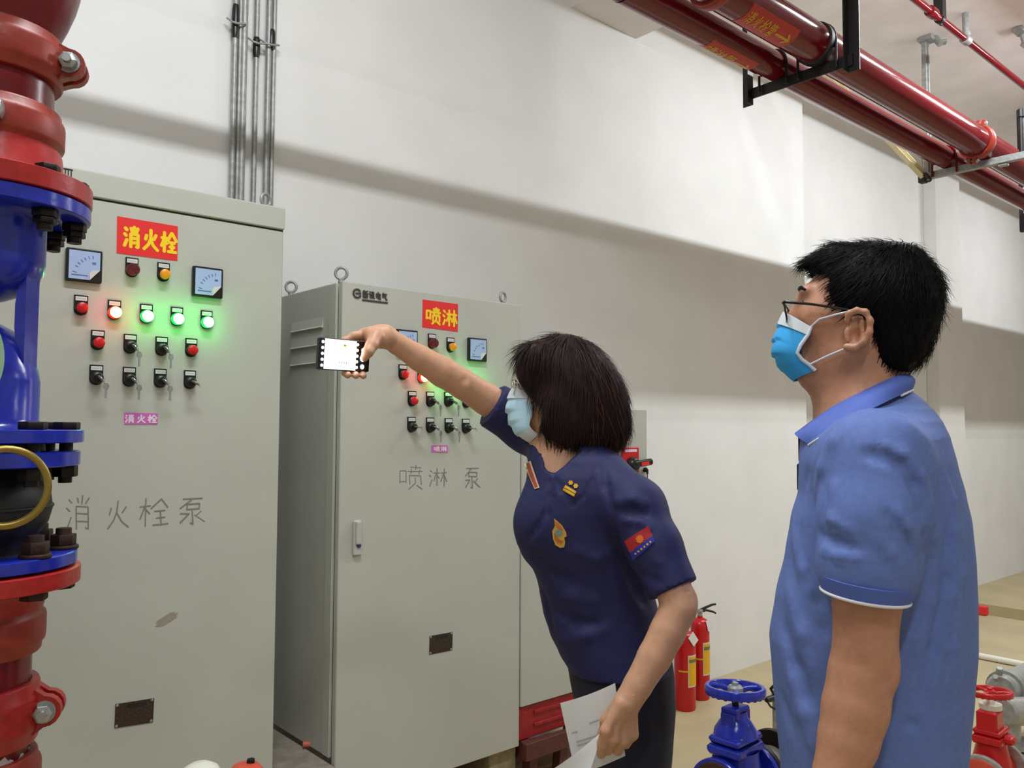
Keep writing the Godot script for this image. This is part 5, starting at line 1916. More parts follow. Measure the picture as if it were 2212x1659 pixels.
func sewn_poly(t: Node, called: String, f: Field, outline: Array, lift: float, m: Material, label: String) -> MeshInstance3D:
	# an outlined emblem laid on the cloth; the outline is dropped onto it from in front
	var eye := Vector3(0.0000,1.5000,0.0000)
	var pts := []
	var mid := Vector3.ZERO
	for p in outline:
		mid += p / outline.size()
	var hm := hit(f, mid, mid + (mid - eye))
	for p in outline:
		var h := hit(f, p, p + (p - eye))
		pts.append(h[0] + h[1] * lift)
	var mb := MB.new()
	var c: Vector3 = hm[0] + hm[1] * lift
	var n: Vector3 = hm[1]
	for i in pts.size():
		var a: Vector3 = pts[i]
		var b: Vector3 = pts[(i + 1) % pts.size()]
		mb.tri(c, a, b, n, n, n)
		mb.tri(c - n * 0.0012, a - n * 0.0012, b - n * 0.0012, -n, -n, -n)
		mb.quad(a, b, b - n * 0.0012, a - n * 0.0012, ((a + b) * 0.5 - c).normalized())
	return part(t, called, mb, m, label)

func folded(f: Field, line: Array, w: float, amount: float) -> void:
	# a fold drawn as a line of points just in front of the cloth and dropped onto it
	var eye := Vector3(0.0000,1.5000,0.0000)
	var pts := []
	var keep := f.crease
	f.crease = []
	for p in line:
		pts.append(hit(f, p, eye + (p - eye) * 3.0)[0])
	f.crease = keep
	for i in pts.size() - 1:
		f.wrinkle(pts[i], pts[i + 1], w, amount, i == 0, i == pts.size() - 2)

func strands(out: MB, base: MB, count: int, flow: Callable, length: float, width: float, lift: float, keep: Callable, stray := 0.22) -> void:
	var nt := base.v.size() / 3
	var made := 0
	var tries := 0
	while made < count and tries < count * 6:
		tries += 1
		var k := rng.randi_range(0, nt - 1) * 3
		var p := (base.v[k] + base.v[k + 1] + base.v[k + 2]) / 3.0
		if not keep.call(p):
			continue
		var n := base.n[k]
		var d: Vector3 = flow.call(p)
		d = (d - n * d.dot(n))
		if d.length() < 0.05:
			continue
		d = (d.normalized() + Vector3(rng.randf_range(-1, 1), rng.randf_range(-1, 1), rng.randf_range(-1, 1)) * stray).normalized()
		var l := length * rng.randf_range(0.6, 1.25)
		var s := d.cross(n).normalized()
		var w := width * rng.randf_range(0.6, 1.3)
		var lf := lift * rng.randf_range(-0.2, 1.0)
		var prev := []
		for i in 4:
			var u := i / 3.0
			var c := p - n * 0.003 + d * l * u + n * (lf * u * u + 0.0045 * sin(u * PI)) * 1.0
			var ww := w * (1.0 - u * 0.92)
			var ring := [c - s * ww, c + n * ww * 0.7, c + s * ww]
			if i > 0:
				for e in 2:
					var nn := [(n - s * 0.8).normalized(), n, (n + s * 0.8).normalized()]
					out.quadn(prev[e], prev[e + 1], ring[e + 1], ring[e], nn[e], nn[e + 1], nn[e + 1], nn[e])
			prev = ring
		made += 1

func arc_patch(mid: Array, edge: Array, side: Vector3, mid0: Vector3, u0: float, u1: float, nu: int, nv: int, pleat: float, out := 0.0) -> Array:
	# a sheet that wraps from the near edge round the middle line to the far edge; side points to the near edge
	var cm := Curve3D.new()
	for p in mid:
		cm.add_point(p)
	var ce := Curve3D.new()
	for p in edge:
		ce.add_point(p)
	var rows := []
	for i in nu + 1:
		var u := lerpf(u0, u1, float(i) / nu)
		var pm := cm.sample_baked(u * cm.get_baked_length(), true)
		var pe := ce.sample_baked(u * ce.get_baked_length(), true)
		var w := (pe - mid0).dot(side)
		var c := pe - side * w
		var row := []
		for j in nv + 1:
			var th := lerpf(-PI / 2, PI / 2, float(j) / nv)
			var fold := pleat * (fposmod(u * 5.0 + 0.15 * sin(th * 2.0), 1.0) - 0.5) * cos(th)
			var fw := pm - c
			row.append(c + fw * (pow(cos(th), 0.8) * (1.0 + (fold + out) / maxf(fw.length(), 0.01))) + side * (w + out) * sin(th))
		rows.append(row)
	return rows

func sheet(t: Node, called: String, rows: Array, m: Material, outward: Vector3, label := "") -> MeshInstance3D:
	var mb := MB.new()
	var i := rows.size() / 2
	var j: int = rows[0].size() / 2
	var nn: Vector3 = (rows[i][j] - rows[i - 1][j]).cross(rows[i][j] - rows[i][j - 1])
	mb.slab(rows, 0.0012, 1.0 if nn.dot(outward) > 0.0 else -1.0)
	return part(t, called, mb, m, label)

func people() -> void:
	print(" man"); man()
	print(" woman"); woman()

func man() -> void:
	var f := Vector3(-0.4332,0.0000,-0.9013)
	var s := Vector3(-0.9013,-0.0000,0.4332)
	var hb := Basis(f, Vector3.UP, f.cross(Vector3.UP))
	var base := Vector3(1.3756,1.2120,-0.6549)
	base.y = 0.0
	var t := thing("person", "person in a blue polo shirt and glasses, standing and looking left", "person", base)
	# ---- skin
	var F := Field.new()
	F.ell(Vector3(1.3758,1.7259,-0.6544), Vector3(0.094, 0.090, 0.074), hb, 0.02)
	F.ell(Vector3(1.3557,1.6642,-0.6964), Vector3(0.064, 0.084, 0.058), hb, 0.035)
	for e: float in [1.0, -1.0]:
		var j0: Vector3 = Vector3(1.3701,1.6287,-0.6663) + s * 0.046 * e
		var j1: Vector3 = Vector3(1.3400,1.5977,-0.7290) + s * 0.016 * e
		F.cone(j0, j1, 0.024, 0.024, 0.03)
		F.ell(Vector3(1.3428,1.6897,-0.7231) + s * 0.036 * e, Vector3(0.026, 0.026, 0.02), hb, 0.03)
		F.ell(Vector3(1.3342,1.7380,-0.7410) + s * 0.022 * e, Vector3(0.012, 0.010, 0.024), hb, 0.02)
	F.cone(Vector3(1.3374,1.5978,-0.7344), Vector3(1.3351,1.6028,-0.7392), 0.024, 0.022, 0.02)
	F.cone(Vector3(1.3291,1.7215,-0.7516), Vector3(1.3198,1.6831,-0.7709), 0.009, 0.0125, 0.02)
	F.cone(Vector3(1.3701,1.6287,-0.6663), Vector3(1.3742,1.4985,-0.6578), 0.060, 0.066, 0.03)
	F.cone(Vector3(1.3789,1.6320,-0.6480), Vector3(1.3794,1.5298,-0.6469), 0.036, 0.040, 0.03)
	F.cone(Vector3(1.3513,1.5899,-0.7054), Vector3(1.3643,1.5220,-0.6784), 0.034, 0.052, 0.03)
	# ears
	for e: float in [1.0, -1.0]:
		var so: Vector3 = s * 0.074 * e
		var q := [Vector3(1.3621,1.6764,-0.6828), Vector3(1.3635,1.6875,-0.6800), Vector3(1.3686,1.6917,-0.6694), Vector3(1.3743,1.6879,-0.6576), Vector3(1.3773,1.6733,-0.6513), Vector3(1.3766,1.6559,-0.6529), Vector3(1.3727,1.6404,-0.6609), Vector3(1.3663,1.6313,-0.6742), Vector3(1.3619,1.6333,-0.6834)]
		for i in q.size() - 1:
			var bulge := 0.014 + 0.008 * sin(PI * i / 8.0)
			F.cone(q[i] * 1.0 + so + s * bulge * e, q[i + 1] + so + s * (0.014 + 0.008 * sin(PI * (i + 1) / 8.0)) * e, 0.0046, 0.0046 if i < 6 else 0.0065, 0.006)
		F.ell(Vector3(1.3687,1.6598,-0.6692) + so + s * 0.003 * e, Vector3(0.016, 0.028, 0.008), hb, 0.010)
		F.cone(Vector3(1.3717,1.6738,-0.6631) + so + s * 0.016 * e, Vector3(1.3708,1.6469,-0.6648) + so + s * 0.013 * e, 0.0042, 0.0042, 0.006)
		F.cone(Vector3(1.3627,1.6587,-0.6818) + so + s * 0.006 * e, Vector3(1.3626,1.6492,-0.6819) + so + s * 0.007 * e, 0.006, 0.005, 0.008)
		var con := F.ell(Vector3(1.3668,1.6528,-0.6732) + so + s * 0.018 * e, Vector3(0.0085, 0.012, 0.013), hb, 0.006, "sub")
		con.k = 0.005
	# trunk inside the shirt, arms
	F.cone(Vector3(1.3761,1.4985,-0.6539), Vector3(1.3768,1.2505,-0.6524), 0.07, 0.11, 0.06)
	for e: float in [1.0, -1.0]:
		F.cone(Vector3(1.3775,1.4790,-0.6509), Vector3(1.3779,1.4556,-0.6500) + s * 0.17 * e, 0.06, 0.05, 0.05)
	F.chain([Vector3(1.2199,1.4573,-0.5748), Vector3(1.2089,1.3280,-0.5747), Vector3(1.1987,1.2476,-0.5797), Vector3(1.1944,1.1776,-0.5816), Vector3(1.1903,1.1443,-0.5857), Vector3(1.1795,1.0958,-0.5896), Vector3(1.1660,1.0516,-0.5947), Vector3(1.1459,1.0025,-0.6019), Vector3(1.1308,0.9525,-0.6101)], [0.052, 0.050, 0.0475, 0.0445, 0.0455, 0.0465, 0.042, 0.034, 0.025], 0.005)
	F.ell(Vector3(1.2060,1.1522,-0.5576), Vector3(0.017, 0.022, 0.02), hb, 0.02)
	F.wrinkle(Vector3(1.1505,1.1678,-0.5808), Vector3(1.1569,1.1656,-0.5558), 0.010, -0.0022)
	F.wrinkle(Vector3(1.1678,1.1430,-0.5448), Vector3(1.1821,1.1520,-0.5381), 0.009, -0.0022)
	F.chain([Vector3(1.5365,1.4462,-0.7240), Vector3(1.5460,1.2623,-0.7389), Vector3(1.5495,1.0688,-0.7547), Vector3(1.5297,0.9138,-0.7729), Vector3(1.5058,0.7755,-0.7994)], [0.052, 0.05, 0.043, 0.04, 0.026], 0.005)
	# hands hanging below the picture
	for e: float in [1.0, -1.0]:
		var w: Vector3 = Vector3(1.3423,0.8501,-0.7242) + s * (0.24 if e > 0 else -0.18)
		if e < 0:
			w = Vector3(1.5058,0.7755,-0.7994)
		var dn := Vector3(0, -1, 0) + f * 0.15
		dn = dn.normalized()
		for k in 4:
			var off := f * (0.028 - 0.018 * k)
			var k0 := w + dn * 0.09 + off * 1.15
			F.cone(w + off * 0.5, k0, 0.017, 0.012, 0.012)
			var l: float = [0.072, 0.08, 0.075, 0.06][k]
			var k1 := k0 + (dn + s * -0.25 * e + f * 0.05).normalized() * l * 0.5
			F.cone(k0, k1, 0.0095, 0.0085, 0.004)
			F.cone(k1, k1 + (dn + s * -0.7 * e).normalized() * l * 0.5, 0.0085, 0.0072, 0.004)
		var th := w + dn * 0.025 + f * 0.02
		F.cone(th, th + (dn * 0.7 + f * 0.7).normalized() * 0.05, 0.014, 0.011, 0.01)
		F.cone(th + (dn * 0.7 + f * 0.7).normalized() * 0.05, th + (dn * 0.7 + f * 0.7).normalized() * 0.05 + dn * 0.035, 0.011, 0.009, 0.005)
	var skin := MB.new()
	var yn: float = Vector3(1.3762,1.5220,-0.6535).y
	flesh(F, 0.0035, skin, yn)
	var yw: float = Vector3(1.3469,0.8825,-0.7146).y
	flesh(F, 0.0075, skin, yw, yn + 0.002)
	flesh(F, 0.0045, skin, -9.0, yw + 0.002)
	part(t, "body", skin, M.skin_man)
	# eyebrow and eyes
	for e: float in [1.0, -1.0]:
		var mb := MB.new()
		mb.tube([Vector3(1.3295,1.7386,-0.7507) + s * 0.012 * e, Vector3(1.3292,1.7428,-0.7513) + s * 0.024 * e, Vector3(1.3306,1.7426,-0.7486) + s * 0.036 * e, Vector3(1.3339,1.7372,-0.7417) + s * 0.047 * e], [0.0022, 0.004, 0.004, 0.002], 8)
		part(t, "eyebrow", mb, M.hair_black)
		mb = MB.new()
		var ec: Vector3 = Vector3(1.3367,1.7189,-0.7357) + s * 0.031 * e
		mb.ball(ec, Vector3(0.0115, 0.0115, 0.0115), hb)
		var ey := part(t, "eye", mb, M.eye_white)
		mb = MB.new()
		mb.ball(ec + f * 0.0068, Vector3(0.006, 0.006, 0.006), hb)
		part(ey, "iris", mb, M.iris_dark)
	# ---- hair
	var H := Field.new()
	H.ell(Vector3(1.3780,1.7272,-0.6498), Vector3(0.100, 0.094, 0.085), hb, 0.02)
	H.ell(Vector3(1.3990,1.6852,-0.6061), Vector3(0.052, 0.080, 0.064), hb, 0.04)
	H.cone(Vector3(1.3636,1.6324,-0.6106), Vector3(1.4184,1.6377,-0.6351), 0.034, 0.034, 0.04)
	H.cone(Vector3(1.3260,1.7896,-0.6889), Vector3(1.3193,1.7878,-0.7259), 0.026, 0.012, 0.03)
	H.cone(Vector3(1.3792,1.8013,-0.7166), Vector3(1.3544,1.7955,-0.7452), 0.026, 0.012, 0.03)
	H.cone(Vector3(1.4028,1.7787,-0.5983), Vector3(1.4146,1.7494,-0.5736), 0.03, 0.02, 0.03)
	H.cone(Vector3(1.4099,1.7151,-0.5836), Vector3(1.4156,1.7221,-0.5716), 0.02, 0.012, 0.03)
	H.cutter([Vector3(1.2174,1.7913,-0.7994), Vector3(1.2666,1.7701,-0.6970), Vector3(1.2734,1.7651,-0.6827), Vector3(1.2783,1.7543,-0.6726), Vector3(1.2778,1.7251,-0.6736), Vector3(1.2802,1.7072,-0.6687), Vector3(1.2856,1.6966,-0.6573), Vector3(1.2950,1.6841,-0.6380), Vector3(1.3051,1.6777,-0.6169), Vector3(1.3079,1.6624,-0.6110), Vector3(1.3084,1.6399,-0.6101), Vector3(1.3076,1.6190,-0.6116), Vector3(1.3122,1.6009,-0.6021), Vector3(1.3220,1.5937,-0.5816), Vector3(1.3215,1.5208,-0.5828), Vector3(1.2163,1.5209,-0.8016)], f, Vector3.UP, s, 0.4, 0.004)
	for k in 26:
		# loose locks give the cap its uneven surface
		var a := rng.randf_range(1800, 1990)
		var b0 := Vector3.ZERO
		var u := rng.randf()
		var v := rng.randf_range(-1.0, 1.0)
		b0 = Vector3(1.3789,1.7271,-0.6479) + f * (0.09 * cos(u * PI)) + Vector3.UP * (0.085 * sin(u * PI) * sqrt(1.0 - v * v * 0.8)) + s * 0.08 * v
		H.wrinkle(b0, b0 + (f * 0.04 - Vector3.UP * 0.03).normalized() * 0.05, 0.007, 0.0035)
	var hm := MB.new()
	flesh(H, 0.005, hm)
	var crown: Vector3 = Vector3(1.4043,1.7745,-0.5952)
	var st := MB.new()
	rng.seed = 77
	var flow := func(p: Vector3) -> Vector3:
		var r: Vector3 = p - crown
		var front := clampf(r.dot(f) / 0.1, 0.0, 1.0)
		return r.normalized() * 0.6 + f * 0.7 * front - Vector3.UP * (0.9 - 0.5 * front)
	strands(st, hm, 3600, flow, 0.030, 0.0011, 0.007, func(p): return true)
	var fringe: Vector3 = Vector3(1.3493,1.7838,-0.7096)
	strands(st, hm, 260, func(p): return f * 1.0 - Vector3.UP * 0.35, 0.034, 0.0010, 0.004, func(p): return (p - fringe).dot(f) > 0.005)
	var tuft: Vector3 = Vector3(1.4099,1.7229,-0.5834)
	strands(st, hm, 260, func(p): return -f * 0.7 - Vector3.UP * 0.5, 0.030, 0.0010, 0.022, func(p): return (p - tuft).length() < 0.05)
	st.v.append_array(hm.v)
	st.n.append_array(hm.n)
	part(t, "hair", st, M.hair_black, "short black hair with loose tufts")
	# ---- shirt
	var S := Field.new()
	S.loft([[Vector3(1.3942,1.5623,-0.6162),0.0264,0.0400], [Vector3(1.3903,1.5438,-0.6244),0.0537,0.0750], [Vector3(1.3851,1.5282,-0.6350),0.0789,0.1000], [Vector3(1.3795,1.5103,-0.6467),0.1023,0.1350], [Vector3(1.3778,1.4868,-0.6503),0.1153,0.1650], [Vector3(1.3792,1.4440,-0.6475),0.1214,0.1900], [Vector3(1.3811,1.3976,-0.6434),0.1273,0.1900], [Vector3(1.3801,1.3511,-0.6455),0.1379,0.1850], [Vector3(1.3788,1.2893,-0.6482),0.1451,0.1800], [Vector3(1.3755,1.2196,-0.6550),0.1540,0.1750], [Vector3(1.3729,1.1502,-0.6606),0.1591,0.1720], [Vector3(1.3724,1.0815,-0.6614),0.1537,0.1700], [Vector3(1.3720,1.0132,-0.6623),0.1477,0.1700], [Vector3(1.3719,0.9385,-0.6626),0.1410,0.1700], [Vector3(1.3717,0.8627,-0.6630),0.1405,0.1720], [Vector3(1.3715,0.8327,-0.6634),0.1405,0.1720]], f, s, 0.03)
	S.cone(Vector3(1.3525,1.4833,-0.6336), Vector3(1.2391,1.4553,-0.5810), 0.055, 0.066, 0.05)
	S.cone(Vector3(1.4069,1.4826,-0.6591), Vector3(1.5198,1.4452,-0.7126), 0.055, 0.066, 0.05)
	for e: float in [1.0, -1.0]:
		var sh := [Vector3(1.2295,1.4570,-0.5779), Vector3(1.2100,1.3687,-0.5746), Vector3(1.2014,1.3012,-0.5786), Vector3(1.1976,1.2474,-0.5819)]
		if e < 0:
			sh = [Vector3(1.5282,1.4465,-0.7183), Vector3(1.5425,1.3326,-0.7324), Vector3(1.5438,1.2446,-0.7435), Vector3(1.5430,1.1745,-0.7497)]
		var rr := [0.074, 0.073, 0.067, 0.060]
		for i in 3:
			var c := S.cone(sh[i], sh[i + 1], rr[i], rr[i + 1], 0.022)
			if i == 2:
				c.cut = true
				var e1: Vector3 = (Vector3(1.2253,1.2515,-0.5290) - Vector3(1.1727,1.2650,-0.6384)).normalized()
				c.cn = -(e1.cross(s)).normalized()
				if c.cn.y > 0:
					c.cn = -c.cn
				c.cd = c.cn.dot(sh[3] + Vector3.UP * 0.026)
	for q in [
		[[Vector3(0.8327,1.4762,-0.4048), Vector3(0.8483,1.4729,-0.3914), Vector3(0.8631,1.4635,-0.3792), Vector3(0.8746,1.4445,-0.3705), Vector3(0.8821,1.4183,-0.3658), Vector3(0.8857,1.3897,-0.3647), Vector3(0.8860,1.3635,-0.3663)], 0.009, -0.008],
		[[Vector3(0.8461,1.4839,-0.3926), Vector3(0.8645,1.4740,-0.3773), Vector3(0.8797,1.4517,-0.3655), Vector3(0.8887,1.4231,-0.3597), Vector3(0.8918,1.3898,-0.3593), Vector3(0.8903,1.3659,-0.3624)], 0.009, 0.005],
		[[Vector3(0.8967,1.4589,-0.3502), Vector3(0.9051,1.4280,-0.3451), Vector3(0.9086,1.3946,-0.3444), Vector3(0.9083,1.3279,-0.3493), Vector3(0.9028,1.2754,-0.3579), Vector3(0.8942,1.2181,-0.3694)], 0.009, 0.0045],
		[[Vector3(0.9130,1.4090,-0.3395), Vector3(0.9160,1.3518,-0.3409), Vector3(0.9125,1.2754,-0.3494), Vector3(0.9075,1.2182,-0.3578)], 0.009, 0.0045],
		[[Vector3(0.9023,1.4089,-0.3489), Vector3(0.9039,1.3469,-0.3518), Vector3(0.8974,1.2753,-0.3626), Vector3(0.8872,1.2132,-0.3758)], 0.01, -0.005],
		[[Vector3(0.8942,1.3755,-0.3583), Vector3(0.8919,1.3230,-0.3640), Vector3(0.8817,1.2609,-0.3772)], 0.01, 0.004],
		[[Vector3(0.8012,1.4154,-0.4366), Vector3(0.8131,1.4059,-0.4269), Vector3(0.8316,1.3932,-0.4116)], 0.008, 0.004],
		[[Vector3(0.8014,1.3939,-0.4380), Vector3(0.8158,1.3835,-0.4261), Vector3(0.8377,1.3760,-0.4075)], 0.008, -0.0045],
		[[Vector3(0.8028,1.3758,-0.4380), Vector3(0.8200,1.3692,-0.4235), Vector3(0.8416,1.3665,-0.4048)], 0.008, 0.004],
		[[Vector3(0.8504,1.4181,-0.3935), Vector3(0.8639,1.3967,-0.3832), Vector3(0.8756,1.3729,-0.3747)], 0.009, -0.005],
		[[Vector3(0.8582,1.4229,-0.3864), Vector3(0.8717,1.3992,-0.3762), Vector3(0.8817,1.3730,-0.3694)], 0.008, 0.004],
		[[Vector3(0.8442,1.3942,-0.4006), Vector3(0.8594,1.3728,-0.3888), Vector3(0.8710,1.3524,-0.3802)], 0.009, 0.004],
		[[Vector3(0.8080,1.4440,-0.4286), Vector3(0.8039,1.4130,-0.4344), Vector3(0.8034,1.3796,-0.4372)], 0.009, -0.005],
		[[Vector3(0.8135,1.4512,-0.4233), Vector3(0.8088,1.4250,-0.4293)], 0.009, 0.004],
		[[Vector3(0.7814,1.4081,-0.4544), Vector3(0.7917,1.3557,-0.4491), Vector3(0.8043,1.3081,-0.4414)], 0.013, 0.005],
		[[Vector3(0.7911,1.3700,-0.4486), Vector3(0.8020,1.3224,-0.4425), Vector3(0.8126,1.2795,-0.4362)], 0.013, -0.006],
		[[Vector3(0.7795,1.3460,-0.4604), Vector3(0.7943,1.2889,-0.4515), Vector3(0.8082,1.2365,-0.4431)], 0.013, 0.005],
		[[Vector3(0.7774,1.3079,-0.4650), Vector3(0.7902,1.2555,-0.4575), Vector3(0.8046,1.2079,-0.4482)], 0.013, -0.006],
		[[Vector3(0.7828,1.2602,-0.4636), Vector3(0.7974,1.2078,-0.4545), Vector3(0.8101,1.1602,-0.4468)], 0.013, 0.005],
		[[Vector3(0.7773,1.2363,-0.4701), Vector3(0.7912,1.1840,-0.4617)], 0.012, -0.004],
		[[Vector3(0.8235,1.5095,-0.4105), Vector3(0.8099,1.4894,-0.4238), Vector3(0.8020,1.4607,-0.4327), Vector3(0.7968,1.4273,-0.4396)], 0.013, 0.004],
		[[Vector3(0.7910,1.4654,-0.4419), Vector3(0.7896,1.4367,-0.4452)], 0.01, -0.004],
		[[Vector3(0.8469,1.5096,-0.3901), Vector3(0.8669,1.5031,-0.3731), Vector3(0.8856,1.4851,-0.3580)], 0.016, 0.003],
		[[Vector3(0.8770,1.1989,-0.3858), Vector3(0.8880,1.1932,-0.3766)], 0.009, -0.006]]:
		folded(S, q[0], q[1], q[2])
	var sm := MB.new()
	flesh(S, 0.0065, sm)
	var shirt := part(t, "polo_shirt", sm, M.polo_blue, "blue polo shirt")
	# knitted cuff with white edge
	for e: float in [1.0, -1.0]:
		var c0: Vector3 = Vector3(1.1995,1.2578,-0.5826)
		var e1: Vector3 = (Vector3(1.2253,1.2515,-0.5290) - Vector3(1.1727,1.2650,-0.6384)) * 0.5
		if e < 0:
			c0 = Vector3(1.5413,1.1887,-0.7487)
		var dn: Vector3 = -(e1.cross(s)).normalized()
		if dn.y > 0:
			dn = -dn
		var rows := []
		var edge := []
		for i in 4:
			var row := []
			for k in 41:
				var a := TAU * k / 40.0
				var rad := 1.0 + [0.11, 0.085, 0.03, 0.0][i] as float
				row.append(c0 + dn * ([-0.022, -0.016, -0.004, 0.001][i] as float) + e1 * cos(a) * rad + s * 0.068 * sin(a) * rad)
			rows.append(row)
		for k in 40:
			edge.append(rows[3][k])
		var mb := MB.new()
		var nn: Vector3 = (rows[1][0] - rows[0][0]).cross(rows[0][1] - rows[0][0])
		mb.slab(rows, 0.003, 1.0 if nn.dot(e1) > 0 else -1.0)
		part(shirt, "sleeve_cuff", mb, M.collar_blue)
		mb = MB.new()
		mb.tube(edge, 0.0026, 8, false, true)
		part(shirt, "white_piping", mb, M.piping_white, "white piping")
	# collar
	var hi := [Vector3(1.3204,1.4945,-0.7605), Vector3(1.2945,1.5364,-0.6805), Vector3(1.3040,1.5656,-0.6237), Vector3(1.3419,1.5857,-0.5980), Vector3(1.3995,1.5948,-0.6051)]
	var lo := [Vector3(1.2388,1.4756,-0.6901), Vector3(1.2210,1.4946,-0.6487), Vector3(1.2587,1.5288,-0.6027), Vector3(1.3199,1.5531,-0.5815), Vector3(1.4044,1.5667,-0.5948)]
	var ch := Curve3D.new()
	var cl := Curve3D.new()
	for e: float in [1.0, -1.0]:
		for i in (5 if e > 0 else 4):
			var k := i if e > 0 else 3 - i
			var a: Vector3 = hi[k]
			var b: Vector3 = lo[k]
			if e < 0:
				a -= s * 2.0 * (a - Vector3(1.3731,1.5220,-0.6600)).dot(s)
				b -= s * 2.0 * (b - Vector3(1.3731,1.5220,-0.6600)).dot(s)
			var tg0 := Vector3.ZERO
			var tg1 := Vector3.ZERO
			if k > 0:
				var q0: Vector3 = hi[k] - hi[k - 1]
				var q1: Vector3 = lo[k] - lo[k - 1]
				tg0 = q0 * 0.3
				tg1 = q1 * 0.3
				if k == 4:
					tg0 = -s * 0.018; tg1 = -s * 0.025
				elif e < 0:
					tg0 = (tg0 - s * 2.0 * tg0.dot(s)) * -1.0
					tg1 = (tg1 - s * 2.0 * tg1.dot(s)) * -1.0
			ch.add_point(a, -tg0, tg0)
			cl.add_point(b, -tg1, tg1)
	var rows := []
	for i in 7:
		var row := []
		for k in 49:
			var u := k / 48.0
			var a := ch.sample_baked(u * ch.get_baked_length(), true)
			var b := cl.sample_baked(u * cl.get_baked_length(), true)
			var ax: Vector3 = Vector3(1.3764,1.5377,-0.6533)
			var o := ((a + b) * 0.5 - ax)
			o.y = 0
			row.append(a.lerp(b, i / 6.0) + o.normalized() * 0.010 * sin(PI * i / 6.0) + Vector3.UP * 0.004 * sin(PI * i / 6.0))
		rows.append(row)
	var mb := MB.new()
	var nn: Vector3 = (rows[1][12] - rows[0][12]).cross(rows[0][13] - rows[0][12])
	mb.slab(rows, 0.003, 1.0 if nn.dot(s) > 0 else -1.0)
	var col := part(shirt, "collar", mb, M.collar_blue, "blue ribbed collar")
	mb = MB.new()
	var pt := []
	for k in 8:
		pt.append(cl.sample_baked(k / 7.0 * 0.17 * cl.get_baked_length(), true) - Vector3.UP * 0.001 + s * 0.002)
	mb.tube(pt, 0.002, 8)
	pt = []
	for k in 12:
		pt.append(cl.sample_baked((0.36 + 0.28 * k / 11.0) * cl.get_baked_length(), true) - Vector3.UP * 0.001 - f * 0.001)
	mb.tube(pt, 0.002, 8)
	part(col, "white_piping", mb, M.piping_white, "white piping")
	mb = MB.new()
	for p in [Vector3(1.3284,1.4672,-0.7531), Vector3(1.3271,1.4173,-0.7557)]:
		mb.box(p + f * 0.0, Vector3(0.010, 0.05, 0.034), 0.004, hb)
	part(shirt, "placket", mb, M.placket_shade, "buttoned placket with shade painted dark")  # darkness of the opening is shade put into the colour
	# trousers and shoes
	var T := Field.new()
	var hip: Vector3 = Vector3(1.3739,0.8487,-0.6584)
	T.cone(hip + s * 0.07, hip - s * 0.07, 0.125, 0.125, 0.05)
	for e: float in [1.0, -1.0]:
		var l0: Vector3 = hip + s * 0.09 * e
		var kn := Vector3(l0.x, 0.46, l0.z) + f * 0.015
		var an := Vector3(l0.x, 0.085, l0.z) - f * 0.02
		T.cone(l0, kn, 0.095, 0.068, 0.04)
		T.cone(kn, an, 0.068, 0.056, 0.02)
		var sh := MB.new()
		var sf := Field.new()
		var so := Vector3(an.x, 0.0, an.z)
		sf.cone(so + Vector3.UP * 0.045 - f * 0.05, so + Vector3.UP * 0.036 + f * 0.14, 0.044, 0.035, 0.02)
		sf.cone(so + Vector3.UP * 0.05 - f * 0.01, so + Vector3.UP * 0.09, 0.042, 0.042, 0.02)
		sf.cuts.append([Vector3.DOWN, 0.0])
		flesh(sf, 0.009, sh)
		part(t, "shoe", sh, M.shoe_black)
	var tm := MB.new()
	flesh(T, 0.011, tm, 0.075)
	part(t, "trousers", tm, M.trouser_dark)
	# ---- glasses
	var g := thing("glasses", "black rimmed glasses worn by the man", "glasses", Vector3(1.3257,1.7137,-0.7586))
	for e: float in [1.0, -1.0]:
		var rim := []
		for k in 24:
			var a := TAU * k / 24.0
			var cx := signf(cos(a)) * pow(absf(cos(a)), 0.5)
			var cy := signf(sin(a)) * pow(absf(sin(a)), 0.5)
			rim.append(Vector3(1.3183,1.7014,-0.7742) + s * (0.036 + 0.026 * cx) * e + Vector3.UP * 0.0165 * cy + f * (0.003 * cy - 0.004 * absf(cx)))
		mb = MB.new()
		mb.tube(rim, 0.0016, 8, false, true)
		mb.tube([rim[3], rim[5], rim[7], rim[9]], 0.0024, 8)
		part(g, "rim", mb, M.frame_black)
		mb = MB.new()
		var cc := Vector3.ZERO
		for p in rim:
			cc += p / 24.0
		for k in 24:
			mb.tri(cc, rim[k], rim[(k + 1) % 24], f, f, f)
			mb.tri(cc - f * 0.001, rim[k] - f * 0.001, rim[(k + 1) % 24] - f * 0.001, -f, -f, -f)
		part(g, "lens", mb, M.lens_clear)
		mb = MB.new()
		mb.tube([Vector3(1.3190,1.7162,-0.7726) + s * 0.061 * e, Vector3(1.3217,1.7150,-0.7670) + s * 0.067 * e, Vector3(1.3390,1.7080,-0.7310) + s * 0.074 * e, Vector3(1.3616,1.6957,-0.6839) + s * 0.081 * e, Vector3(1.3718,1.6882,-0.6629) + s * 0.082 * e], [0.0024, 0.0026, 0.0022, 0.002, 0.002], 8)
		part(g, "temple", mb, M.frame_black)
	mb = MB.new()
	mb.tube([Vector3(1.3186,1.7088,-0.7734) + s * 0.011, Vector3(1.3180,1.7122,-0.7748), Vector3(1.3186,1.7088,-0.7734) - s * 0.011], 0.0018, 8)
	part(g, "bridge", mb, M.frame_black)
	# ---- mask
	var km := thing("face_mask", "bright blue pleated face mask worn by the man", "mask", Vector3(1.3220,1.6362,-0.7665))
	var mid := [Vector3(1.3166,1.7057,-0.7776), Vector3(1.3128,1.6863,-0.7856), Vector3(1.3092,1.6635,-0.7929), Vector3(1.3074,1.6414,-0.7967), Vector3(1.3104,1.6164,-0.7906), Vector3(1.3157,1.5989,-0.7795), Vector3(1.3230,1.5838,-0.7642)]
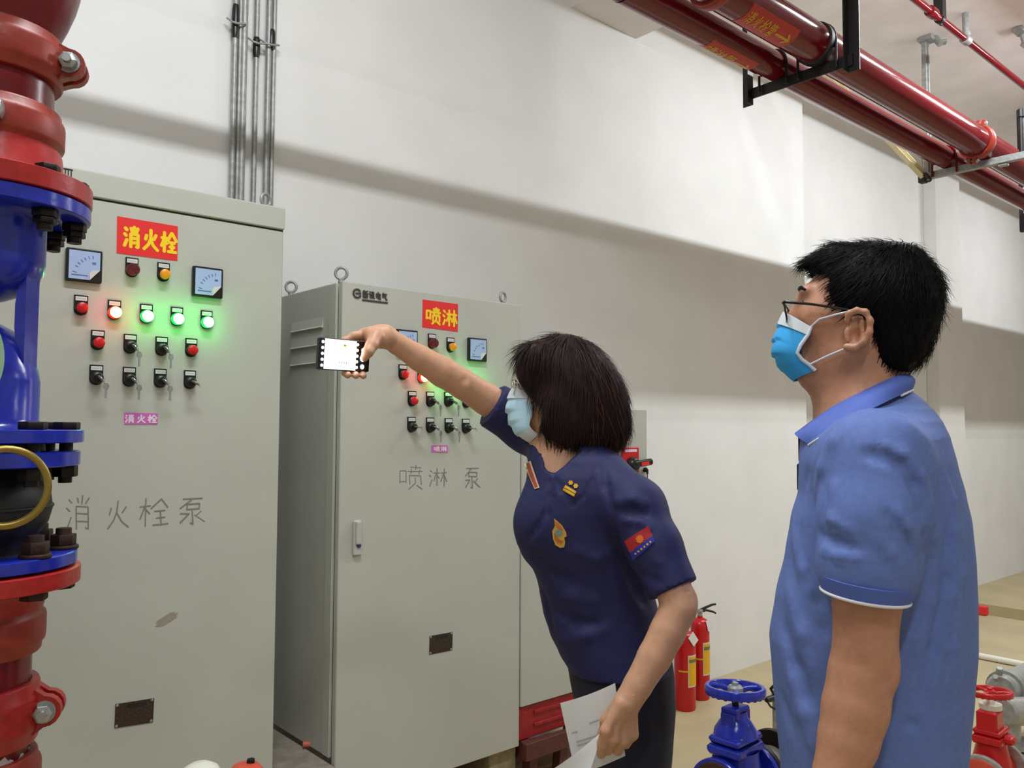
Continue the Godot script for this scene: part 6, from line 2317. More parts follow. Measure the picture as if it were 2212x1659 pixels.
	var edg := [Vector3(1.2871,1.6724,-0.7098), Vector3(1.2825,1.6597,-0.7125), Vector3(1.2755,1.6420,-0.7223), Vector3(1.2729,1.6289,-0.7278), Vector3(1.2786,1.6179,-0.7227), Vector3(1.2872,1.6086,-0.7142), Vector3(1.2948,1.5992,-0.7076)]
	var m0: Vector3 = Vector3(1.3353,1.6433,-0.7387)
	sheet(km, "nose_band", arc_patch(mid, edg, s, m0, 0.0, 0.17, 4, 24, 0.0, 0.002), M.mask_white, f, "white nose band")
	sheet(km, "panel", arc_patch(mid, edg, s, m0, 0.15, 0.74, 24, 24, 0.006), M.mask_blue, f)
	sheet(km, "chin_panel", arc_patch(mid, edg, s, m0, 0.73, 1.0, 8, 24, 0.002), M.mask_blue, f, "blue fold tucked under the chin")
	for e: float in [1.0, -1.0]:
		var ed := []
		for p in edg:
			ed.append(p if e > 0 else p - s * 2.0 * (p - m0).dot(s))
		mb = MB.new()
		mb.tube(ed, 0.0032, 8)
		part(km, "side_seam", mb, M.mask_white)
		mb = MB.new()
		mb.tube([ed[0], Vector3(1.3438,1.6831,-0.7211) + s * 0.070 * e, Vector3(1.3552,1.6884,-0.6974) + s * 0.080 * e, Vector3(1.3642,1.6914,-0.6787) + s * 0.088 * e, Vector3(1.3699,1.6931,-0.6667) + s * 0.084 * e], 0.0017, 8)
		mb.tube([ed[5], Vector3(1.3483,1.6214,-0.7117) + s * 0.066 * e, Vector3(1.3586,1.6303,-0.6901) + s * 0.076 * e, Vector3(1.3651,1.6346,-0.6768) + s * 0.082 * e], 0.0017, 8)
		part(km, "ear_loop", mb, M.mask_white)

func woman() -> void:
	var f := Vector3(-0.7061,0.0000,-0.7082)
	var s := Vector3(-0.7082,-0.0000,0.7061)
	var hb := Basis(f, Vector3.UP, f.cross(Vector3.UP))
	var base := Vector3(1.3849,0.9234,-1.2093)
	base.y = 0.0
	var t := thing("person", "person in a navy uniform leaning forward with one arm stretched out", "person", base)
	# ---- skin
	var F := Field.new()
	var hd := hb * Basis(Vector3.BACK, 0.18)
	F.ell(Vector3(1.3287,1.6085,-1.3365), Vector3(0.092, 0.094, 0.074), hd, 0.02)
	F.ell(Vector3(1.2885,1.5596,-1.3768), Vector3(0.058, 0.084, 0.057), hd, 0.03)
	F.cone(Vector3(1.2629,1.5871,-1.4024), Vector3(1.2510,1.5552,-1.4144), 0.009, 0.013, 0.015)
	F.cone(Vector3(1.2864,1.4993,-1.3789), Vector3(1.2752,1.4918,-1.3901), 0.024, 0.022, 0.02)
	F.cone(Vector3(1.3199,1.5206,-1.3453), Vector3(1.3290,1.3894,-1.3362), 0.052, 0.055, 0.03)
	F.cone(Vector3(1.2917,1.4632,-1.3311), Vector3(1.2765,1.3615,-1.3181), 0.042, 0.05, 0.03)
	F.cone(Vector3(1.3312,1.3999,-1.3340), Vector3(1.3646,1.1145,-1.2722), 0.07, 0.09, 0.06)
	# far arm stretched out with the phone
	F.cone(Vector3(1.3423,1.4105,-1.3228), Vector3(1.3471,1.5104,-1.5021), 0.05, 0.042, 0.03)
	F.chain([Vector3(1.3471,1.5104,-1.5021), Vector3(1.2571,1.5687,-1.5357), Vector3(1.1957,1.6025,-1.5478), Vector3(1.1454,1.6305,-1.5629), Vector3(1.0890,1.6607,-1.5769), Vector3(1.0374,1.6890,-1.5861), Vector3(1.0066,1.7049,-1.5887)], [0.042, 0.0385, 0.0355, 0.0355, 0.030, 0.0245, 0.0235], 0.005)
	F.wrinkle(Vector3(1.1702,1.6169,-1.5238), Vector3(1.1864,1.6031,-1.5146), 0.010, -0.003)
	var near_wrist: Vector3 = Vector3(1.0066,1.7049,-1.5887)
	# palm and back of the hand
	F.cone(Vector3(1.0023,1.7096,-1.5860), Vector3(0.9676,1.7074,-1.5924), 0.020, 0.018, 0.014)
	F.cone(Vector3(0.9982,1.6965,-1.5830), Vector3(0.9669,1.6897,-1.5790), 0.018, 0.016, 0.014)
	F.cone(Vector3(0.9945,1.7144,-1.6009), Vector3(0.9644,1.7092,-1.6169), 0.016, 0.014, 0.012)
	F.cone(Vector3(0.9924,1.6965,-1.6030), Vector3(0.9684,1.6882,-1.6129), 0.017, 0.014, 0.012)
	# thumb across the screen edge
	F.chain([Vector3(0.9685,1.6995,-1.5703), Vector3(0.9503,1.6787,-1.5574), Vector3(0.9377,1.6632,-1.5516), Vector3(0.9320,1.6501,-1.5573)], [0.0165, 0.013, 0.0115, 0.0085], 0.008)
	# fingers behind the phone, tips hooked under its lower edge
	F.chain([Vector3(0.9670,1.7086,-1.6072), Vector3(0.9364,1.7012,-1.6095), Vector3(0.9166,1.6898,-1.6152), Vector3(0.9092,1.6687,-1.6156)], [0.0125, 0.0105, 0.0095, 0.0085], 0.005)
	F.chain([Vector3(0.9724,1.7013,-1.6160), Vector3(0.9441,1.6835,-1.6160), Vector3(0.9248,1.6511,-1.6141), Vector3(0.9094,1.6187,-1.5984), Vector3(0.9075,1.6129,-1.5847)], [0.0125, 0.0105, 0.0095, 0.0085, 0.008], 0.004)
	F.chain([Vector3(0.9774,1.6934,-1.6180), Vector3(0.9569,1.6688,-1.6173), Vector3(0.9419,1.6415,-1.6111), Vector3(0.9288,1.6185,-1.5959), Vector3(0.9262,1.6126,-1.5815)], [0.0125, 0.0105, 0.0095, 0.0085, 0.008], 0.004)
	F.chain([Vector3(0.9839,1.6865,-1.6186), Vector3(0.9713,1.6613,-1.6170), Vector3(0.9602,1.6373,-1.6098), Vector3(0.9479,1.6194,-1.5966), Vector3(0.9442,1.6124,-1.5805)], [0.012, 0.010, 0.009, 0.008, 0.0075], 0.004)
	# near arm hanging, with papers
	F.cone(Vector3(1.3425,1.3785,-1.2377), Vector3(1.3365,1.3336,-1.1304), 0.036, 0.036, 0.03)
	F.chain([Vector3(1.3288,1.3374,-1.1239), Vector3(1.3287,1.2443,-1.0673), Vector3(1.3326,1.1669,-1.0281), Vector3(1.3311,1.1481,-1.0225), Vector3(1.3077,1.1024,-1.0318), Vector3(1.2814,1.0554,-1.0440), Vector3(1.2515,1.0045,-1.0598), Vector3(1.2339,0.9739,-1.0704)], [0.045, 0.040, 0.0355, 0.0355, 0.0345, 0.0325, 0.0275, 0.0265], 0.005)
	F.ell(Vector3(1.3613,1.1580,-1.0205), Vector3(0.014, 0.016, 0.014), hb, 0.02)
	# hand: four knuckles, fingers folded round the sheets, thumb in front of them
	var kn := [Vector3(1.1909,0.9257,-1.0852), Vector3(1.2054,0.9098,-1.0806), Vector3(1.2274,0.9033,-1.0755), Vector3(1.2478,0.9091,-1.0720)]
	var w0 := [Vector3(1.2141,0.9725,-1.0718), Vector3(1.2230,0.9708,-1.0714), Vector3(1.2339,0.9687,-1.0704), Vector3(1.2437,0.9662,-1.0719)]
	for i in 4:
		F.cone(w0[i], kn[i], 0.0135, 0.0125, 0.009)
	F.chain([kn[0], Vector3(1.1949,0.8965,-1.0996), Vector3(1.2049,0.8690,-1.1137)], [0.0125, 0.0105, 0.0085], 0.005)
	F.chain([kn[1], Vector3(1.2180,0.8781,-1.1076), Vector3(1.2301,0.8737,-1.1308)], [0.0125, 0.0105, 0.009], 0.005)
	F.chain([kn[2], Vector3(1.2403,0.8723,-1.1023), Vector3(1.2512,0.8697,-1.1267)], [0.012, 0.010, 0.009], 0.005)
	F.chain([kn[3], Vector3(1.2615,0.8804,-1.0994), Vector3(1.2689,0.8799,-1.1203)], [0.0115, 0.0095, 0.0085], 0.005)
	F.chain([Vector3(1.2201,0.9611,-1.0842), Vector3(1.2137,0.9344,-1.1048), Vector3(1.2183,0.9040,-1.1187), Vector3(1.2201,0.8848,-1.1253)], [0.016, 0.013, 0.0105, 0.0085], 0.008)
	for i in 3:
		F.wrinkle(kn[i].lerp(kn[i + 1], 0.5) + s * 0.012, w0[i].lerp(w0[i + 1], 0.5).lerp(kn[i].lerp(kn[i + 1], 0.5), 0.4) + s * 0.014, 0.006, -0.0022)
	var skin := MB.new()
	var B := AABB(Vector3(1.2542,1.4101,-1.1563), Vector3.ZERO)
	# head and neck
	var hbx := bounds(F)
	var box := func(p: Array, pad: float, cell: float) -> void:
		var bb := AABB(p[0], Vector3.ZERO)
		for q in p:
			bb = bb.expand(q)
		F.nets(bb.position - Vector3.ONE * pad, bb.end + Vector3.ONE * pad, cell, skin)
	var yn: float = Vector3(1.3128,1.3420,-1.3525).y
	F.nets(Vector3(Vector3(1.3287,1.6085,-1.3365).x - 0.16, yn, Vector3(1.3287,1.6085,-1.3365).z - 0.16), Vector3(Vector3(1.3287,1.6085,-1.3365).x + 0.16, Vector3(1.3286,1.7383,-1.3366).y, Vector3(1.3287,1.6085,-1.3365).z + 0.16), 0.0055, skin)
	box.call([Vector3(1.0066,1.7049,-1.5887), Vector3(0.9292,1.7040,-1.6522), Vector3(0.9011,1.6080,-1.5954), Vector3(0.9685,1.6637,-1.5278)], 0.022, 0.0028)
	box.call([Vector3(1.3471,1.5104,-1.5021), Vector3(1.0154,1.7002,-1.5870)], 0.04, 0.0055)
	box.call([Vector3(1.3354,1.2022,-1.0323), Vector3(1.3544,1.1302,-1.0133), Vector3(1.2339,0.9774,-1.0704)], 0.04, 0.0055)
	box.call([Vector3(1.2496,0.9737,-1.0617), Vector3(1.2181,0.8502,-1.1358), Vector3(1.1889,0.8659,-1.1085)], 0.014, 0.003)
	part(t, "body", skin, M.skin_woman)
	for e: float in [1.0, -1.0]:
		var mb := MB.new()
		var ec: Vector3 = Vector3(1.2622,1.5967,-1.4032) + s * 0.028 * e
		mb.ball(ec, Vector3(0.011, 0.011, 0.011), hb)
		var ey := part(t, "eye", mb, M.eye_white)
		mb = MB.new()
		mb.ball(ec + f * 0.0065, Vector3(0.006, 0.006, 0.006), hb)
		part(ey, "iris", mb, M.iris_dark)
	# ---- hair
	var H := Field.new()
	H.ell(Vector3(1.3242,1.6085,-1.3410), Vector3(0.104, 0.107, 0.092), hb, 0.02)
	H.ell(Vector3(1.3585,1.5472,-1.3066), Vector3(0.098, 0.098, 0.098), hb, 0.06)
	H.cone(Vector3(1.3138,1.5049,-1.2806), Vector3(1.3682,1.5001,-1.2544), 0.048, 0.046, 0.04)
	H.cone(Vector3(1.3854,1.5052,-1.3504), Vector3(1.4125,1.5001,-1.2949), 0.048, 0.046, 0.04)
	H.cone(Vector3(1.2565,1.5452,-1.3098), Vector3(1.2743,1.4995,-1.3061), 0.03, 0.034, 0.04)
	H.cone(Vector3(1.3534,1.5487,-1.4108), Vector3(1.3581,1.4995,-1.3920), 0.03, 0.034, 0.04)
	H.cone(Vector3(1.2341,1.6585,-1.3463), Vector3(1.2289,1.6124,-1.3587), 0.032, 0.022, 0.04)
	H.cone(Vector3(1.3153,1.6689,-1.4349), Vector3(1.3028,1.6192,-1.4404), 0.032, 0.022, 0.04)
	H.cutter([Vector3(1.1247,1.6151,-1.4561), Vector3(1.2073,1.6172,-1.3732), Vector3(1.2154,1.5946,-1.3651), Vector3(1.2271,1.5699,-1.3534), Vector3(1.2402,1.5556,-1.3402), Vector3(1.2504,1.5434,-1.3300), Vector3(1.2504,1.5198,-1.3300), Vector3(1.2469,1.4963,-1.3336), Vector3(1.2534,1.4739,-1.3270), Vector3(1.2636,1.4576,-1.3168), Vector3(1.2637,1.3723,-1.3167), Vector3(1.1262,1.3703,-1.4546)], f, Vector3.UP, s, 0.4, 0.006)
	# hollow for the neck
	var nk := H.cutter([Vector3(1.3051,1.4678,-1.3602), Vector3(1.3237,1.4543,-1.3415), Vector3(1.3239,1.3370,-1.3413), Vector3(1.2905,1.3365,-1.3748), Vector3(1.2902,1.4677,-1.3751)], f, Vector3.UP, s, 0.10, 0.02)
	rng.seed = 11
	for k in 40:
		var u := rng.randf_range(-0.9, 1.0)
		var v := rng.randf_range(-0.6, 1.0)
		var q: Vector3 = Vector3(1.3384,1.5947,-1.3267) + f * u * 0.09 + s * 0.095 * sqrt(maxf(0.05, 1.0 - u * u * 0.9)) * (1.0 if k % 5 else -1.0) + Vector3.UP * v * 0.06
		H.wrinkle(q, q - Vector3.UP * rng.randf_range(0.06, 0.11) - f * 0.02, 0.007, rng.randf_range(-0.0035, 0.004))
	var hm := MB.new()
	flesh(H, 0.0055, hm)
	var crown: Vector3 = Vector3(1.3458,1.7009,-1.3193)
	var flow := func(p: Vector3) -> Vector3:
		var r: Vector3 = p - crown
		r.y = 0
		return r.normalized() * 0.25 - Vector3.UP + f * 0.12 * sin(p.y * 60.0)
	var st := MB.new()
	var brow: Vector3 = Vector3(1.2764,1.6190,-1.3890)
	strands(st, hm, 4600, flow, 0.055, 0.0012, 0.002, func(p): return not ((p - brow).dot(f) > 0.0 and p.y < brow.y + 0.035), 0.10)
	var tip: Vector3 = Vector3(1.4199,1.5108,-1.2450)
	strands(st, hm, 240, func(p): return -Vector3.UP * 0.8 - f * 0.6, 0.045, 0.0012, 0.016, func(p): return (p - tip).length() < 0.075)
	st.v.append_array(hm.v)
	st.n.append_array(hm.n)
	var hair := part(t, "hair", st, M.hair_brown, "dark brown chin-length bob")
	st = MB.new()
	strands(st, hm, 420, flow, 0.06, 0.0011, 0.004, func(p): return (p - crown).dot(f) < -0.035)
	part(hair, "lighter_strands", st, M.hair_brown_light, "lighter brown strands at the back")
	# ---- uniform shirt
	var S := Field.new()
	S.loft([[Vector3(1.3273,1.4786,-1.3379),0.0631,0.0450], [Vector3(1.3324,1.4576,-1.3328),0.0893,0.0800], [Vector3(1.3427,1.4262,-1.3224),0.1060,0.1100], [Vector3(1.3457,1.3896,-1.3194),0.1121,0.1300], [Vector3(1.3501,1.3583,-1.3150),0.1245,0.1400], [Vector3(1.3552,1.3167,-1.3099),0.1358,0.1420], [Vector3(1.3577,1.2481,-1.3073),0.1423,0.1400], [Vector3(1.3622,1.2182,-1.3029),0.1379,0.1350], [Vector3(1.3707,1.1874,-1.2944),0.1299,0.1300], [Vector3(1.3777,1.1360,-1.2874),0.1280,0.1250], [Vector3(1.3842,1.0899,-1.2808),0.1288,0.1250], [Vector3(1.3937,1.0441,-1.2713),0.1275,0.1300], [Vector3(1.4043,1.0036,-1.2607),0.1226,0.1350], [Vector3(1.4144,0.9683,-1.2505),0.1162,0.1400]], -f, s, 0.03)
	S.cone(Vector3(1.3391,1.4173,-1.2835), Vector3(1.3401,1.3326,-1.1410), 0.06, 0.062, 0.04)
	S.cone(Vector3(1.3565,1.4201,-1.3369), Vector3(1.3484,1.4991,-1.4867), 0.055, 0.055, 0.04)
	S.cone(Vector3(1.2553,1.2912,-1.3251), Vector3(1.2709,1.2598,-1.3237), 0.065, 0.06, 0.05)
	var c := S.cone(Vector3(1.3518,1.5025,-1.4904), Vector3(1.2587,1.5621,-1.5341), 0.060, 0.056, 0.03)
	c.cut = true
	c.cn = (Vector3(1.2587,1.5621,-1.5341) - Vector3(1.3518,1.5025,-1.4904)).normalized()
	c.cd = c.cn.dot(Vector3(1.2680,1.5532,-1.5277))
	S.cone(Vector3(1.3324,1.3335,-1.1344), Vector3(1.3320,1.2605,-1.0853), 0.058, 0.055, 0.03)
	c = S.cone(Vector3(1.3320,1.2605,-1.0853), Vector3(1.3366,1.1659,-1.0312), 0.055, 0.051, 0.02)
	c.cut = true
	c.cn = (Vector3(1.3417,1.1570,-1.0260) - Vector3(1.3320,1.2605,-1.0853)).normalized()
	c.cd = c.cn.dot(Vector3(1.3342,1.1775,-1.0406))
	# open neck
	var vneck := S.cutter([Vector3(1.1975,1.4944,-1.2981), Vector3(1.2053,1.4628,-1.2903), Vector3(1.2138,1.4097,-1.2818), Vector3(1.2263,1.4011,-1.2692), Vector3(1.2416,1.4179,-1.2539), Vector3(1.2651,1.4496,-1.2303), Vector3(1.2568,1.4948,-1.2387)], f, Vector3.UP, s, 0.13, 0.004)
	for q in [
		[[Vector3(0.9113,1.3770,-0.8083), Vector3(0.9264,1.3804,-0.7949), Vector3(0.9466,1.3705,-0.7780)], 0.01, -0.01],
		[[Vector3(0.9041,1.3924,-0.8135), Vector3(0.9258,1.3973,-0.7943), Vector3(0.9469,1.3893,-0.7764)], 0.01, 0.006],
		[[Vector3(0.9169,1.3649,-0.8044), Vector3(0.9372,1.3643,-0.7866), Vector3(0.9515,1.3510,-0.7752)], 0.009, 0.005],
		[[Vector3(0.8921,1.4529,-0.8197), Vector3(0.8971,1.4159,-0.8180), Vector3(0.9055,1.3823,-0.8130), Vector3(0.9107,1.3419,-0.8114), Vector3(0.9199,1.3016,-0.8062)], 0.008, -0.004],
		[[Vector3(0.8370,1.4323,-0.8692), Vector3(0.8362,1.4020,-0.8721), Vector3(0.8327,1.3751,-0.8771), Vector3(0.8233,1.3548,-0.8867), Vector3(0.8129,1.3345,-0.8972)], 0.007, -0.006],
		[[Vector3(0.8391,1.4324,-0.8675), Vector3(0.8491,1.4089,-0.8604), Vector3(0.8611,1.3887,-0.8513), Vector3(0.8733,1.4023,-0.8398), Vector3(0.8820,1.4259,-0.8305), Vector3(0.8857,1.4495,-0.8256)], 0.005, -0.003],
		[[Vector3(0.8195,1.3211,-0.8924), Vector3(0.8462,1.2876,-0.8714), Vector3(0.8773,1.2710,-0.8455)], 0.014, -0.007],
		[[Vector3(0.8287,1.2808,-0.8872), Vector3(0.8628,1.2541,-0.8594), Vector3(0.9037,1.2476,-0.8242)], 0.014, 0.005],
		[[Vector3(0.8351,1.2471,-0.8840), Vector3(0.8693,1.2171,-0.8563), Vector3(0.9050,1.2140,-0.8254)], 0.014, -0.006],
		[[Vector3(0.8500,1.1900,-0.8750), Vector3(0.8802,1.1970,-0.8482), Vector3(0.9151,1.2140,-0.8165)], 0.014, 0.005],
		[[Vector3(0.9197,1.3050,-0.8061), Vector3(0.9359,1.2680,-0.7946), Vector3(0.9496,1.2412,-0.7845)], 0.012, -0.008],
		[[Vector3(0.8339,1.2640,-0.8838), Vector3(0.8392,1.2337,-0.8814), Vector3(0.8481,1.2001,-0.8760)], 0.01, -0.006],
		[[Vector3(0.9469,1.3119,-0.7819), Vector3(0.9677,1.2986,-0.7647)], 0.01, 0.003],
		[[Vector3(0.9402,1.2883,-0.7894), Vector3(0.9672,1.2736,-0.7669)], 0.01, -0.004],
		[[Vector3(0.8602,1.3214,-0.8569), Vector3(0.8911,1.3081,-0.8308), Vector3(0.9135,1.3218,-0.8104)], 0.014, 0.004]]:
		folded(S, q[0], q[1], q[2])
	var sm := MB.new()
	flesh(S, 0.0062, sm)
	var shirt := part(t, "uniform_shirt", sm, M.uniform_navy, "navy short sleeved uniform shirt")
	# rank bars and stars on the collar point
	var mark := func(parent: Node, called: String, a: Vector3, b: Vector3, R: float, m: Material, n: int) -> void:
		var h := hit(S, a, b)
		var mb := MB.new()
		var up: Vector3 = (Vector3.UP - h[1] * Vector3.UP.dot(h[1])).normalized()
		var sd: Vector3 = up.cross(h[1])
		var pts := PackedVector2Array()
		for k in n * 2:
			var an := TAU * k / (n * 2.0)
			pts.append(Vector2(cos(an), sin(an)) * R * (1.0 if k % 2 == 0 else 0.72))
		mb.prism(pts, h[0] + h[1] * 0.0005, sd, up, h[1] * 0.002)
		part(parent, called, mb, m)
	var rank := sewn(shirt, "rank_bar", S, [Vector3(0.9234,1.4100,-0.9284), Vector3(0.9365,1.3999,-0.9177), Vector3(0.9355,1.3963,-0.9188), Vector3(0.9219,1.4064,-0.9299)], [Vector3(1.6337,1.3408,-1.6425), Vector3(1.6568,1.3229,-1.6236), Vector3(1.6551,1.3165,-1.6256), Vector3(1.6310,1.3344,-1.6453)], 3, 0.0022, M.gold_thread, "gold rank bar")
	sewn(shirt, "rank_bar", S, [Vector3(0.9214,1.4056,-0.9305), Vector3(0.9350,1.3955,-0.9193), Vector3(0.9340,1.3919,-0.9204), Vector3(0.9204,1.4020,-0.9315)], [Vector3(1.6301,1.3331,-1.6462), Vector3(1.6542,1.3152,-1.6265), Vector3(1.6525,1.3087,-1.6284), Vector3(1.6284,1.3266,-1.6481)], 3, 0.0022, M.gold_thread, "gold rank bar")
	mark.call(shirt, "rank_star", Vector3(0.9293,1.4137,-0.9230), Vector3(1.6442,1.3474,-1.6329), 0.0058, M.gold_thread, 6)
	mark.call(shirt, "rank_star", Vector3(0.9356,1.4087,-0.9179), Vector3(1.6552,1.3384,-1.6239), 0.0058, M.gold_thread, 6)
	# chest badge
	sewn_poly(shirt, "chest_badge", S, [Vector3(0.9117,1.3574,-0.9423), Vector3(0.9157,1.3531,-0.9391), Vector3(0.9215,1.3466,-0.9345), Vector3(0.9268,1.3356,-0.9306), Vector3(0.9276,1.3298,-0.9303), Vector3(0.9250,1.3276,-0.9328), Vector3(0.9264,1.3196,-0.9322), Vector3(0.9256,1.3123,-0.9334), Vector3(0.9206,1.3115,-0.9377), Vector3(0.9150,1.3159,-0.9424), Vector3(0.9118,1.3253,-0.9444), Vector3(0.9103,1.3377,-0.9449), Vector3(0.9132,1.3458,-0.9418)], 0.002, M.badge_gold, "gold chest badge")
	sewn_poly(shirt, "badge_tip", S, [Vector3(0.9124,1.3545,-0.9419), Vector3(0.9158,1.3509,-0.9392), Vector3(0.9198,1.3458,-0.9360), Vector3(0.9234,1.3385,-0.9334), Vector3(0.9183,1.3429,-0.9376), Vector3(0.9143,1.3458,-0.9408)], 0.0032, M.badge_orange, "")
	mark.call(shirt, "badge_disc", Vector3(0.9181,1.3349,-0.9383), Vector3(1.6243,1.2078,-1.6601), 0.009, M.badge_grey, 10)
	sewn_poly(shirt, "badge_ribbon", S, [Vector3(0.9126,1.3341,-0.9432), Vector3(0.9162,1.3276,-0.9405), Vector3(0.9213,1.3232,-0.9363), Vector3(0.9241,1.3218,-0.9340), Vector3(0.9221,1.3174,-0.9361), Vector3(0.9175,1.3203,-0.9398), Vector3(0.9135,1.3261,-0.9430)], 0.0032, M.badge_orange, "")
	# name strip on the other side of the chest
	sewn(shirt, "name_tape", S, [Vector3(0.8731,1.4440,-0.9699), Vector3(0.8807,1.4477,-0.9630), Vector3(0.8928,1.4054,-0.9554), Vector3(0.8873,1.4032,-0.9603)], [Vector3(1.6119,1.3966,-1.7905), Vector3(1.6258,1.4034,-1.7779), Vector3(1.6482,1.3254,-1.7639), Vector3(1.6382,1.3213,-1.7729)], 4, 0.002, M.tag_rim, "red name tape with pale rim")
	sewn(shirt, "name_tape_field", S, [Vector3(0.8754,1.4425,-0.9680), Vector3(0.8797,1.4447,-0.9641), Vector3(0.8911,1.4069,-0.9568), Vector3(0.8878,1.4054,-0.9597)], [Vector3(1.6160,1.3939,-1.7871), Vector3(1.6240,1.3980,-1.7798), Vector3(1.6450,1.3281,-1.7664), Vector3(1.6390,1.3254,-1.7718)], 4, 0.0032, M.tag_brick)
	# sleeve flag
	sewn(shirt, "sleeve_patch", S, [Vector3(0.9973,1.3223,-0.8701), Vector3(1.0233,1.3458,-0.8457), Vector3(1.0299,1.3313,-0.8410), Vector3(1.0046,1.3041,-0.8650)], [Vector3(1.7644,1.1856,-1.5395), Vector3(1.8105,1.2272,-1.4963), Vector3(1.8222,1.2015,-1.4879), Vector3(1.7773,1.1534,-1.5304)], 6, 0.002, M.patch_red, "red sleeve patch with a gold emblem")
	sewn(shirt, "sleeve_patch_hem", S, [Vector3(1.0045,1.3048,-0.8650), Vector3(1.0299,1.3313,-0.8410), Vector3(1.0325,1.3218,-0.8394), Vector3(1.0089,1.2917,-0.8621)], [Vector3(1.7773,1.1547,-1.5304), Vector3(1.8222,1.2015,-1.4879), Vector3(1.8267,1.1847,-1.4851), Vector3(1.7850,1.1315,-1.5253)], 6, 0.002, M.patch_blue, "blue strip with pale lettering")
	mark.call(shirt, "patch_emblem", Vector3(1.0153,1.3253,-0.8542), Vector3(1.7963,1.1910,-1.5112), 0.0095, M.badge_orange, 10)
	for k in 6:
		var u := k / 5.0
		mark.call(shirt, "patch_letter", (Vector3(1.0112,1.3027,-0.8593)).lerp(Vector3(1.0276,1.3210,-0.8438), u), (Vector3(1.7891,1.1509,-1.5203)).lerp(Vector3(1.8180,1.1834,-1.4928), u), 0.0026, M.badge_gold, 4)
	# ---- trousers and shoes
	var T := Field.new()
	T.loft([[Vector3(1.4072,1.0190,-1.2577),0.1205,0.1200], [Vector3(1.4162,0.9582,-1.2487),0.1166,0.1350], [Vector3(1.4216,0.8874,-1.2433),0.1117,0.1400], [Vector3(1.4237,0.8067,-1.2412),0.1022,0.1400], [Vector3(1.4240,0.7263,-1.2409),0.0944,0.1400], [Vector3(1.4235,0.6462,-1.2414),0.0896,0.1400]], -f, s, 0.03)
	for e: float in [1.0, -1.0]:
		var l0: Vector3 = Vector3(1.4238,0.6662,-1.2411) + s * 0.075 * e
		var kk := Vector3(l0.x, 0.44, l0.z) + f * 0.02
		var an := Vector3(l0.x, 0.085, l0.z) - f * 0.02
		T.cone(l0, kk, 0.082, 0.062, 0.05)
		T.cone(kk, an, 0.062, 0.052, 0.02)
		var sh := MB.new()
		var sf := Field.new()
		var so := Vector3(an.x, 0.0, an.z)
		sf.cone(so + Vector3.UP * 0.04 - f * 0.045, so + Vector3.UP * 0.032 + f * 0.12, 0.038, 0.031, 0.02)
		sf.cone(so + Vector3.UP * 0.05, so + Vector3.UP * 0.085, 0.038, 0.038, 0.02)
		sf.cuts.append([Vector3.DOWN, 0.0])
		flesh(sf, 0.009, sh)
		part(t, "shoe", sh, M.shoe_black)
	T.wrinkle(Vector3(1.3027,0.8987,-1.1501), Vector3(1.3324,0.8073,-1.1203), 0.014, -0.006)
	T.wrinkle(Vector3(1.2694,0.9533,-1.1835), Vector3(1.2893,0.8238,-1.1635), 0.016, 0.004)
	T.wrinkle(Vector3(1.3794,0.9661,-1.1156), Vector3(1.3824,0.8154,-1.1127), 0.016, -0.004)
	var tm := MB.new()
	flesh(T, 0.010, tm, 0.075)
	part(t, "trousers", tm, M.trouser_navy)
	# ---- mask
	var km := thing("face_mask", "pale blue face mask worn by the woman", "mask", Vector3(1.2601,1.5256,-1.4052))
	var mid := [Vector3(1.2449,1.5934,-1.4205), Vector3(1.2382,1.5785,-1.4273), Vector3(1.2323,1.5509,-1.4332), Vector3(1.2354,1.5201,-1.4301), Vector3(1.2422,1.4958,-1.4232), Vector3(1.2543,1.4790,-1.4111), Vector3(1.2715,1.4654,-1.3938)]
	var edg := [Vector3(1.2320,1.5830,-1.3712), Vector3(1.2347,1.5661,-1.3571), Vector3(1.2386,1.5475,-1.3475), Vector3(1.2351,1.5249,-1.3496), Vector3(1.2329,1.5064,-1.3532), Vector3(1.2408,1.4941,-1.3496), Vector3(1.2522,1.4859,-1.3452)]
	var m0: Vector3 = Vector3(1.2751,1.5257,-1.3902)
	sheet(km, "nose_band", arc_patch(mid, edg, s, m0, 0.0, 0.2, 4, 20, 0.0, 0.002), M.mask_white, f, "white nose band")
	sheet(km, "panel", arc_patch(mid, edg, s, m0, 0.18, 0.80, 20, 20, 0.007), M.mask_pale, f)
	sheet(km, "chin_panel", arc_patch(mid, edg, s, m0, 0.79, 1.0, 6, 20, 0.002), M.mask_white, f)
	# ---- glasses
	var g := thing("glasses", "thin silver glasses worn by the woman", "glasses", Vector3(1.2509,1.5934,-1.4145))
	for e: float in [1.0, -1.0]:
		var rim := []
		for k in 20:
			var a := TAU * k / 20.0
			rim.append(Vector3(1.2456,1.5934,-1.4198) + s * (0.034 + 0.024 * cos(a)) * e + Vector3.UP * 0.017 * sin(a) + f * (-0.006 * cos(a)))
		var mb := MB.new()
		mb.tube(rim, 0.0014, 8, false, true)
		part(g, "rim", mb, M.frame_silver)
		mb = MB.new()
		for k in range(1, 19):
			mb.tri(rim[0], rim[k], rim[k + 1], f, f, f)
		part(g, "lens", mb, M.lens_clear)
		mb = MB.new()
		mb.tube([Vector3(1.2501,1.5998,-1.4153) + s * 0.058 * e, Vector3(1.2749,1.5977,-1.3904) + s * 0.066 * e, Vector3(1.3161,1.5841,-1.3491) + s * 0.072 * e], 0.0013, 8)
		part(g, "temple", mb, M.frame_silver)
	var mb := MB.new()
	mb.tube([Vector3(1.2486,1.5977,-1.4168) + s * 0.010, Vector3(1.2464,1.6009,-1.4191), Vector3(1.2486,1.5977,-1.4168) - s * 0.010], 0.0013, 8)
	part(g, "bridge", mb, M.frame_silver)
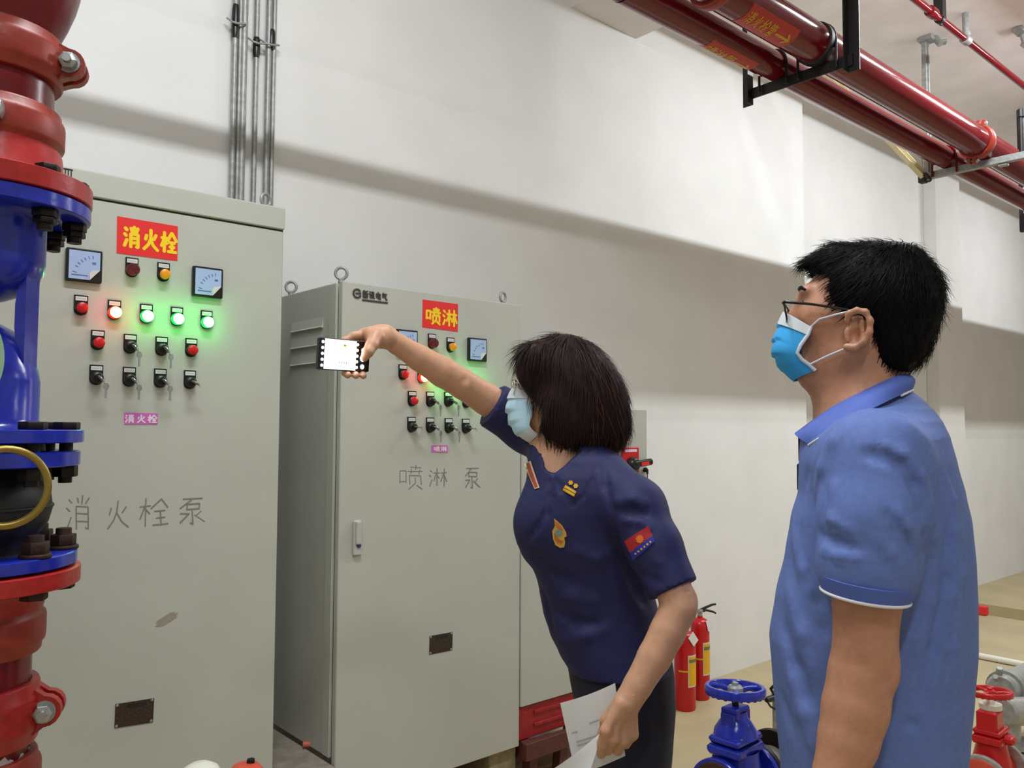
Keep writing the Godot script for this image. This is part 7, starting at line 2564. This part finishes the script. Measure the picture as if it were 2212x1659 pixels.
	# ---- phone
	var TL := Vector3(0.8281,1.6896,-1.5699)
	var BL := Vector3(0.8279,1.6205,-1.5750)
	var TR := Vector3(0.9640,1.6899,-1.5842)
	var ex := (TR - TL).normalized()
	var nz := ex.cross(TL - BL).normalized()
	var ey := nz.cross(ex)
	if nz.dot(s) < 0.0:
		nz = -nz
	var L := (TR - TL).length()
	var Hh := (TL - BL).length()
	var cp := (TR + BL) * 0.5
	var pb := Basis(ex, ey, nz)
	var ph := thing("smartphone", "smartphone held sideways by the woman, screen lit white", "phone", cp)
	mb = MB.new()
	mb.box(cp - nz * 0.004, Vector3(L, Hh, 0.0085), 0.004, pb)
	part(ph, "case", mb, M.phone_case)
	mb = MB.new()
	mb.box(cp + nz * 0.0008, Vector3(L - 0.004, Hh - 0.004, 0.0012), 0.0005, pb)
	part(ph, "glass", mb, M.phone_glass)
	mb = MB.new()
	mb.box(cp + ex * L * -0.085 + nz * 0.0016, Vector3(L * 0.60, Hh - 0.005, 0.0006), 0.0, pb)
	var scr := part(ph, "screen", mb, M.screen_white)
	for k in 4:
		mb = MB.new()
		mb.box(cp + ex * L * (-0.10 + 0.045 * k) - ey * Hh * 0.24 + nz * 0.0021, Vector3(0.0012, 0.0048, 0.0004), 0.0, pb)
		part(scr, "screen_mark", mb, M.screen_mark)
	mb = MB.new()
	mb.box(cp + ex * L * -0.01 + ey * Hh * 0.3 + nz * 0.0021, Vector3(0.007, 0.0045, 0.0004), 0.0, pb)
	part(scr, "screen_mark", mb, M.sign_yellow)
	for k in 5:
		for e in [-0.422, 0.235]:
			mb = MB.new()
			mb.lathe(cp + ex * L * e + ey * Hh * (0.36 - 0.18 * k) + nz * 0.0018, nz, [[0.0035, 0.0], [0.0035, 0.0006], [0.0, 0.0006]], 14)
			part(scr, "screen_icon", mb, M.screen_icon)
	for e in [[0.20, 0.0045], [-0.06, 0.0075], [-0.33, 0.0055]]:
		mb = MB.new()
		mb.lathe(cp + ex * L * 0.345 + ey * Hh * e[0] + nz * 0.0018, nz, [[e[1], 0.0], [e[1], 0.0006], [0.0, 0.0006]], 18)
		part(scr, "screen_icon", mb, M.screen_icon)
	var pl := AreaLight3D.new()
	pl.name = "screen_light"
	pl.area_size = Vector2(L * 0.58, Hh * 0.9)
	pl.light_energy = 0.012
	pl.shadow_enabled = true
	pl.area_range = 20.0
	ph.add_child(pl, true)
	pl.basis = Basis(-ex, ey, -nz) if Basis(-ex, ey, -nz).determinant() > 0 else Basis(ex, ey, -nz)
	pl.basis = Basis(ex, ey, nz).rotated(ey, PI) if false else Basis(ex, ey, nz)
	pl.position = nz * 0.004 - ex * L * 0.085
	pl.rotate_object_local(Vector3.UP, PI)
	# ---- sheets of paper in her hand
	var pp := thing("paper_sheet", "printed white sheet gripped in the woman's lowered hand", "paper", Vector3(1.2091,0.9192,-1.1523))
	var q := [Vector3(1.1949,0.9431,-1.2161), Vector3(1.2393,0.9976,-1.1072), Vector3(1.2452,0.8585,-1.0852), Vector3(1.2163,0.8078,-1.1937)]
	var pr := []
	for i in 11:
		var row := []
		for j in 11:
			var u := j / 10.0
			var v := i / 10.0
			var p: Vector3 = q[0].lerp(q[1], u).lerp(q[3].lerp(q[2], u), v)
			row.append(p + s * (0.010 * sin(u * 2.6 + v) - 0.012 * u * u))
		pr.append(row)
	mb = MB.new()
	var pn: Vector3 = (pr[5][5] - pr[4][5]).cross(pr[5][5] - pr[5][4])
	mb.slab(pr, 0.0006, 1.0 if pn.dot(s) > 0 else -1.0)
	part(pp, "sheet", mb, M.paper)
	mb = MB.new()
	for ln in [[0.38, 0.45, 0.62], [0.44, 0.10, 0.2], [0.57, 0.15, 0.72], [0.62, 0.15, 0.68], [0.75, 0.12, 0.4], [0.82, 0.12, 0.3]]:
		var pts := []
		for k in 7:
			var u: float = lerpf(ln[1], ln[2], k / 6.0) * 10.0
			var v: float = ln[0] * 10.0
			var a: Vector3 = pr[int(v)][int(u)].lerp(pr[int(v)][mini(int(u) + 1, 10)], u - int(u))
			var b: Vector3 = pr[mini(int(v) + 1, 10)][int(u)].lerp(pr[mini(int(v) + 1, 10)][mini(int(u) + 1, 10)], u - int(u))
			pts.append(a.lerp(b, v - int(v)) + s * 0.0008)
		mb.ribbon(pts, 0.0026, s, 0.0002)
	part(pp, "print", mb, M.paper_ink)
	pp = thing("paper_sheet", "folded blank sheet hanging in front of the printed one", "paper", Vector3(1.1893,0.8671,-1.1333))
	q = [Vector3(1.2038,0.9169,-1.1066), Vector3(1.1968,0.8987,-1.1086), Vector3(1.1762,0.8307,-1.1208), Vector3(1.1409,0.8090,-1.2195)]
	pr = []
	for i in 9:
		var row := []
		for j in 9:
			var u := j / 8.0
			var v := i / 8.0
			var p: Vector3 = q[0].lerp(q[1], u).lerp(q[3].lerp(q[2], u), v)
			row.append(p + s * 0.012 * sin(v * PI) * (1.0 - u))
		pr.append(row)
	mb = MB.new()
	pn = (pr[5][5] - pr[4][5]).cross(pr[5][5] - pr[5][4])
	mb.slab(pr, 0.0006, 1.0 if pn.dot(s) > 0 else -1.0)
	part(pp, "sheet", mb, M.paper)
